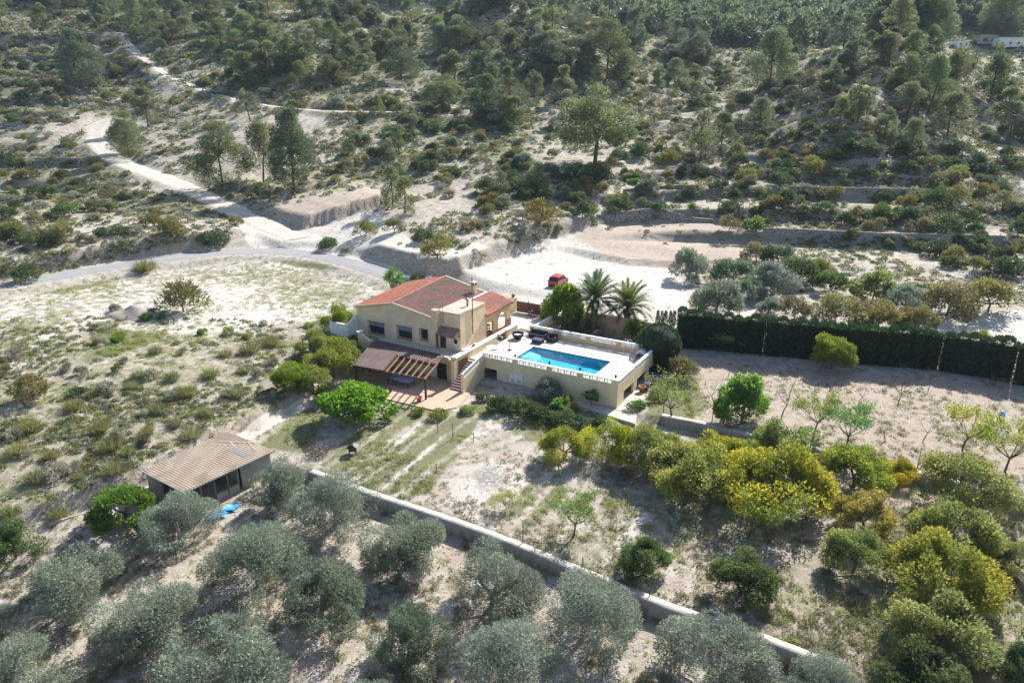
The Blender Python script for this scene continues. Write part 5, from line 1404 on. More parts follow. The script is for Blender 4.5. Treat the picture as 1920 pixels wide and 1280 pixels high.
# ---- round the house
plant_c('limetree', 622, 668, 112, 'bright yellow-green tree left of the pergola roof', 'tree')
plant_c('limetree', 548, 705, 92, 'olive-yellow bushy tree at the top of the bank, left of the lime one', 'tree', hf=.75)
plant_c('limetree', 632, 592, 62, 'thin yellow-green tree beside the white side wall', 'tree', hf=1.1)
plant_c('limetree', 588, 640, 70, 'bright yellow-green tree joining the lime tree and the thin one left of the house', 'tree')
plant_c('limetree', 655, 655, 52, 'yellow-green tree pressing against the pergola roof corner', 'tree')
plant_c('limetree', 585, 712, 84, 'olive-green tree at the bank top between the bushy tree and the fig', 'tree', hf=.8)
plant_c('mastic', 610, 735, 60, 'dark shrub in the shade left of the fig tree', 'shrub')
plant_c('mastic', 660, 640, 34, 'dark clipped shrub at the corner of the white side wall', 'shrub', variant=1)
def garden_plant(kind, px, py, hpx, wpx, label, cat, **kw):
    p = at_z(px, py, .1); m = (p[1] * cC - (p[2] - CH) * sC) / CF; h = hpx * m / cC; H0, W0, _ = KIND[kind]
    return plant(kind, p[0], p[1], h, label, cat, None, True, wide=wpx * m * H0 / (W0 * h), z=.05, **kw)
garden_plant('fresh', 1057, 622, 102, 84, 'bright green tall-crowned tree with white trunk by the driveway wall', 'tree', variant=0)
garden_plant('green', 1186, 640, 44, 46, 'bright green shrub under the right palm', 'shrub')
garden_plant('mastic', 1088, 628, 32, 48, 'dark green shrub between the tall-crowned tree and the left palm', 'shrub')
garden_plant('grey', 1122, 634, 16, 26, 'small pale shrub at the foot of the left palm', 'shrub')
plant_c('greyp' if 'greyp' in KIND else 'lime', 783, 520, 26, 'small yellow-green shrub behind the house roof', 'shrub')
plant_c('olive_wild', 1025, 730, 62, 'grey-green bush growing against the pool terrace wall', 'bush', variant=0)
plant_c('mastic', 985, 765, 60, 'dark weedy shrub below the concrete ledge', 'shrub')
plant_c('mastic', 935, 755, 50, 'dark weedy shrub at the left end of the concrete ledge', 'shrub')
plant_c('mastic', 1060, 785, 50, 'dark weedy shrub under the small yellowish citrus bush', 'shrub')
plant_c('green', 1192, 760, 42, 'low mint green shrub on the pale path by the terrace corner', 'shrub', hf=.6)
plant_c('mastic', 890, 655, 16, 'small dark potted shrub at the stair head', 'shrub', z=2.0)
p = plant_c('grey', 1003, 585, 30, 'purple-leaved shrub beside the driveway gate', 'shrub')
for c in p.children:
    if c.name.startswith('crown'):
        c.data = c.data.copy(); c.data.materials[0] = M['purple']
for cx, cy, w, k, l in [(1052, 762, 46, 'green', 'green weedy shrub at the terrace wall foot'), (1230, 705 + 30, 40, 'lime', 'yellow-green weeds by the undercroft path'), (1278, 688, 62, 'broom', 'dry yellowish bush beside the dark topiary')]:
    plant_c(k, cx, cy, w, l, 'shrub')

for i, (cx, cy, w, k) in enumerate([(905, 742, 34, 'mastic'), (960, 758, 44, 'mastic'), (1012, 775, 52, 'mastic'), (1040, 780, 40, 'green'), (1088, 790, 46, 'mastic'), (1125, 790, 40, 'mastic'), (875, 768, 30, 'lime'), (820, 775, 34, 'lime'), (785, 770, 28, 'lime')]):
    plant_c(k, cx, cy, w, 'low %s weeds, %s along garden edge below patio and pool wall' % ('yellow-green' if k == 'lime' else 'green' if k == 'green' else 'dark', ['second', 'third', 'fourth', 'fifth', 'sixth', 'rightmost', 'leftmost but two', 'leftmost but one', 'leftmost'][i]), 'weeds', 'weeds along the garden edge', hf=.75, name='weed_clump')
# ---- clipped things: topiary, hedge, small cypresses
def clipped(name, P, N, g, L, W, mat, core, label, cat, group=None, dens=None):
    o = bpy.data.objects.new(name, None); COL.objects.link(o); tag(o, label, cat, group)
    V, F, T = leaf_quads(P, N, L, W, g, .45); c = link('foliage', np_mesh('foliage', V, F, [mat], T), o)
    me = bpy.data.meshes.new('inner_core'); me.from_pydata(core.v, [], core.f); me.materials.append(M['bark']); link('inner_core', me, o)  # solid core added inside hedge and topiary to block see-through; cypresses get a stem
    if cat != 'cypress': me.materials[0] = M['cypress']
    return o
def cyl_pts(g, n, r, h, z0=0, top=True):
    th = g.random(n) * 2 * PI; z = z0 + h * g.random(n); u = np.c_[np.cos(th), np.sin(th), np.zeros(n)]
    return np.c_[u[:, 0] * r, u[:, 1] * r, z], u
g = np.random.default_rng(7)
p = hit_up(1236, 655, 2.4); wm = 76 * (p[1] * cC - (p[2] - CH) * sC) / CF
n = 9000; u = unit(g.normal(size=(n, 3))); u[:, 2] = np.abs(u[:, 2]); rr = wm / 2; hh = 5.5
lump = 1 + .05 * np.sin(u[:, 0] * 9 + 1) * np.sin(u[:, 1] * 8) + .04 * g.random(n)
P = np.c_[u[:, 0] * rr * lump, u[:, 1] * rr * lump, 3.0 + u[:, 2] * (hh - 3.0) * lump]
low = g.random(n) < .55; th = g.random(n) * 2 * PI; zz = 3.1 * g.random(n)
P[low] = np.c_[np.cos(th) * rr * (.86 + .14 * zz / 3.1), np.sin(th) * rr * (.86 + .14 * zz / 3.1), zz][low]; N = u.copy(); N[low] = np.c_[np.cos(th), np.sin(th), th * 0 + .3][low]
core = MB().lathe([(rr * .8, 0), (rr * .93, 2.9), (rr * .8, 4.2), (rr * .4, 5.0)], n=16)
o = clipped('topiary', P, unit(N + [0, 0, .3]), g, .2, .1, M['cypress'], core, 'large dark green clipped dome at the far right corner of the pool terrace', 'topiary')
o.location = (p[0], p[1], float(height(p[0], p[1])))
HZ = 4.75
segs = [(1268, 645, 1312, 650, 'block of dark clipped hedge nearest the palms'), (1316, 650, 1398, 659, 'long hedge block behind the low flat-topped sapling'), (1401, 659, 1426, 662, 'short hedge block left of the bare-stemmed gap'),
        (1433, 662, 1538, 672, 'hedge block left of the yellow-green spreading tree'), (1541, 672, 1655, 683, 'hedge block behind and right of the yellow-green spreading tree'), (1659, 683, 1699, 685, 'hedge block after the pale gap'),
        (1703, 686, 1730, 688, 'narrow hedge block, first of two before the open gap'), (1733, 688, 1756, 691, 'narrow hedge block just left of the open gap'),
        (1761, 692, 1863, 708, 'broad hedge block right of the open gap'), (1864, 709, 1895, 715, 'single narrow clipped cypress before the right edge'), (1899, 716, 1960, 726, 'hedge block cut by the right edge')]
for x0, y0, x1, y1, l in segs:
    x0 -= 1; x1 += 4 if x1 not in (1756, 1895) else 0
    p, q = hit(x0, y0), hit(x1, y1); d = (q - p)[:2]; Ln = np.hypot(*d); d = d / Ln; nr = np.array([-d[1], d[0]])
    n = int(2600 * Ln / 3) + 500; U = g.random(n) * Ln; side = g.random(n)
    z = HZ * g.random(n); off = np.where(side < .42, -.75, np.where(side < .62, .75, (g.random(n) - .5) * 1.5)); z = np.where(side >= .62, HZ + (g.random(n) - .5) * .12, z)
    endm = g.random(n) < .10; U = np.where(endm, np.where(g.random(n) < .5, 0, Ln), U); off = np.where(endm, (g.random(n) - .5) * 1.5, off); z = np.where(endm, HZ * g.random(n), z)
    cw = 1.25; sc_ = np.abs(np.sin(PI * U / cw)) ** .55; ch_ = (g.random(int(Ln / cw) + 2) - .5) * .8; hk = ch_[np.clip((U / cw).astype(int), 0, len(ch_) - 1)]; wv = .34 * sc_ - .16 + .10 * g.random(n); off = off * (1 + wv); z = np.where(side >= .62, z + hk + .42 * sc_ - .35, z * (HZ + hk) / HZ)
    P = np.c_[U * d[0] + off * nr[0], U * d[1] + off * nr[1], z]
    N = np.where((side < .62)[:, None], np.c_[nr[0] * np.sign(off), nr[1] * np.sign(off), off * 0 + .9], [0, 0, 1.])
    core = MB(); c = [(.08, -.55), (Ln - .08, -.55), (Ln - .08, .55), (.08, .55)]; core.prism([(u_ * d[0] + w_ * nr[0], u_ * d[1] + w_ * nr[1]) for u_, w_ in c], -.3, HZ - .36)
    o = clipped('hedge', P, unit(N), g, .34, .11, M['cypress'], core, l, 'hedge', 'blocks of the clipped cypress hedge'); zz = min(float(height(*p[:2])), float(height(*q[:2])))
    o.location = (p[0], p[1], zz)
    for ch in o.children:
        if ch.name.startswith('inner'): ch.data.materials[0] = M['cypress']
for k, x in enumerate((1232, 1240, 1247, 1256, 1263)):
    p = hit(x, 612); n = 500; z = 2.2 * g.random(n); th = g.random(n) * 2 * PI; r = .26 * (1 - z / 2.3) ** .6 * np.minimum(1, .5 + z)
    P = np.c_[np.cos(th) * r, np.sin(th) * r, z]; core = MB().tube([(0, 0, -.1), (0, 0, 2.0)], [.06, .02], 5)
    o = clipped('cypress', P, unit(np.c_[np.cos(th), np.sin(th), th * 0 + 1.6]), g, .22, .08, M['cypress'], core, 'thin young cypress, %s of five behind the topiary' % ['leftmost', 'second from left', 'middle one', 'second from right', 'rightmost'][k], 'cypress', 'row of five thin young cypresses')
    o.location = (p[0], p[1], p[2])

# ---- palms and yucca
def frond(g, Lf, droop, up, wleaf, nl):
    d = np.array([math.cos(up), 0, math.sin(up)]); P = []; p = np.zeros(3)
    for i in range(13):
        P.append(p.copy()); a = up - droop * (i / 12) ** 1.5; p = p + np.array([math.cos(a), 0, math.sin(a)]) * Lf / 12
    P = np.array(P); V = []; F = []
    for i in range(nl):
        t = .12 + .88 * i / nl; x = t * 12; k = min(int(x), 11); q = P[k] + (P[k + 1] - P[k]) * (x - k); tang = unit(P[k + 1] - P[k])
        ll = Lf * .17 * (math.sin(PI * min(1, .12 + t * .86)) ** .6 + .12)
        for sgn in (-1, 1):
            e = q + ll * unit(np.array([0, sgn * .85, .25]) + tang * .75 + g.normal(size=3) * .07) ; wv = tang * wleaf
            k0 = len(V); V += [q - wv, e, q + wv, q + wv * .2 + [0, 0, .01]]; F.append((k0, k0 + 1, k0 + 2, k0 + 3))
    for i in range(12):
        k0 = len(V); w_ = np.array([0, .045 * (1 - i / 14), 0]); V += [P[i] - w_, P[i] + w_, P[i + 1] + w_ * .9, P[i + 1] - w_ * .9]; F.append((k0, k0 + 1, k0 + 2, k0 + 3))
    return np.array(V), np.array(F)
def palm(px, py, hgt, Lf, nf, upmin, label, seed, skirt):
    g = np.random.default_rng(seed); o = bpy.data.objects.new('palm_tree', None); COL.objects.link(o); tag(o, label, 'palm')
    p = at_z(px, py, .1); zg = .05; o.location = (p[0], p[1], zg)
    mb = MB(); pr = []
    for i in range(int(hgt / .16)):
        z = i * .16; r = .36 + .10 * (z / hgt) + (.16 if z > hgt - 1.0 else 0); pr += [(r + .05, z), (r - .03, z + .12)]
    mb.lathe(pr + [(.15, hgt + .1)], n=12); me = mb_mesh('trunk', mb, M['palm_trunk']); link('trunk', me, o)
    VV, FF, TT = [], [], []; k = 0
    for i in range(nf):
        q = i / nf; up = R(upmin + (86 - upmin) * q ** .8); th = i * 2.39996 + g.normal() * .12
        V, F = frond(g, Lf * (.82 + .25 * g.random()), R(36 + 40 * (1 - q)) * (.7 + .4 * g.random()), up, .055, 46)
        rot = np.array([[math.cos(th), -math.sin(th), 0], [math.sin(th), math.cos(th), 0], [0, 0, 1]])
        VV.append(V @ rot.T + [0, 0, hgt]); FF.append(F + k); k += len(V); TT.append(np.full(len(V), .2 + .6 * q + .2 * g.random()))
    link('crown', np_mesh('crown', np.vstack(VV), np.vstack(FF), [M['palmleaf']], np.concatenate(TT)), o)
    if skirt:
        VV, FF, k = [], [], 0
        for i in range(16):
            V, F = frond(g, Lf * .62, R(35), R(-12 - 30 * g.random()), .035, 30); th = i * 2.39996
            rot = np.array([[math.cos(th), -math.sin(th), 0], [math.sin(th), math.cos(th), 0], [0, 0, 1]]); VV.append(V @ rot.T + [0, 0, hgt - .25]); FF.append(F + k); k += len(V)
        link('dry_skirt', np_mesh('dry_skirt', np.vstack(VV), np.vstack(FF), [M['drygrass']], np.full(k, .1)), o)
palm(1113, 628, 5.3, 4.7, 62, -12, 'taller date palm with upright fronds, left of the pair behind the pool', 501, True)
palm(1174, 628, 4.0, 4.6, 58, -8, 'shorter date palm with spreading fronds, right of the pair behind the pool', 502, False)
g = np.random.default_rng(505)
p = hit(738, 548); o = bpy.data.objects.new('yucca', None); COL.objects.link(o); o.location = (p[0], p[1], p[2] - .05); tag(o, 'green spiky yucca with several heads behind the house roof', 'yucca')
mb = MB(); heads = [(0, 0, 3.3), (1.0, .2, 2.7), (-.9, .3, 2.4), (.4, -.7, 2.0), (-.4, -.5, 2.9), (1.3, -.4, 1.7)]
for h in heads: mb.tube([(0, 0, -.1), (h[0] * .5, h[1] * .5, h[2] * .45), h], [.16, .12, .09], 6)
link('trunk', mb_mesh('trunk', mb, M['bark_pale']), o)
P = np.repeat(np.array(heads), 90, 0); N = unit(g.normal(size=(len(P), 3)) + [0, 0, .35]); V, F, T = leaf_quads(P, N, 1.15, .10, g, .1)
link('crown', np_mesh('crown', V, F, [M['bright']], T), o)

# ---- pines and shrubs with a place of their own
for k, cx, cy, w, hf, l in [('pine_big', 410, 292, 98, .85, 'rounded yellow-green pine, leftmost of the trio above the bare dirt shelf'),
    ('pine', 487, 285, 70, 1.1, 'slender pine between two bigger ones above the bare dirt shelf'),
    ('pine_big', 543, 275, 104, 1.05, 'tallest pine of the trio above the bare dirt shelf'),
    ('pine_big', 235, 252, 66, .9, 'dense pine standing at the right side of the white track bend'),
    ('pine', 272, 202, 54, .9, 'small pine behind the pine at the track bend'),
    ('pine_big', 145, 110, 92, .85, 'large dark pine alone on the left terraces'),
    ('pine', 178, 122, 44, .8, 'small lighter pine touching the large dark terrace pine'),
    ('pine', 466, 198, 50, .8, 'small round pine below the end of the upper dirt track'),
    ('pine_broad', 829, 172, 74, .95, 'tall umbrella-crowned pine over the valley path'),
    ('pine_young', 735, 352, 40, 1.2, 'young pale pine on the shelf above the white junction'),
    ('pine_young', 758, 368, 42, 1., 'lower companion of the young pale pine on the shelf'),
    ('pine_broad', 1118, 232, 150, .98, 'biggest broad pine with a dark bare trunk in mid valley'),
    ('pine_young', 1318, 256, 46, 1.2, 'feathery pale young pine among shrubs right of the broad pine'),
    ('pine', 1712, 258, 44, 1., 'small fresh green pine at the foot of the rocky ridge'),
    ('pine_dark', 1190, 52, 54, .85, 'dark pine standing out at the valley head'),
    ('pine_big', 1140, 95, 96, .8, 'big pine mass behind the broad mid valley pine'),
    ('pine_dark', 1300, 75, 60, .9, 'dark twin pine with a lime tree behind it at the valley head'),
    ('pine_big', 1450, 110, 86, .9, 'dark spreading pine at the left foot of the rocky ridge'),
    ('pine_big', 1895, 16, 90, .9, 'big dark pine above the far white building'),
    ('pine_big', 1752, 34, 84, .8, 'dark pine clump left of the far white building'),
    ('pine', 1868, 135, 66, 1.1, 'tall pine at the right edge of the ridge below the far building'),
    ('pine', 1800, 140, 60, 1.2, 'tall open pine beside the wires on the ridge'),
    ('pine', 1750, 160, 66, 1.1, 'leaning pine left of the wires on the ridge')]:
    plant_c(k, cx, cy, w, l, 'pine tree', 'pines standing apart', hf)
for k, cx, cy, w, l in [('mastic', 617, 456, 38, 'dark round shrub on the verge of the asphalt road'), ('grey', 650, 468, 22, 'small grey shrub right of the dark roadside one'),
    ('broom', 685, 428, 40, 'yellow-brown shrub, left of a pair on the white flat'), ('broom', 739, 420, 42, 'yellow-brown shrub, right of a pair on the white flat'),
    ('mastic', 795, 440, 46, 'dark shrub joined to a paler one on the white flat'), ('broom', 820, 468, 58, 'olive shrub above the cut bank behind the house'),
    ('broom', 338, 552, 84, 'dark olive bush standing alone on the white field'), ('broom', 57, 727, 62, 'dark olive bush near the left edge of the scrub bank'),
    ('broom', 95, 440, 56, 'round olive-brown bush beside the asphalt road at left'), ('broom', 20, 430, 58, 'olive-brown bush at the left edge above the asphalt road'), ('broom', 318, 425, 50, 'brown open bush above the asphalt road'),
    ('mastic', 400, 446, 60, 'low dark green shrub mass at the roadside'), ('mastic', 45, 510, 60, 'low green shrub below the roadside bank at left'), ('broom', 440, 412, 28, 'small brown bush at the white junction'),
    ('broom', 1012, 398, 66, 'olive shrub on the bank above the car park'), ('mastic', 1092, 392, 50, 'dark shrub at the left end of the tilled field'), ('broom', 1368, 420, 42, 'yellow-green shrub with a shadow on the tilled field'),
    ('green', 1412, 420, 46, 'fresh green shrub right of the tilled field'), ('broom', 1540, 500, 50, 'olive shrub behind the thicket')]:
    plant_c(k, cx, cy, w, l, 'shrub', None)
plant_c('olive_wild', 1293, 495, 74, 'silvery olive tree with a dark bent trunk at the car park edge', 'olive tree', None, 1.2)
TG = 'trees of the thicket beyond the hedge'
for k, cx, cy, w, l in [('thicket', 1378, 503, 92, 'dense dark tree right of the silvery olive'), ('olive_wild', 1345, 556, 110, 'wide olive-green bush just behind the hedge near the palms'), ('olive_wild', 1452, 522, 92, 'silver-leaved bush in the thicket'),
    ('olive_wild', 1442, 572, 52, 'small silver-grey bush behind the hedge'), ('thicket', 1405, 540, 70, 'green bush between two silver ones'), ('thicket_green', 1500, 500, 86, 'green tree at the upper left of the thicket'),
    ('broom', 1492, 575, 60, 'dry yellowish bush in the thicket front'), ('thicket', 1570, 575, 100, 'dark dense tree in the middle front of the thicket'), ('thicket_green', 1642, 530, 96, 'yellow-green tree standing above the thicket'),
    ('thicket', 1652, 585, 84, 'grey-green tree in the thicket front below the yellow-green one'), ('olive_wild', 1700, 560, 80, 'greyish tree right of the yellow-green one'), ('thicket_green', 1738, 545, 56, 'bright green bush wedged in the right thicket'),
    ('thicket', 1782, 555, 110, 'large dark tree of the right thicket'), ('broom', 1862, 548, 96, 'olive-brown tree at the right end of the thicket'), ('thicket', 1462, 472, 70, 'dark bush at the top left of the thicket'),
    ('thicket', 1420, 470, 60, 'dark brown bush above the silvery olive'), ('thicket_green', 1560, 525, 70, 'green bush filling the thicket centre'), ('thicket', 1720, 590, 70, 'dark bush at the thicket front edge')]:
    plant_c(k, cx, cy, w, l, 'bush' if 'bush' in l else 'tree', TG)
plant_c('limetree', 1835, 632, 50, 'rusty yellow-green bush poking above the broad hedge block', 'bush')

# ---- tussocks of the scrub bank on the left
k = 0
tus = [(205, 835), (275, 805), (330, 790), (70, 895), (185, 800), (300, 765), (240, 845), (350, 735), (20, 960), (135, 760), (60, 800), (395, 700), (455, 690), (250, 720), (320, 705), (420, 660), (505, 640), (470, 655), (100, 850), (30, 845), (150, 890), (215, 880), (355, 815), (380, 770), (440, 735), (290, 655), (275, 500), (262, 700), (180, 735), (110, 960), (1312, 600), (1690, 600)]
tus = [(x + RNG.uniform(-3, 3), y) for x, y in tus]
for x, y in tus: plant_px('tussock', x, y + 8, wpx=RNG.uniform(22, 38), label=None)

# ---- the slopes filled in, zone by zone
def in_poly(x, y, P):
    c = False; n = len(P)
    for i in range(n):
        (x0, y0), (x1, y1) = P[i], P[(i + 1) % n]
        if (y0 > y) != (y1 > y) and x < (x1 - x0) * (y - y0) / (y1 - y0) + x0: c = not c
    return c
NOGO = [(ROAD, 4.2), (TRACK, 4.6), (TRACK2, 3.2), (TRACK3, 4.6)]
BARE = [[(430,395),(545,438),(700,392),(770,450),(890,480),(800,502),(700,502),(560,468),(470,464)], [(870,525),(960,465),(1090,436),(1260,508),(1310,560),(1250,612),(1000,570)],
        [(1075,442),(1120,425),(1260,414),(1500,438),(1470,470),(1440,496),(1260,506),(1140,486)], [(510,395),(600,372),(725,345),(715,388),(640,408),(560,425)]]
def free(p, px, py):
    for P, w in NOGO:
        if np.min(np.hypot(P[:, 0] - p[0], P[:, 1] - p[1])) < w: return False
    return not any(in_poly(px, py, b) for b in BARE)
def fill(zone, poly, n, mix, dmin=.55):
    xs = [q[0] for q in poly]; ys = [q[1] for q in poly]; tries = 0; done = 0; got = []
    kinds, wts = zip(*[(m[0], m[1]) for m in mix]); rng_ = {m[0]: m[2] for m in mix}
    while done < n and tries < n * 14:
        tries += 1; px, py = RNG.uniform(min(xs), max(xs)), RNG.uniform(min(ys), max(ys))
        if not in_poly(px, py, poly) or (1772 < px < 1935 and 84 < py < 152): continue
        p = hit(px, py)
        if not free(p, px, py): continue
        k = RNG.choices(kinds, wts)[0]; h = RNG.uniform(*rng_[k]); r = KIND[k][1] * h / KIND[k][0] / 2
        if any((p[0] - q[0]) ** 2 + (p[1] - q[1]) ** 2 < (dmin * (r + q[2])) ** 2 for q in got): continue
        got.append((p[0], p[1], r)); o = plant(k, p[0], p[1], h, wide=RNG.uniform(1.1, 1.5) if k in ('pine', 'pine_dark') else RNG.uniform(.85, 1.25)); PLANTED[-1].append(zone); done += 1
SH = [('mastic', 5, (1.7, 3.6)), ('broom', 4.5, (1.6, 3.3)), ('grey', 2, (1, 1.8)), ('green', .35, (1.2, 2.2))]
fill('in the pine belt right of the upper track', [(250,75),(330,30),(560,10),(720,40),(760,110),(700,140),(640,180),(470,178),(390,168),(330,142),(290,110)], 84, [('pine', 8, (7, 11.5)), ('pine_dark', 1.5, (8, 12.5)), ('broom', 1.5, (2.5, 4.5))], .3)
fill('on the wooded slope above the flat upper track', [(-40,-10),(560,-10),(480,25),(300,55),(-40,58)], 46, [('pine', 6, (9, 13)), ('pine_dark', 1.5, (9, 13)), ('broom', 1.5, (2, 4))], .34)
fill('on the left terraces below the flat upper track', [(-40,72),(225,72),(250,120),(320,165),(290,205),(210,205),(-40,215)], 86, SH + [('pine', .5, (5, 8))], .6)
fill('in the scrub left of the white track', [(-40,222),(150,222),(165,300),(300,375),(290,440),(-40,480)], 120, [('mastic', 4, (1.5, 3.2)), ('broom', 4, (1.4, 2.9)), ('grey', 4, (1, 1.8)), ('green', .5, (1, 1.8))], .5)
fill('on the stony slope inside the track bend', [(215,190),(300,170),(440,215),(500,230),(370,330),(260,300),(215,240)], 16, [('grey', 4, (.7, 1.2)), ('broom', 2, (1, 2))], .7)
fill('in the valley scrub behind the pine trio', [(470,175),(640,185),(790,180),(1050,260),(1080,400),(960,440),(860,380),(740,330),(590,330),(600,230)], 145, SH + [('pine_young', .8, (4, 7)), ('thicket', 1.2, (2.5, 4)), ('olive_wild', .5, (2.5, 3.6))], .55)
fill('in the pine wood across the valley floor', [(640,50),(800,20),(1050,30),(1180,110),(1090,160),(1050,260),(940,250),(840,180),(700,140)], 76, [('pine', 7, (8, 13)), ('pine_dark', 2, (9, 14)), ('mastic', 2.5, (2.5, 4)), ('broom', 1.5, (2, 4))], .36)
fill('on the valley floor right of the broad pine', [(1180,110),(1400,95),(1560,130),(1560,250),(1480,275),(1180,300),(1150,200)], 135, [('mastic', 5, (1.8, 3.8)), ('broom', 3, (1.8, 3.4)), ('bare_big', 4, (4, 6.5)), ('pine', 1.4, (7, 10)), ('thicket', 1.5, (3.5, 5.5)), ('olive_wild', 1.2, (3, 4))], .5)
fill('on the rocky ridge at right', [(1540,150),(1600,90),(1790,110),(1930,150),(1930,270),(1780,275),(1640,270),(1570,260)], 60, [('pine', 8, (7, 11.5)), ('pine_dark', 1, (8, 12)), ('broom', 3, (1.8, 3.4)), ('grey', 3, (1, 2))], .4)
fill('on the shrubby terraces beyond the tilled field', [(1080,410),(1060,330),(1160,290),(1520,275),(1960,262),(1960,520),(1840,520),(1700,480),(1500,440),(1330,400)], 185, [('mastic', 6, (2.0, 4.4)), ('broom', 5.5, (1.9, 4.3)), ('grey', 2.5, (1, 1.8)), ('green', .6, (1.2, 2.2)), ('thicket', .8, (2.8, 4.4))], .5)
fill('among the pines of the valley head', [(1050,15),(1560,30),(1560,140),(1180,150),(1000,60)], 60, [('thicket', 4, (3.5, 6)), ('thicket_green', 1.5, (3, 5)), ('mastic', 3, (2.5, 4.2)), ('broom', 2, (2.5, 4))], .5)
fill('on the far left and middle slopes', [(-40,-15),(900,-15),(1000,60),(760,70),(300,60),(-40,60)], 50, [('thicket', 3, (3, 5)), ('mastic', 3, (2.5, 4.2)), ('broom', 3, (2.5, 4))], .5)
fill('on the bank above the car park', [(860,430),(1000,330),(1100,400),(1060,440),(960,460)], 16, [('broom', 4, (1.2, 2.2)), ('grey', 3, (.8, 1.3)), ('mastic', 1, (1.2, 2))], .7)
fill('in the far wood at the valley head', [(1050,20),(1400,25),(1930,30),(1930,90),(1560,95),(1400,90),(1190,100)], 66, [('pine_dark', 5, (9, 14)), ('pine', 3, (9, 13)), ('lime', .25, (5, 7)), ('pine_dead', .22, (8, 10))], .36)
fill('on the scrub bank left of the house', [(-40,640),(300,640),(560,630),(590,650),(540,690),(400,780),(250,850),(120,930),(-40,960)], 26, [('grey', 6, (.7, 1.3)), ('broom', 1, (1, 1.7)), ('green', .4, (.9, 1.4)), ('mastic', .5, (.9, 1.5))], .75)
fill('along the edge of the white field', [(150,575),(320,560),(360,620),(560,600),(650,640),(300,650),(60,640)], 16, [('grey', 4, (.6, 1.1)), ('lime', 1.2, (.7, 1.2)), ('green', 1, (.7, 1.2))], .8)
# ------------------------------------------------------------------ garden walls, kerb, stakes
def solid_line(name, path, w, top_up, lo, mat, label, cat, step=.5, side=.6):
    P = resample(path, step); d = np.gradient(P, axis=0); d /= np.linalg.norm(d, axis=1)[:, None]; nr = np.c_[-d[:, 1], d[:, 0]]
    up = P + nr * (w + side); z1 = height(up[:, 0], up[:, 1]); k = 9
    z1 = np.convolve(np.r_[[z1[0]] * (k // 2), z1, [z1[-1]] * (k // 2)], np.ones(k) / k, 'valid') + top_up
    z0 = np.minimum(height(P[:, 0] - nr[:, 0], P[:, 1] - nr[:, 1]), z1) - lo
    o0 = np.array([P[0, 0], P[0, 1], z1[0]]); A = P - nr * .02; B = P + nr * w; n = len(P)
    V = np.concatenate([np.c_[A, z0], np.c_[A, z1 + .035 * np.sin(np.arange(n) * .31) + .02 * np.sin(np.arange(n) * 1.3)], np.c_[B, z1 + .02 * np.sin(np.arange(n) * 1.7 + 1)], np.c_[B, z0]]) - o0
    F = []
    for i in range(n - 1):
        for a, b in ((0, 1), (1, 2), (2, 3)): F.append((a * n + i, a * n + i + 1, b * n + i + 1, b * n + i)[::-1])
    F += [(0, n, 2 * n, 3 * n), (4 * n - 1, 3 * n - 1, 2 * n - 1, n - 1)]
    o = link(name, np_mesh(name, V, F, [mat]), loc=o0); return tag(o, label, cat)
solid_line('concrete_wall', WALL_A, .84, .16, .5, M['wall_concrete'], 'long pale concrete retaining wall running diagonally below the garden above the olives', 'wall')
solid_line('concrete_wall', WALL_B[:4], .85, .25, .4, M['wall_concrete'], 'concrete wall with pale top between pool corner and yellow orchard row', 'wall')
solid_line('concrete_wall', WALL_B[4:], .85, .25, .4, M['wall_concrete'], 'stepped concrete wall at right behind the yellow citrus trees', 'wall')
for pts_, l in [([(1430,437),(1520,440),(1640,447),(1760,452),(1880,462)], 'long dry-stone terrace wall right of the tilled field'), ([(1120,410),(1230,405),(1340,418),(1430,430)], 'dry-stone wall along the upper edge of the tilled field'),
    ([(1480,364),(1600,360),(1720,364),(1860,374)], 'dry-stone wall on the middle terrace of the right-hand slope'), ([(1470,324),(1560,316),(1650,320)], 'short dry-stone wall on the upper terrace below the rocky ridge'),
    ([(1170,362),(1250,354),(1310,356)], 'short dry-stone wall below the broad mid valley pine'), ([(-20,240),(80,230),(150,223)], 'dry-stone wall left of the white track bend'),
    ([(-20,84),(60,83),(115,85)], 'pale terrace wall just below the flat upper track'), ([(10,114),(70,113),(100,116)], 'terrace wall left of the large dark terrace pine'),
    ([(120,193),(200,197),(250,196)], 'dark dry-stone wall above the white track bend'), ([(-20,312),(70,306),(150,312)], 'low dry-stone wall in the scrub left of the white track')]:
    solid_line('dry_stone_wall', gpath(pts_), .6, .75, .4, M['stone_wall'], l, 'wall', .7)
solid_line('garden_kerb', KERB, .28, .28, .5, M['concrete_pale'], 'narrow pale concrete kerb at the foot of the scrub bank behind the shed', 'kerb', .6, -1.2)
ribbon('garden_path', resample(gpath([(452, 826), (480, 808), (515, 787), (560, 765), (605, 742)]), .5), 1.5, M['concrete_pale'], .07)

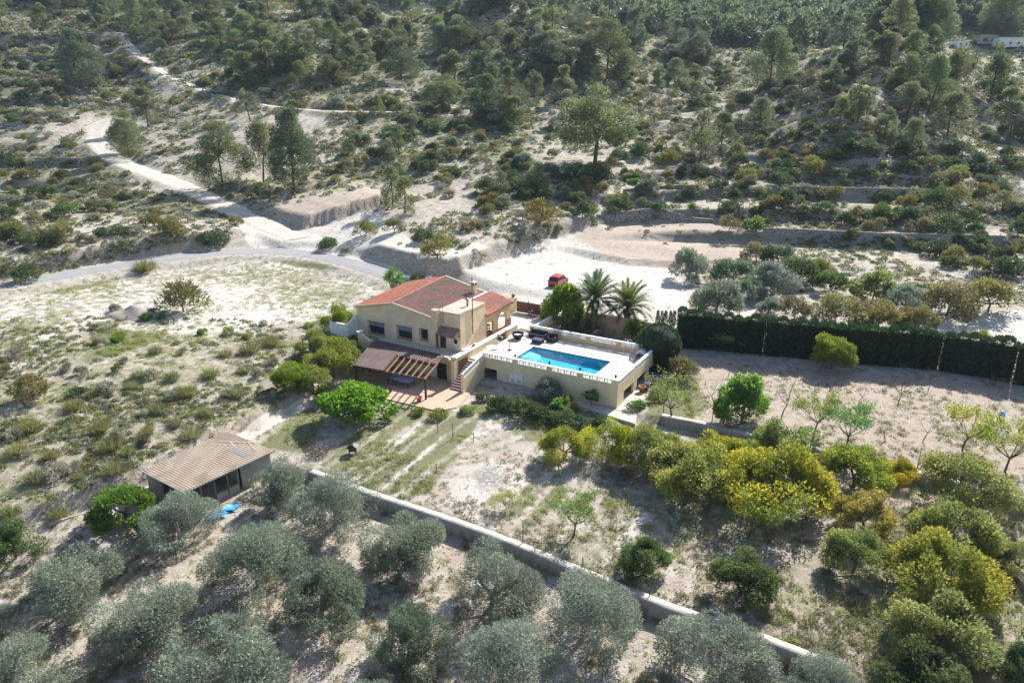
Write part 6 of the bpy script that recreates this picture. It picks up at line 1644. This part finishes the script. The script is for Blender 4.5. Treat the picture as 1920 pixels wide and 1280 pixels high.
def post_px(name, px, py, hpx, r, mat, label, cat, group=None):
    p = hit(px, py); d = p[1] * cC - (p[2] - CH) * sC; h = hpx * d / CF / cC
    mb = MB().tube([(0, 0, -.1), (.01 * h, 0, h * .6), (0, .01 * h, h)], [r, r * .9, r * .75], 6)
    me = mb_mesh(name, mb, mat); return tag(link(name, me, loc=p), label, cat, group)
SG = 'thin stakes of the kitchen garden'
for px, py, h, l in [(980, 1022, 52, 'tall thin stake on the concrete wall left of the small sapling'), (1092, 1066, 24, 'short thin stake on the concrete wall right of the small sapling'), (1217, 1128, 32, 'thin stake on the concrete wall below the dark round citrus'),
    (1520, 1232, 30, 'thin stake near the lower end of the concrete wall'), (725, 786, 22, 'wooden stake at the upper left of the garden rows'), (821, 810, 17, 'thick wooden stake in the middle of the garden'), (849, 822, 30, 'thin stake right of the thick garden stake'),
    (888, 828, 17, 'thin short stake at the right end of the garden rows'), (818, 886, 18, 'thin stake among the lower garden rows'), (751, 940, 16, 'stake just above the concrete wall by the garden rows'), (660, 832, 16, 'stake behind the dark roofed box'),
    (1243, 778, 42, 'grey stake at the start of the second concrete wall'), (1719, 880, 44, 'grey stake beside the bare stump tree'), (1335, 790, 46, 'thin grey stake left of the bright round tree')]:
    post_px('stake', px, py, h, .045, M['bark'], l, 'stake', SG)

# ------------------------------------------------------------------ shed
def thing_w(name, label, cat, p, group=None):
    o = bpy.data.objects.new(name, None); COL.objects.link(o); o.location = p; return tag(o, label, cat, group)
def part_w(name, mb, mat, t, smooth=False):
    return mb.build(name, mat, t, smooth, tuple(t.location) if t.parent is None else tuple(t.parent.location))
L_, T_, R_, B_ = at_z(265, 884, 1.25), at_z(425, 808, 1.25), at_z(516, 845, .75), at_z(345, 925, .75)
zs = float(height(*(L_ + R_)[:2] / 2)) - .1
base = np.array([*((L_ + T_ + R_ + B_) / 4)[:2], zs])
sh = thing_w('shed', 'long low shed with a weathered corrugated roof beside the olive grove', 'shed', base)
part_w('roof', MB().sheet(L_, T_, R_, B_, 34 * 6, 4, 6, .085, .03), M['shed_sheet'], sh, True)
def sp_(u, v, z=None):
    q = (L_ * (1 - u) + T_ * u) * (1 - v) + (B_ * (1 - u) + R_ * u) * v
    return (q[0], q[1], q[2] - .12 if z is None else z)
w = MB()
def swall(u0, v0, u1, v1, th=.0, z0=None, z1=None):
    a, b = sp_(u0, v0), sp_(u1, v1); d = Vector((b[0] - a[0], b[1] - a[1], 0)).normalized(); n_ = Vector((-d.y, d.x, 0)) * .09
    q = [Vector(a) - n_, Vector(b) - n_, Vector(b) + n_, Vector(a) + n_]; tz = [a[2], b[2], b[2], a[2]]
    w.hexa([(p.x, p.y, zs - .4 if z0 is None else z0) for p in q] + [(p.x, p.y, t if z1 is None else z1) for p, t in zip(q, tz)])
swall(.03, .05, .97, .05); swall(.97, .08, .97, .92); swall(.62, .93, .96, .93); swall(.03, .08, .03, .4); swall(.60, .1, .60, .9)
swall(.33, .93, .58, .93, z1=zs + .35)
part_w('wall', w, M['concrete'], sh)
w = MB()
for u, v in ((.03, .95), (.32, .95), (.18, .95), (.46, .95), (.03, .6)): q = sp_(u, v); part_w('post', MB().bar((q[0], q[1], zs - .2), q, .12), M['wood_pale'], sh)
part_w('beam', MB().bar(sp_(.0, .965), sp_(1, .965), .1, .16), M['grey_metal'], sh); part_w('beam', MB().bar(sp_(0, .03), sp_(1, .03), .1, .14), M['grey_metal'], sh)
w = MB()
for (u0, v0, u1, v1) in ((.80, .18, .99, .62), (.86, .3, .80, .55), (.95, .55, .88, .8), (.72, .2, .84, .46)):
    a, b = Vector(sp_(u0, v0)), Vector(sp_(u1, v1)); part_w('loose_batten', MB().bar(a + Vector((0, 0, .22)), b + Vector((0, 0, .22)), .07, .05), M['concrete_pale'], sh)
a = [Vector(sp_(u, v)) + Vector((0, 0, .2)) for u, v in ((.73, .58), (.79, .56), (.79, .80), (.73, .82))]
part_w('patch_sheet', MB().hexa([p - Vector((0, 0, .02)) for p in a] + a), M['grey_metal'], sh)
# blue tarpaulin, roofed box, gravel heap, brush, bricks
p = hit(418, 962); q = hit(432, 948); g = np.random.default_rng(31); n = 16; V = []
for j in range(n + 1):
    for i in range(n + 1):
        u, v = i / n - .5, j / n - .5; x = u * 2.6 + .5 * math.sin(v * 7); y = v * 1.0 + .25 * math.sin(u * 9)
        V.append((x * .72 - y * .7, x * .7 + y * .72, .08 + .20 * max(0, math.sin(u * 6 + 1) * math.cos(v * 5)) + .10 * g.random() + .15 * (1 - 4 * max(u * u, v * v))))
F = [(j * (n + 1) + i, j * (n + 1) + i + 1, (j + 1) * (n + 1) + i + 1, (j + 1) * (n + 1) + i) for j in range(n) for i in range(n)]
tag(link('tarpaulin', np_mesh('tarpaulin', V, F, [M['tarp']]), loc=p, rz=.1), 'crumpled bright blue tarpaulin on the ground before the shed', 'tarpaulin')
p = hit(662, 850); t = thing_w('garden_box', 'small dark roofed box on legs in the garden left of the rows', 'garden box', p)
x, y, z = p
for i in (-.3, .3):
    for j in (-.25, .25): part_w('leg', MB().bar((x + i, y + j, z - .05), (x + i, y + j, z + .35), .07), M['wood'], t)
part_w('body', MB().box(x - .38, x + .38, y - .3, y + .3, z + .35, z + .8), M['wood'], t)
w = MB(); w.hexa([(x - .55, y - .45, z + .78), (x + .55, y - .45, z + .78), (x + .55, y + .45, z + .78), (x - .55, y + .45, z + .78), (x - .1, y - .3, z + 1.1), (x + .1, y - .3, z + 1.1), (x + .1, y + .3, z + 1.1), (x - .1, y + .3, z + 1.1)])
part_w('roof', w, M['iron'], t)
p = hit(247, 590); n = 26; V = []; F = []
for j in range(n + 1):
    for i in range(n + 1):
        u, v = (i / n - .5) * 2, (j / n - .5) * 2; r = math.hypot(u, v)
        V.append((u * 3.6, v * 2.4, 1.45 * max(0, 1 - r) ** .8 * (1 + .25 * math.sin(4 * u + 2 * v)) - .15 + .1 * g.random()))
F = [(j * (n + 1) + i, j * (n + 1) + i + 1, (j + 1) * (n + 1) + i + 1, (j + 1) * (n + 1) + i) for j in range(n) for i in range(n)]
tag(link('gravel_heap', np_mesh('gravel_heap', V, F, [M['gravel']]), loc=p), 'grey gravel heap on the white field left of the house', 'gravel heap')
for px, py, wpx, l in [(1160, 895, 90, 'tangled grey brush pile in the shade of the yellow row'), (598, 850, 66, 'grey twig pile at the left end of the garden rows')]:
    p = hit(px, py); s_ = wpx * p[1] / CF / 2 * 1.05; mb = MB()
    for i in range(150):
        a = g.normal(size=3) * [s_ * .42, s_ * .34, .18] + [0, 0, .3]; d = g.normal(size=3) * [.7, .7, .35]; mb.tube([a - d * .5, a + g.normal(size=3) * .08, a + d * .5], [.02, .018, .008], 3, False)
    tag(link('brush_pile', mb_mesh('brush_pile', mb, M['twig']), loc=p), l, 'brush pile')
for px, py, c, l in [(1272, 703, M['iron'], 'black bucket in the weeds behind the pool terrace'), (1877, 783, M['tarp'], 'blue bucket on the bare right terrace')]:
    p = hit(px, py); t = thing_w('bucket', l, 'bucket', p); x, y, z = p
    part_w('body', MB().lathe([(.26, z - .02), (.36, z + .6), (.33, z + .6), (.24, z + .06)], (x, y)), c, t)
    w = MB()
    for k in range(8): w.bar((x + .35 * math.cos(PI * k / 8), y, z + .58 + .3 * math.sin(PI * k / 8)), (x + .35 * math.cos(PI * (k + 1) / 8), y, z + .58 + .3 * math.sin(PI * (k + 1) / 8)), .025)
    part_w('handle', w, M['grey_metal'], t)

# ------------------------------------------------------------------ cars
def car(px, py, head, mat, label):
    p = hit(px, py); o = thing_w('parked_car', label, 'car', (p[0], p[1], p[2] + .02)); o.rotation_euler = (0, 0, head)
    K = 1.12
    def loft(secs):   # sections (x, half width, z0, z1) front to back, joined into one skin
        mb = MB(); v = []; f = []
        for x, hw, z0, z1 in secs:
            r = .12; v += [(x * K, y * K, z * K) for y, z in ((-hw + r, z0), (hw - r, z0), (hw, z0 + r), (hw, z1 - r), (hw - r, z1), (-hw + r, z1), (-hw, z1 - r), (-hw, z0 + r))]
        m = len(secs)
        for i in range(m - 1):
            for k in range(8): j = (k + 1) % 8; f.append((i * 8 + k, i * 8 + j, i * 8 + 8 + j, i * 8 + 8 + k))
        f += [tuple(range(7, -1, -1)), tuple(range((m - 1) * 8, m * 8))]; return mb.add(v, f)
    me = lambda nm, mb, mt, sm=False: link(nm, mb_mesh(nm, mb, mt), o)
    me('body', loft([(2.0, .6, .35, .62), (1.9, .78, .25, .75), (1.0, .84, .22, .92), (.6, .85, .22, .98), (-1.6, .86, .22, 1.0), (-1.95, .82, .28, .98), (-2.02, .7, .35, .9)]), mat)
    me('roof', loft([(.35, .60, 1.36, 1.62), (.1, .66, 1.36, 1.66), (-1.2, .66, 1.36, 1.64), (-1.5, .62, 1.36, 1.58)]), mat)
    g1 = MB(); Kv = lambda pts: [(x * K, y * K, z * K) for x, y, z in pts]
    g1.hexa(Kv([(.98, -.8, .93), (.98, .8, .93), (-1.95, .8, .95), (-1.95, -.8, .95), (.33, -.64, 1.5), (.33, .64, 1.5), (-1.5, .64, 1.5), (-1.5, -.64, 1.5)][::1])); me('windows', g1, M['glass'])
    for x0, x1 in ((.96, .34), (-.5, -.5), (-1.93, -1.48)):
        for s_ in (-1, 1): me('pillar', MB().bar(Kv([(x0, .795 * s_, .93)])[0], Kv([(x1, .655 * s_, 1.52)])[0], .09), mat)
    for x in (1.3, -1.35):
        for s_ in (-1, 1):
            wh = me('wheel', MB().tube(Kv([(x, .72 * s_, .31), (x, .88 * s_, .31)]), .31 * K, 16), M['rubber'])
            c = MB().tube(Kv([(x, .885 * s_, .31), (x, .90 * s_, .31)]), .19 * K, 12); link('rim', mb_mesh('rim', c, M['grey_metal']), wh)
    for s_ in (-1, 1):
        me('tail_light', MB().bev(*[q * K for q in (-2.06, -1.9, min(.5 * s_, .76 * s_), max(.5 * s_, .76 * s_), .68, .9)]), plain('tail_lamp', (.35, .01, .01), None, 1, .2, .5))
        me('headlight', MB().bev(*[q * K for q in (1.86, 1.985, min(.45 * s_, .7 * s_), max(.45 * s_, .7 * s_), .56, .70)]), M['shutter'])
        me('door_mirror', MB().bev(*[q * K for q in (.55, .75, min(.86 * s_, 1.0 * s_), max(.86 * s_, 1.0 * s_), .95, 1.1)]), mat)
    me('bumper', MB().bev(*[q * K for q in (-2.08, -1.9, -.78, .78, .32, .52)]), M['rubber'])
    return o
car(1047, 534, R(62), M['red_paint'], 'red hatchback parked on the pale car park behind the bright tree')
car(1106, 540, R(75), M['blue_paint'], 'light blue car mostly hidden behind the left palm')

# ------------------------------------------------------------------ power line, far buildings
tops = []
for k, (px, py, top, l) in enumerate([(1984, 318, 262, None), (1889, 288, 221, 'thin dark power pole at the right edge of the shrubby terraces'), (1735, 120, 82, 'power pole rising from the pines on the ridge'), (1636, 64, 35, 'farthest power pole on the ridge top')]):
    p = hit(px, py); d = p[1] * cC - (p[2] - CH) * sC; h = (py - top) * d / CF / cC; tops.append(p + np.array([0, 0, h]))
    if l:
        t = thing_w('power_pole', l, 'power pole', p, 'poles of the power line'); x, y, z = p
        part_w('pole', MB().tube([(x, y, z - .3), (x, y, z + h)], [.17, .12], 7), M['bark'], t)
        part_w('crossarm', MB().bar((x - .9, y + .3, z + h - .35), (x + .9, y - .3, z + h - .35), .12), M['grey_metal'], t)
for k in range(3):
    for s_ in (-1, 1):
        a, b = tops[k] + [.8 * s_, 0, -.25], tops[k + 1] + [.8 * s_, 0, -.25]; pts = []
        sag = np.hypot(*(b - a)[:2]) * .022
        for i in range(15): t_ = i / 14; q = a * (1 - t_) + b * t_ - [0, 0, sag * 4 * t_ * (1 - t_)]; pts.append(q - a)
        me = mb_mesh('power_cable', MB().tube(pts, .026, 4, False), M['bark_pale'])
        tag(link('power_cable', me, loc=a), ['%s cable from the right edge to the nearest pole', '%s cable sloping up from the nearest pole to the ridge', '%s cable along the ridge between the two far poles'][k] % ('left' if s_ < 0 else 'right'), 'cable', 'cables of the power line')
def far_house(px, py, wm, dm, hm, rz, mat, roofm, label, nwin=4, flat=True):
    p = hit(px, py); o = thing_w('farm_building', label, 'house', (p[0], p[1], p[2] - .3)); o.rotation_euler = (0, 0, rz)
    w = MB(); wall_run(w, 'a', -wm / 2, wm / 2, -dm / 2, -dm / 2 + .25, 0, [(-99, hm), (99, hm)], [(-wm / 2 + (k + .5) * wm / nwin - .6, -wm / 2 + (k + .5) * wm / nwin + .6, 1.2, 2.4) for k in range(nwin)])
    w.box(-wm / 2, wm / 2, dm / 2 - .25, dm / 2, 0, hm); w.box(-wm / 2, -wm / 2 + .25, -dm / 2 + .25, dm / 2 - .25, 0, hm); w.box(wm / 2 - .25, wm / 2, -dm / 2 + .25, dm / 2 - .25, 0, hm)
    link('wall', mb_mesh('wall', w, mat), o)
    r = MB()
    if flat: r.box(-wm / 2 - .3, wm / 2 + .3, -dm / 2 - .3, dm / 2 + .3, hm + .003, hm + .25)
    else: r.add([(-wm / 2 - .4, -dm / 2 - .4, hm), (wm / 2 + .4, -dm / 2 - .4, hm), (wm / 2 + .4, dm / 2 + .4, hm), (-wm / 2 - .4, dm / 2 + .4, hm), (-wm / 2 - .4, 0, hm + dm * .22), (wm / 2 + .4, 0, hm + dm * .22)], [(0, 1, 5, 4), (2, 3, 4, 5), (0, 4, 3), (1, 2, 5), (3, 2, 1, 0)])
    link('roof', mb_mesh('roof', r, roofm), o)
    for k in range(nwin): x = -wm / 2 + (k + .5) * wm / nwin; link('window', mb_mesh('window', MB().box(x - .59, x + .59, -dm / 2 + .12, -dm / 2 + .18, 1.21, 2.39), M['glass']), o)
    return o
far_house(1900, 88, 20, 8, 4.5, -.05, M['white'], M['concrete'], 'long low whitewashed building at the far upper right edge', 5)
far_house(1845, 82, 9, 6, 4.0, .05, M['concrete'], M['concrete_pale'], 'grey flat-roofed outbuilding left of the whitewashed one', 2)
far_house(1798, 90, 7, 5, 3.2, .25, M['white'], M['white'], 'small white annexe at the left of the far buildings', 2)
far_house(1256, 14, 12, 8, 4.5, .2, M['white'], M['concrete_pale'], 'tiny white house among the hazy trees at top centre', 3)
far_house(1577, 6, 10, 8, 6, -.2, M['white'], M['concrete_pale'], 'tiny white house at the top edge right of centre', 2)
far_house(1158, 48, 10, 6, 3.4, .0, M['concrete_pale'], M['tile_old'], 'small tiled house half hidden behind the valley head trees', 3, False)
far_house(1075, 44, 9, 6, 3.4, .1, M['concrete_pale'], M['concrete'], 'small pale house roof behind the lime trees at the valley head', 2)

# ------------------------------------------------------------------ ground cover that nobody could count
def scatter(name, protos, pts, label, mat, g, zdown=.03):
    VV, FF, TT, k = [], [], [], 0
    for i, (V, F, T) in enumerate(protos):
        sel = pts[i::len(protos)]
        if not len(sel): continue
        th = g.random(len(sel)) * 2 * PI; c, s_ = np.cos(th)[:, None], np.sin(th)[:, None]; sc = sel[:, 3][:, None]
        X = (V[None, :, 0] * c - V[None, :, 1] * s_) * sc + sel[:, 0][:, None]; Y = (V[None, :, 0] * s_ + V[None, :, 1] * c) * sc + sel[:, 1][:, None]; Z = V[None, :, 2] * sc + sel[:, 2][:, None] - zdown
        VV.append(np.stack([X, Y, Z], -1).reshape(-1, 3)); FF.append((F[None] + (np.arange(len(sel)) * len(V))[:, None, None] + k).reshape(-1, F.shape[1])); k += len(V) * len(sel)
        TT.append(np.clip(T[None] + (g.random(len(sel))[:, None] - .5) * .5, 0, 1).ravel())
    o = link(name, np_mesh(name, np.vstack(VV), np.vstack(FF), [mat], np.concatenate(TT))); o['kind'] = 'stuff'; o['label'] = label; return o
def px_points(g, n, poly, size, dens=None, keep=None):
    xs = [q[0] for q in poly]; ys = [q[1] for q in poly]; out = []
    P = np.c_[g.uniform(min(xs), max(xs), n), g.uniform(min(ys), max(ys), n)]
    ins = area_dist(P[:, 0], P[:, 1], poly) > 0; P = P[ins]
    jx = np.searchsorted(GX, 0)
    for px, py in P:
        q = hit(px, py); out.append((q[0], q[1], q[2], px, py))
    out = np.array(out)
    if keep is not None: out = out[keep(out)]
    s_ = g.uniform(size[0], size[1], len(out)); return np.c_[out[:, :3], s_]
def off_roads(o):
    k = np.ones(len(o), bool)
    for P, w in NOGO:
        d = np.full(len(o), 1e9)
        for q in P[::3]: d = np.minimum(d, np.hypot(o[:, 0] - q[0], o[:, 1] - q[1]))
        k &= d > w - .6
    for b in BARE: k &= (area_dist(o[:, 3], o[:, 4], b) < -3) | (np.random.default_rng(1).random(len(o)) < .06)
    return k
def gval(A, o):
    j = np.clip(np.searchsorted(GY, o[:, 1]) - 1, 0, len(GY) - 1); i = np.clip(np.searchsorted(GX, o[:, 0]) - 1, 0, len(GX) - 1); return A[j, i]
g = np.random.default_rng(77)
def tuft(s, n, wd, L, W, flat=.6):
    q = np.random.default_rng(s); u = unit(q.normal(size=(n, 3))); u[:, 2] = np.abs(u[:, 2]); P = u * [wd, wd, wd * flat] * (.4 + .6 * q.random((n, 1)))
    return leaf_quads(P, unit(u + [0, 0, .6]), L, W, q, .5)
scr = [tuft(s, 44, .42, .30, .13) for s in range(4)]
near_scrub = px_points(g, 6500, [(-40,590),(560,600),(650,640),(560,740),(400,800),(120,940),(-40,980)], (.22, 1.0), keep=lambda o: off_roads(o) & (g.random(len(o)) < .10 + .9 * (fbm(o[:, 0], o[:, 1], 7, 3, 5) > -.03)))
slope = px_points(g, 21000, [(-40,-20),(1960,-20),(1960,560),(1330,560),(1200,440),(880,490),(620,440),(400,440),(-40,545)], (.7, 2.3), keep=lambda o: off_roads(o) & ((fbm(o[:, 0], o[:, 1], 16, 3, 12) > -.13) | (o[:, 1] > 240)))
slope[:, 3] *= np.clip(slope[:, 1] / 175, .6, 2.6)
allp = np.vstack([near_scrub, slope]); m = g.random(len(allp))
scatter('scrub', scr, allp[m < .40], 'low grey scrub tufts scattered over the slopes', M['greyscrub'], g)
scatter('scrub', scr, allp[(m >= .40) & (m < .78)], 'low olive-brown scrub tufts scattered over the slopes', M['broom'], g)
scatter('scrub', scr, allp[m >= .78], 'low dark green scrub tufts scattered over the slopes', M['mastic'], g)
tg = [tuft(s + 20, 26, .30, .26, .06, .5) for s in range(4)]
def green_keep(o): return off_roads(o) & (g.random(len(o)) < np.clip(gval(green, o) * 1.5 - .35, 0, 1)) & (fbm(o[:, 0], o[:, 1], 3.5, 3, 21) > -.06) & ~((gval(AA, o) > -38.7) & (gval(AA, o) < .5) & (gval(BB, o) > -.2) & (gval(BB, o) < 13)) & ~((gval(AA, o) > -33.4) & (gval(AA, o) < -15.5) & (gval(BB, o) > -10.9) & (gval(BB, o) < .5))
near_g = px_points(g, 30000, [(-40,600),(560,600),(900,760),(1200,690),(1960,760),(1960,1300),(-40,1300)], (.45, 1.15), keep=green_keep)
far_g = px_points(g, 5000, [(-40,470),(700,470),(720,540),(650,640),(-40,700)], (.5, 1.3), keep=green_keep)
wf = px_points(g, 3800, [(-60,566),(150,545),(300,508),(500,488),(690,524),(650,590),(420,622),(120,604),(60,690),(-60,700)], (.35, .95), keep=lambda o: off_roads(o) & (fbm(o[:, 0], o[:, 1], 6, 3, 44) > .05))
scatter('grass', tg, np.vstack([near_g, far_g, wf]), 'short green weeds and grass on the garden and field', M['grass'], g)
dryk = lambda o: off_roads(o) & (g.random(len(o)) < .2 + .8 * np.clip(gval(litter, o) * 1.4, 0, 1)) & (fbm(o[:, 0], o[:, 1], 3, 3, 61) > -.02) & ~((gval(AA, o) > -38.7) & (gval(AA, o) < 1.5) & (gval(BB, o) > -.2) & (gval(BB, o) < 13.5)) & ~((gval(AA, o) > -33.4) & (gval(AA, o) < -15.5) & (gval(BB, o) > -10.9) & (gval(BB, o) < .5))
scatter('dry_grass', tg, px_points(g, 20000, [(-40,780),(560,800),(900,860),(1240,670),(1960,720),(1960,1300),(-40,1300)], (.4, 1.0), keep=dryk), 'dry straw-coloured grass between the orchard trees', M['drygrass'], g)
# loose stones
pb = []
for s in range(3):
    q = np.random.default_rng(s + 90); v = [(0, 0, .5), (.5, 0, 0), (0, .5, 0), (-.5, 0, 0), (0, -.5, 0)]; V = np.array(v) * (q.random((5, 3)) * .5 + .75); F = np.array([(0, 1, 2, 2), (0, 2, 3, 3), (0, 3, 4, 4), (0, 4, 1, 1)])
    V2 = np.array([V[0], V[1], V[2], V[3], V[4], (V[1] + V[2]) / 2 * .8 + [0, 0, .3], (V[3] + V[4]) / 2 * .8 + [0, 0, .3]]); F2 = np.array([(0, 1, 5, 2), (0, 2, 5, 3), (0, 3, 6, 4), (0, 4, 6, 1)])
    pb.append((V2, F2, np.full(7, .5)))
stn = px_points(g, 9000, [(-40,480),(700,480),(650,640),(400,820),(300,900),(900,960),(1900,1000),(1900,1300),(-40,1300)], (.05, .34), keep=off_roads)
scatter('stones', pb, stn, 'loose pale stones lying about the ground', M['stone'], g, .05)
# the far wood that reads as one mass
fw = []
for s in range(4):
    q = np.random.default_rng(s + 600); Lb = pine_lobes(q, 10, 6.4, .15, 16); C = lobe_leaves(q, Lb, 240, 1.9, .75, .5, .5, .8, (0, 0, 5), .4, .5); fw.append(C)
pts = px_points(g, 3600, [(-40,-40),(1960,-40),(1960,34),(1700,62),(1560,88),(1380,92),(1180,60),(1040,20),(760,14),(560,4),(-40,5)], (.5, 1.45))
m = g.random(len(pts)) < .55
scatter('pine_wood', fw, pts[m], 'dark far pine wood covering the hills at the top', M['pine_blue'], g)
scatter('pine_wood', fw, pts[~m], 'lighter far pines mixed into the wood on the top hills', M['pine'], g)

# ------------------------------------------------------------------ labels for the many plants of the slopes
LOOK = {'pine': ('bushy yellow-green pine', 'pine tree'), 'pine_dark': ('dark green pine', 'pine tree'), 'pine_broad': ('broad pine', 'pine tree'), 'pine_big': ('big pine', 'pine tree'), 'pine_young': ('pale young pine', 'pine tree'), 'pine_dead': ('russet dead pine', 'pine tree'),
        'mastic': ('dark green shrub', 'shrub'), 'broom': ('olive-brown shrub', 'shrub'), 'grey': ('small grey shrub', 'shrub'), 'green': ('fresh green shrub', 'shrub'), 'lime': ('yellow-green shrub', 'shrub'),
        'thicket': ('tall dense bush', 'bush'), 'thicket_green': ('tall green bush', 'bush'), 'olive_wild': ('silvery wild olive', 'olive tree'), 'bare_big': ('bare purple-grey tree', 'bare tree'), 'tussock': ('spiky grass tussock', 'grass tussock')}
GROUPS = {}
for e in PLANTED:
    if e[4]: continue
    z = e[5] if len(e) > 5 else 'on the scrub bank left of the house'
    GROUPS.setdefault((z, e[1]), []).append(e)
ROWS = [w_ + ' row' for w_ in ('front', 'second', 'third', 'fourth', 'fifth', 'sixth', 'seventh', 'eighth', 'ninth', 'tenth', 'eleventh', 'twelfth', 'thirteenth', 'fourteenth')]
SHORT = {'in the pine belt right of the upper track': 'pine belt right of upper track', 'on the wooded slope above the flat upper track': 'slope above flat upper track', 'on the left terraces below the flat upper track': 'terraces below flat upper track',
    'in the scrub left of the white track': 'scrub left of white track', 'on the stony slope inside the track bend': 'stony slope inside track bend', 'in the valley scrub behind the pine trio': 'valley scrub behind pine trio', 'in the pine wood across the valley floor': 'pine wood across mid valley',
    'on the valley floor right of the broad pine': 'valley floor right of broad pine', 'on the rocky ridge at right': 'rocky ridge at right', 'on the shrubby terraces beyond the tilled field': 'terraces beyond tilled field', 'on the bank above the car park': 'bank above car park',
    'in the far wood at the valley head': 'wood at valley head', 'on the scrub bank left of the house': 'scrub bank left of house', 'along the edge of the white field': 'edge of white field', 'among the pines of the valley head': 'among pines of valley head', 'on the far left and middle slopes': 'farthest left and middle slopes'}
for (z, k), L in GROUPS.items():
    L.sort(key=lambda e: -e[3]); look, cat = LOOK[k]; m = max(1, math.ceil(len(L) / 9)); per = math.ceil(len(L) / m)
    for r in range(m):
        row = sorted(L[r * per:(r + 1) * per], key=lambda e: e[2])
        for i, e in enumerate(row):
            bits = [look]
            if len(row) > 1: bits.append('leftmost' if i == 0 else 'rightmost' if i == len(row) - 1 else ORD[i] + ' from left')
            if m > 1: bits.append(ROWS[r])
            bits.append(SHORT[z])
            tag(e[0], ', '.join(bits), cat, (look + 's ' + z).replace('bushs', 'bushes').replace('olives ', 'olives '))
for o in list(COL.objects):
    if o.parent is None and 'label' in o.keys(): o['label'] = ' '.join(o['label'].replace(' ,', ',').split()[:16])

# ------------------------------------------------------------------ the air
hz = MB().box(-700, 700, -30, 1000, -12, 195)
hm = NG('thin_air'); vol = hm.n('ShaderNodeVolumePrincipled'); hm.put(vol.inputs['Color'], (.62, .78, 1.0)); vol.inputs['Density'].default_value = .00009; vol.inputs['Anisotropy'].default_value = 0.
hm.put(hm.out.inputs['Volume'], vol.outputs[0])
o = link('haze', mb_mesh('haze', hz, hm.m)); o['kind'] = 'stuff'; o['label'] = 'thin blue summer haze over the valley'
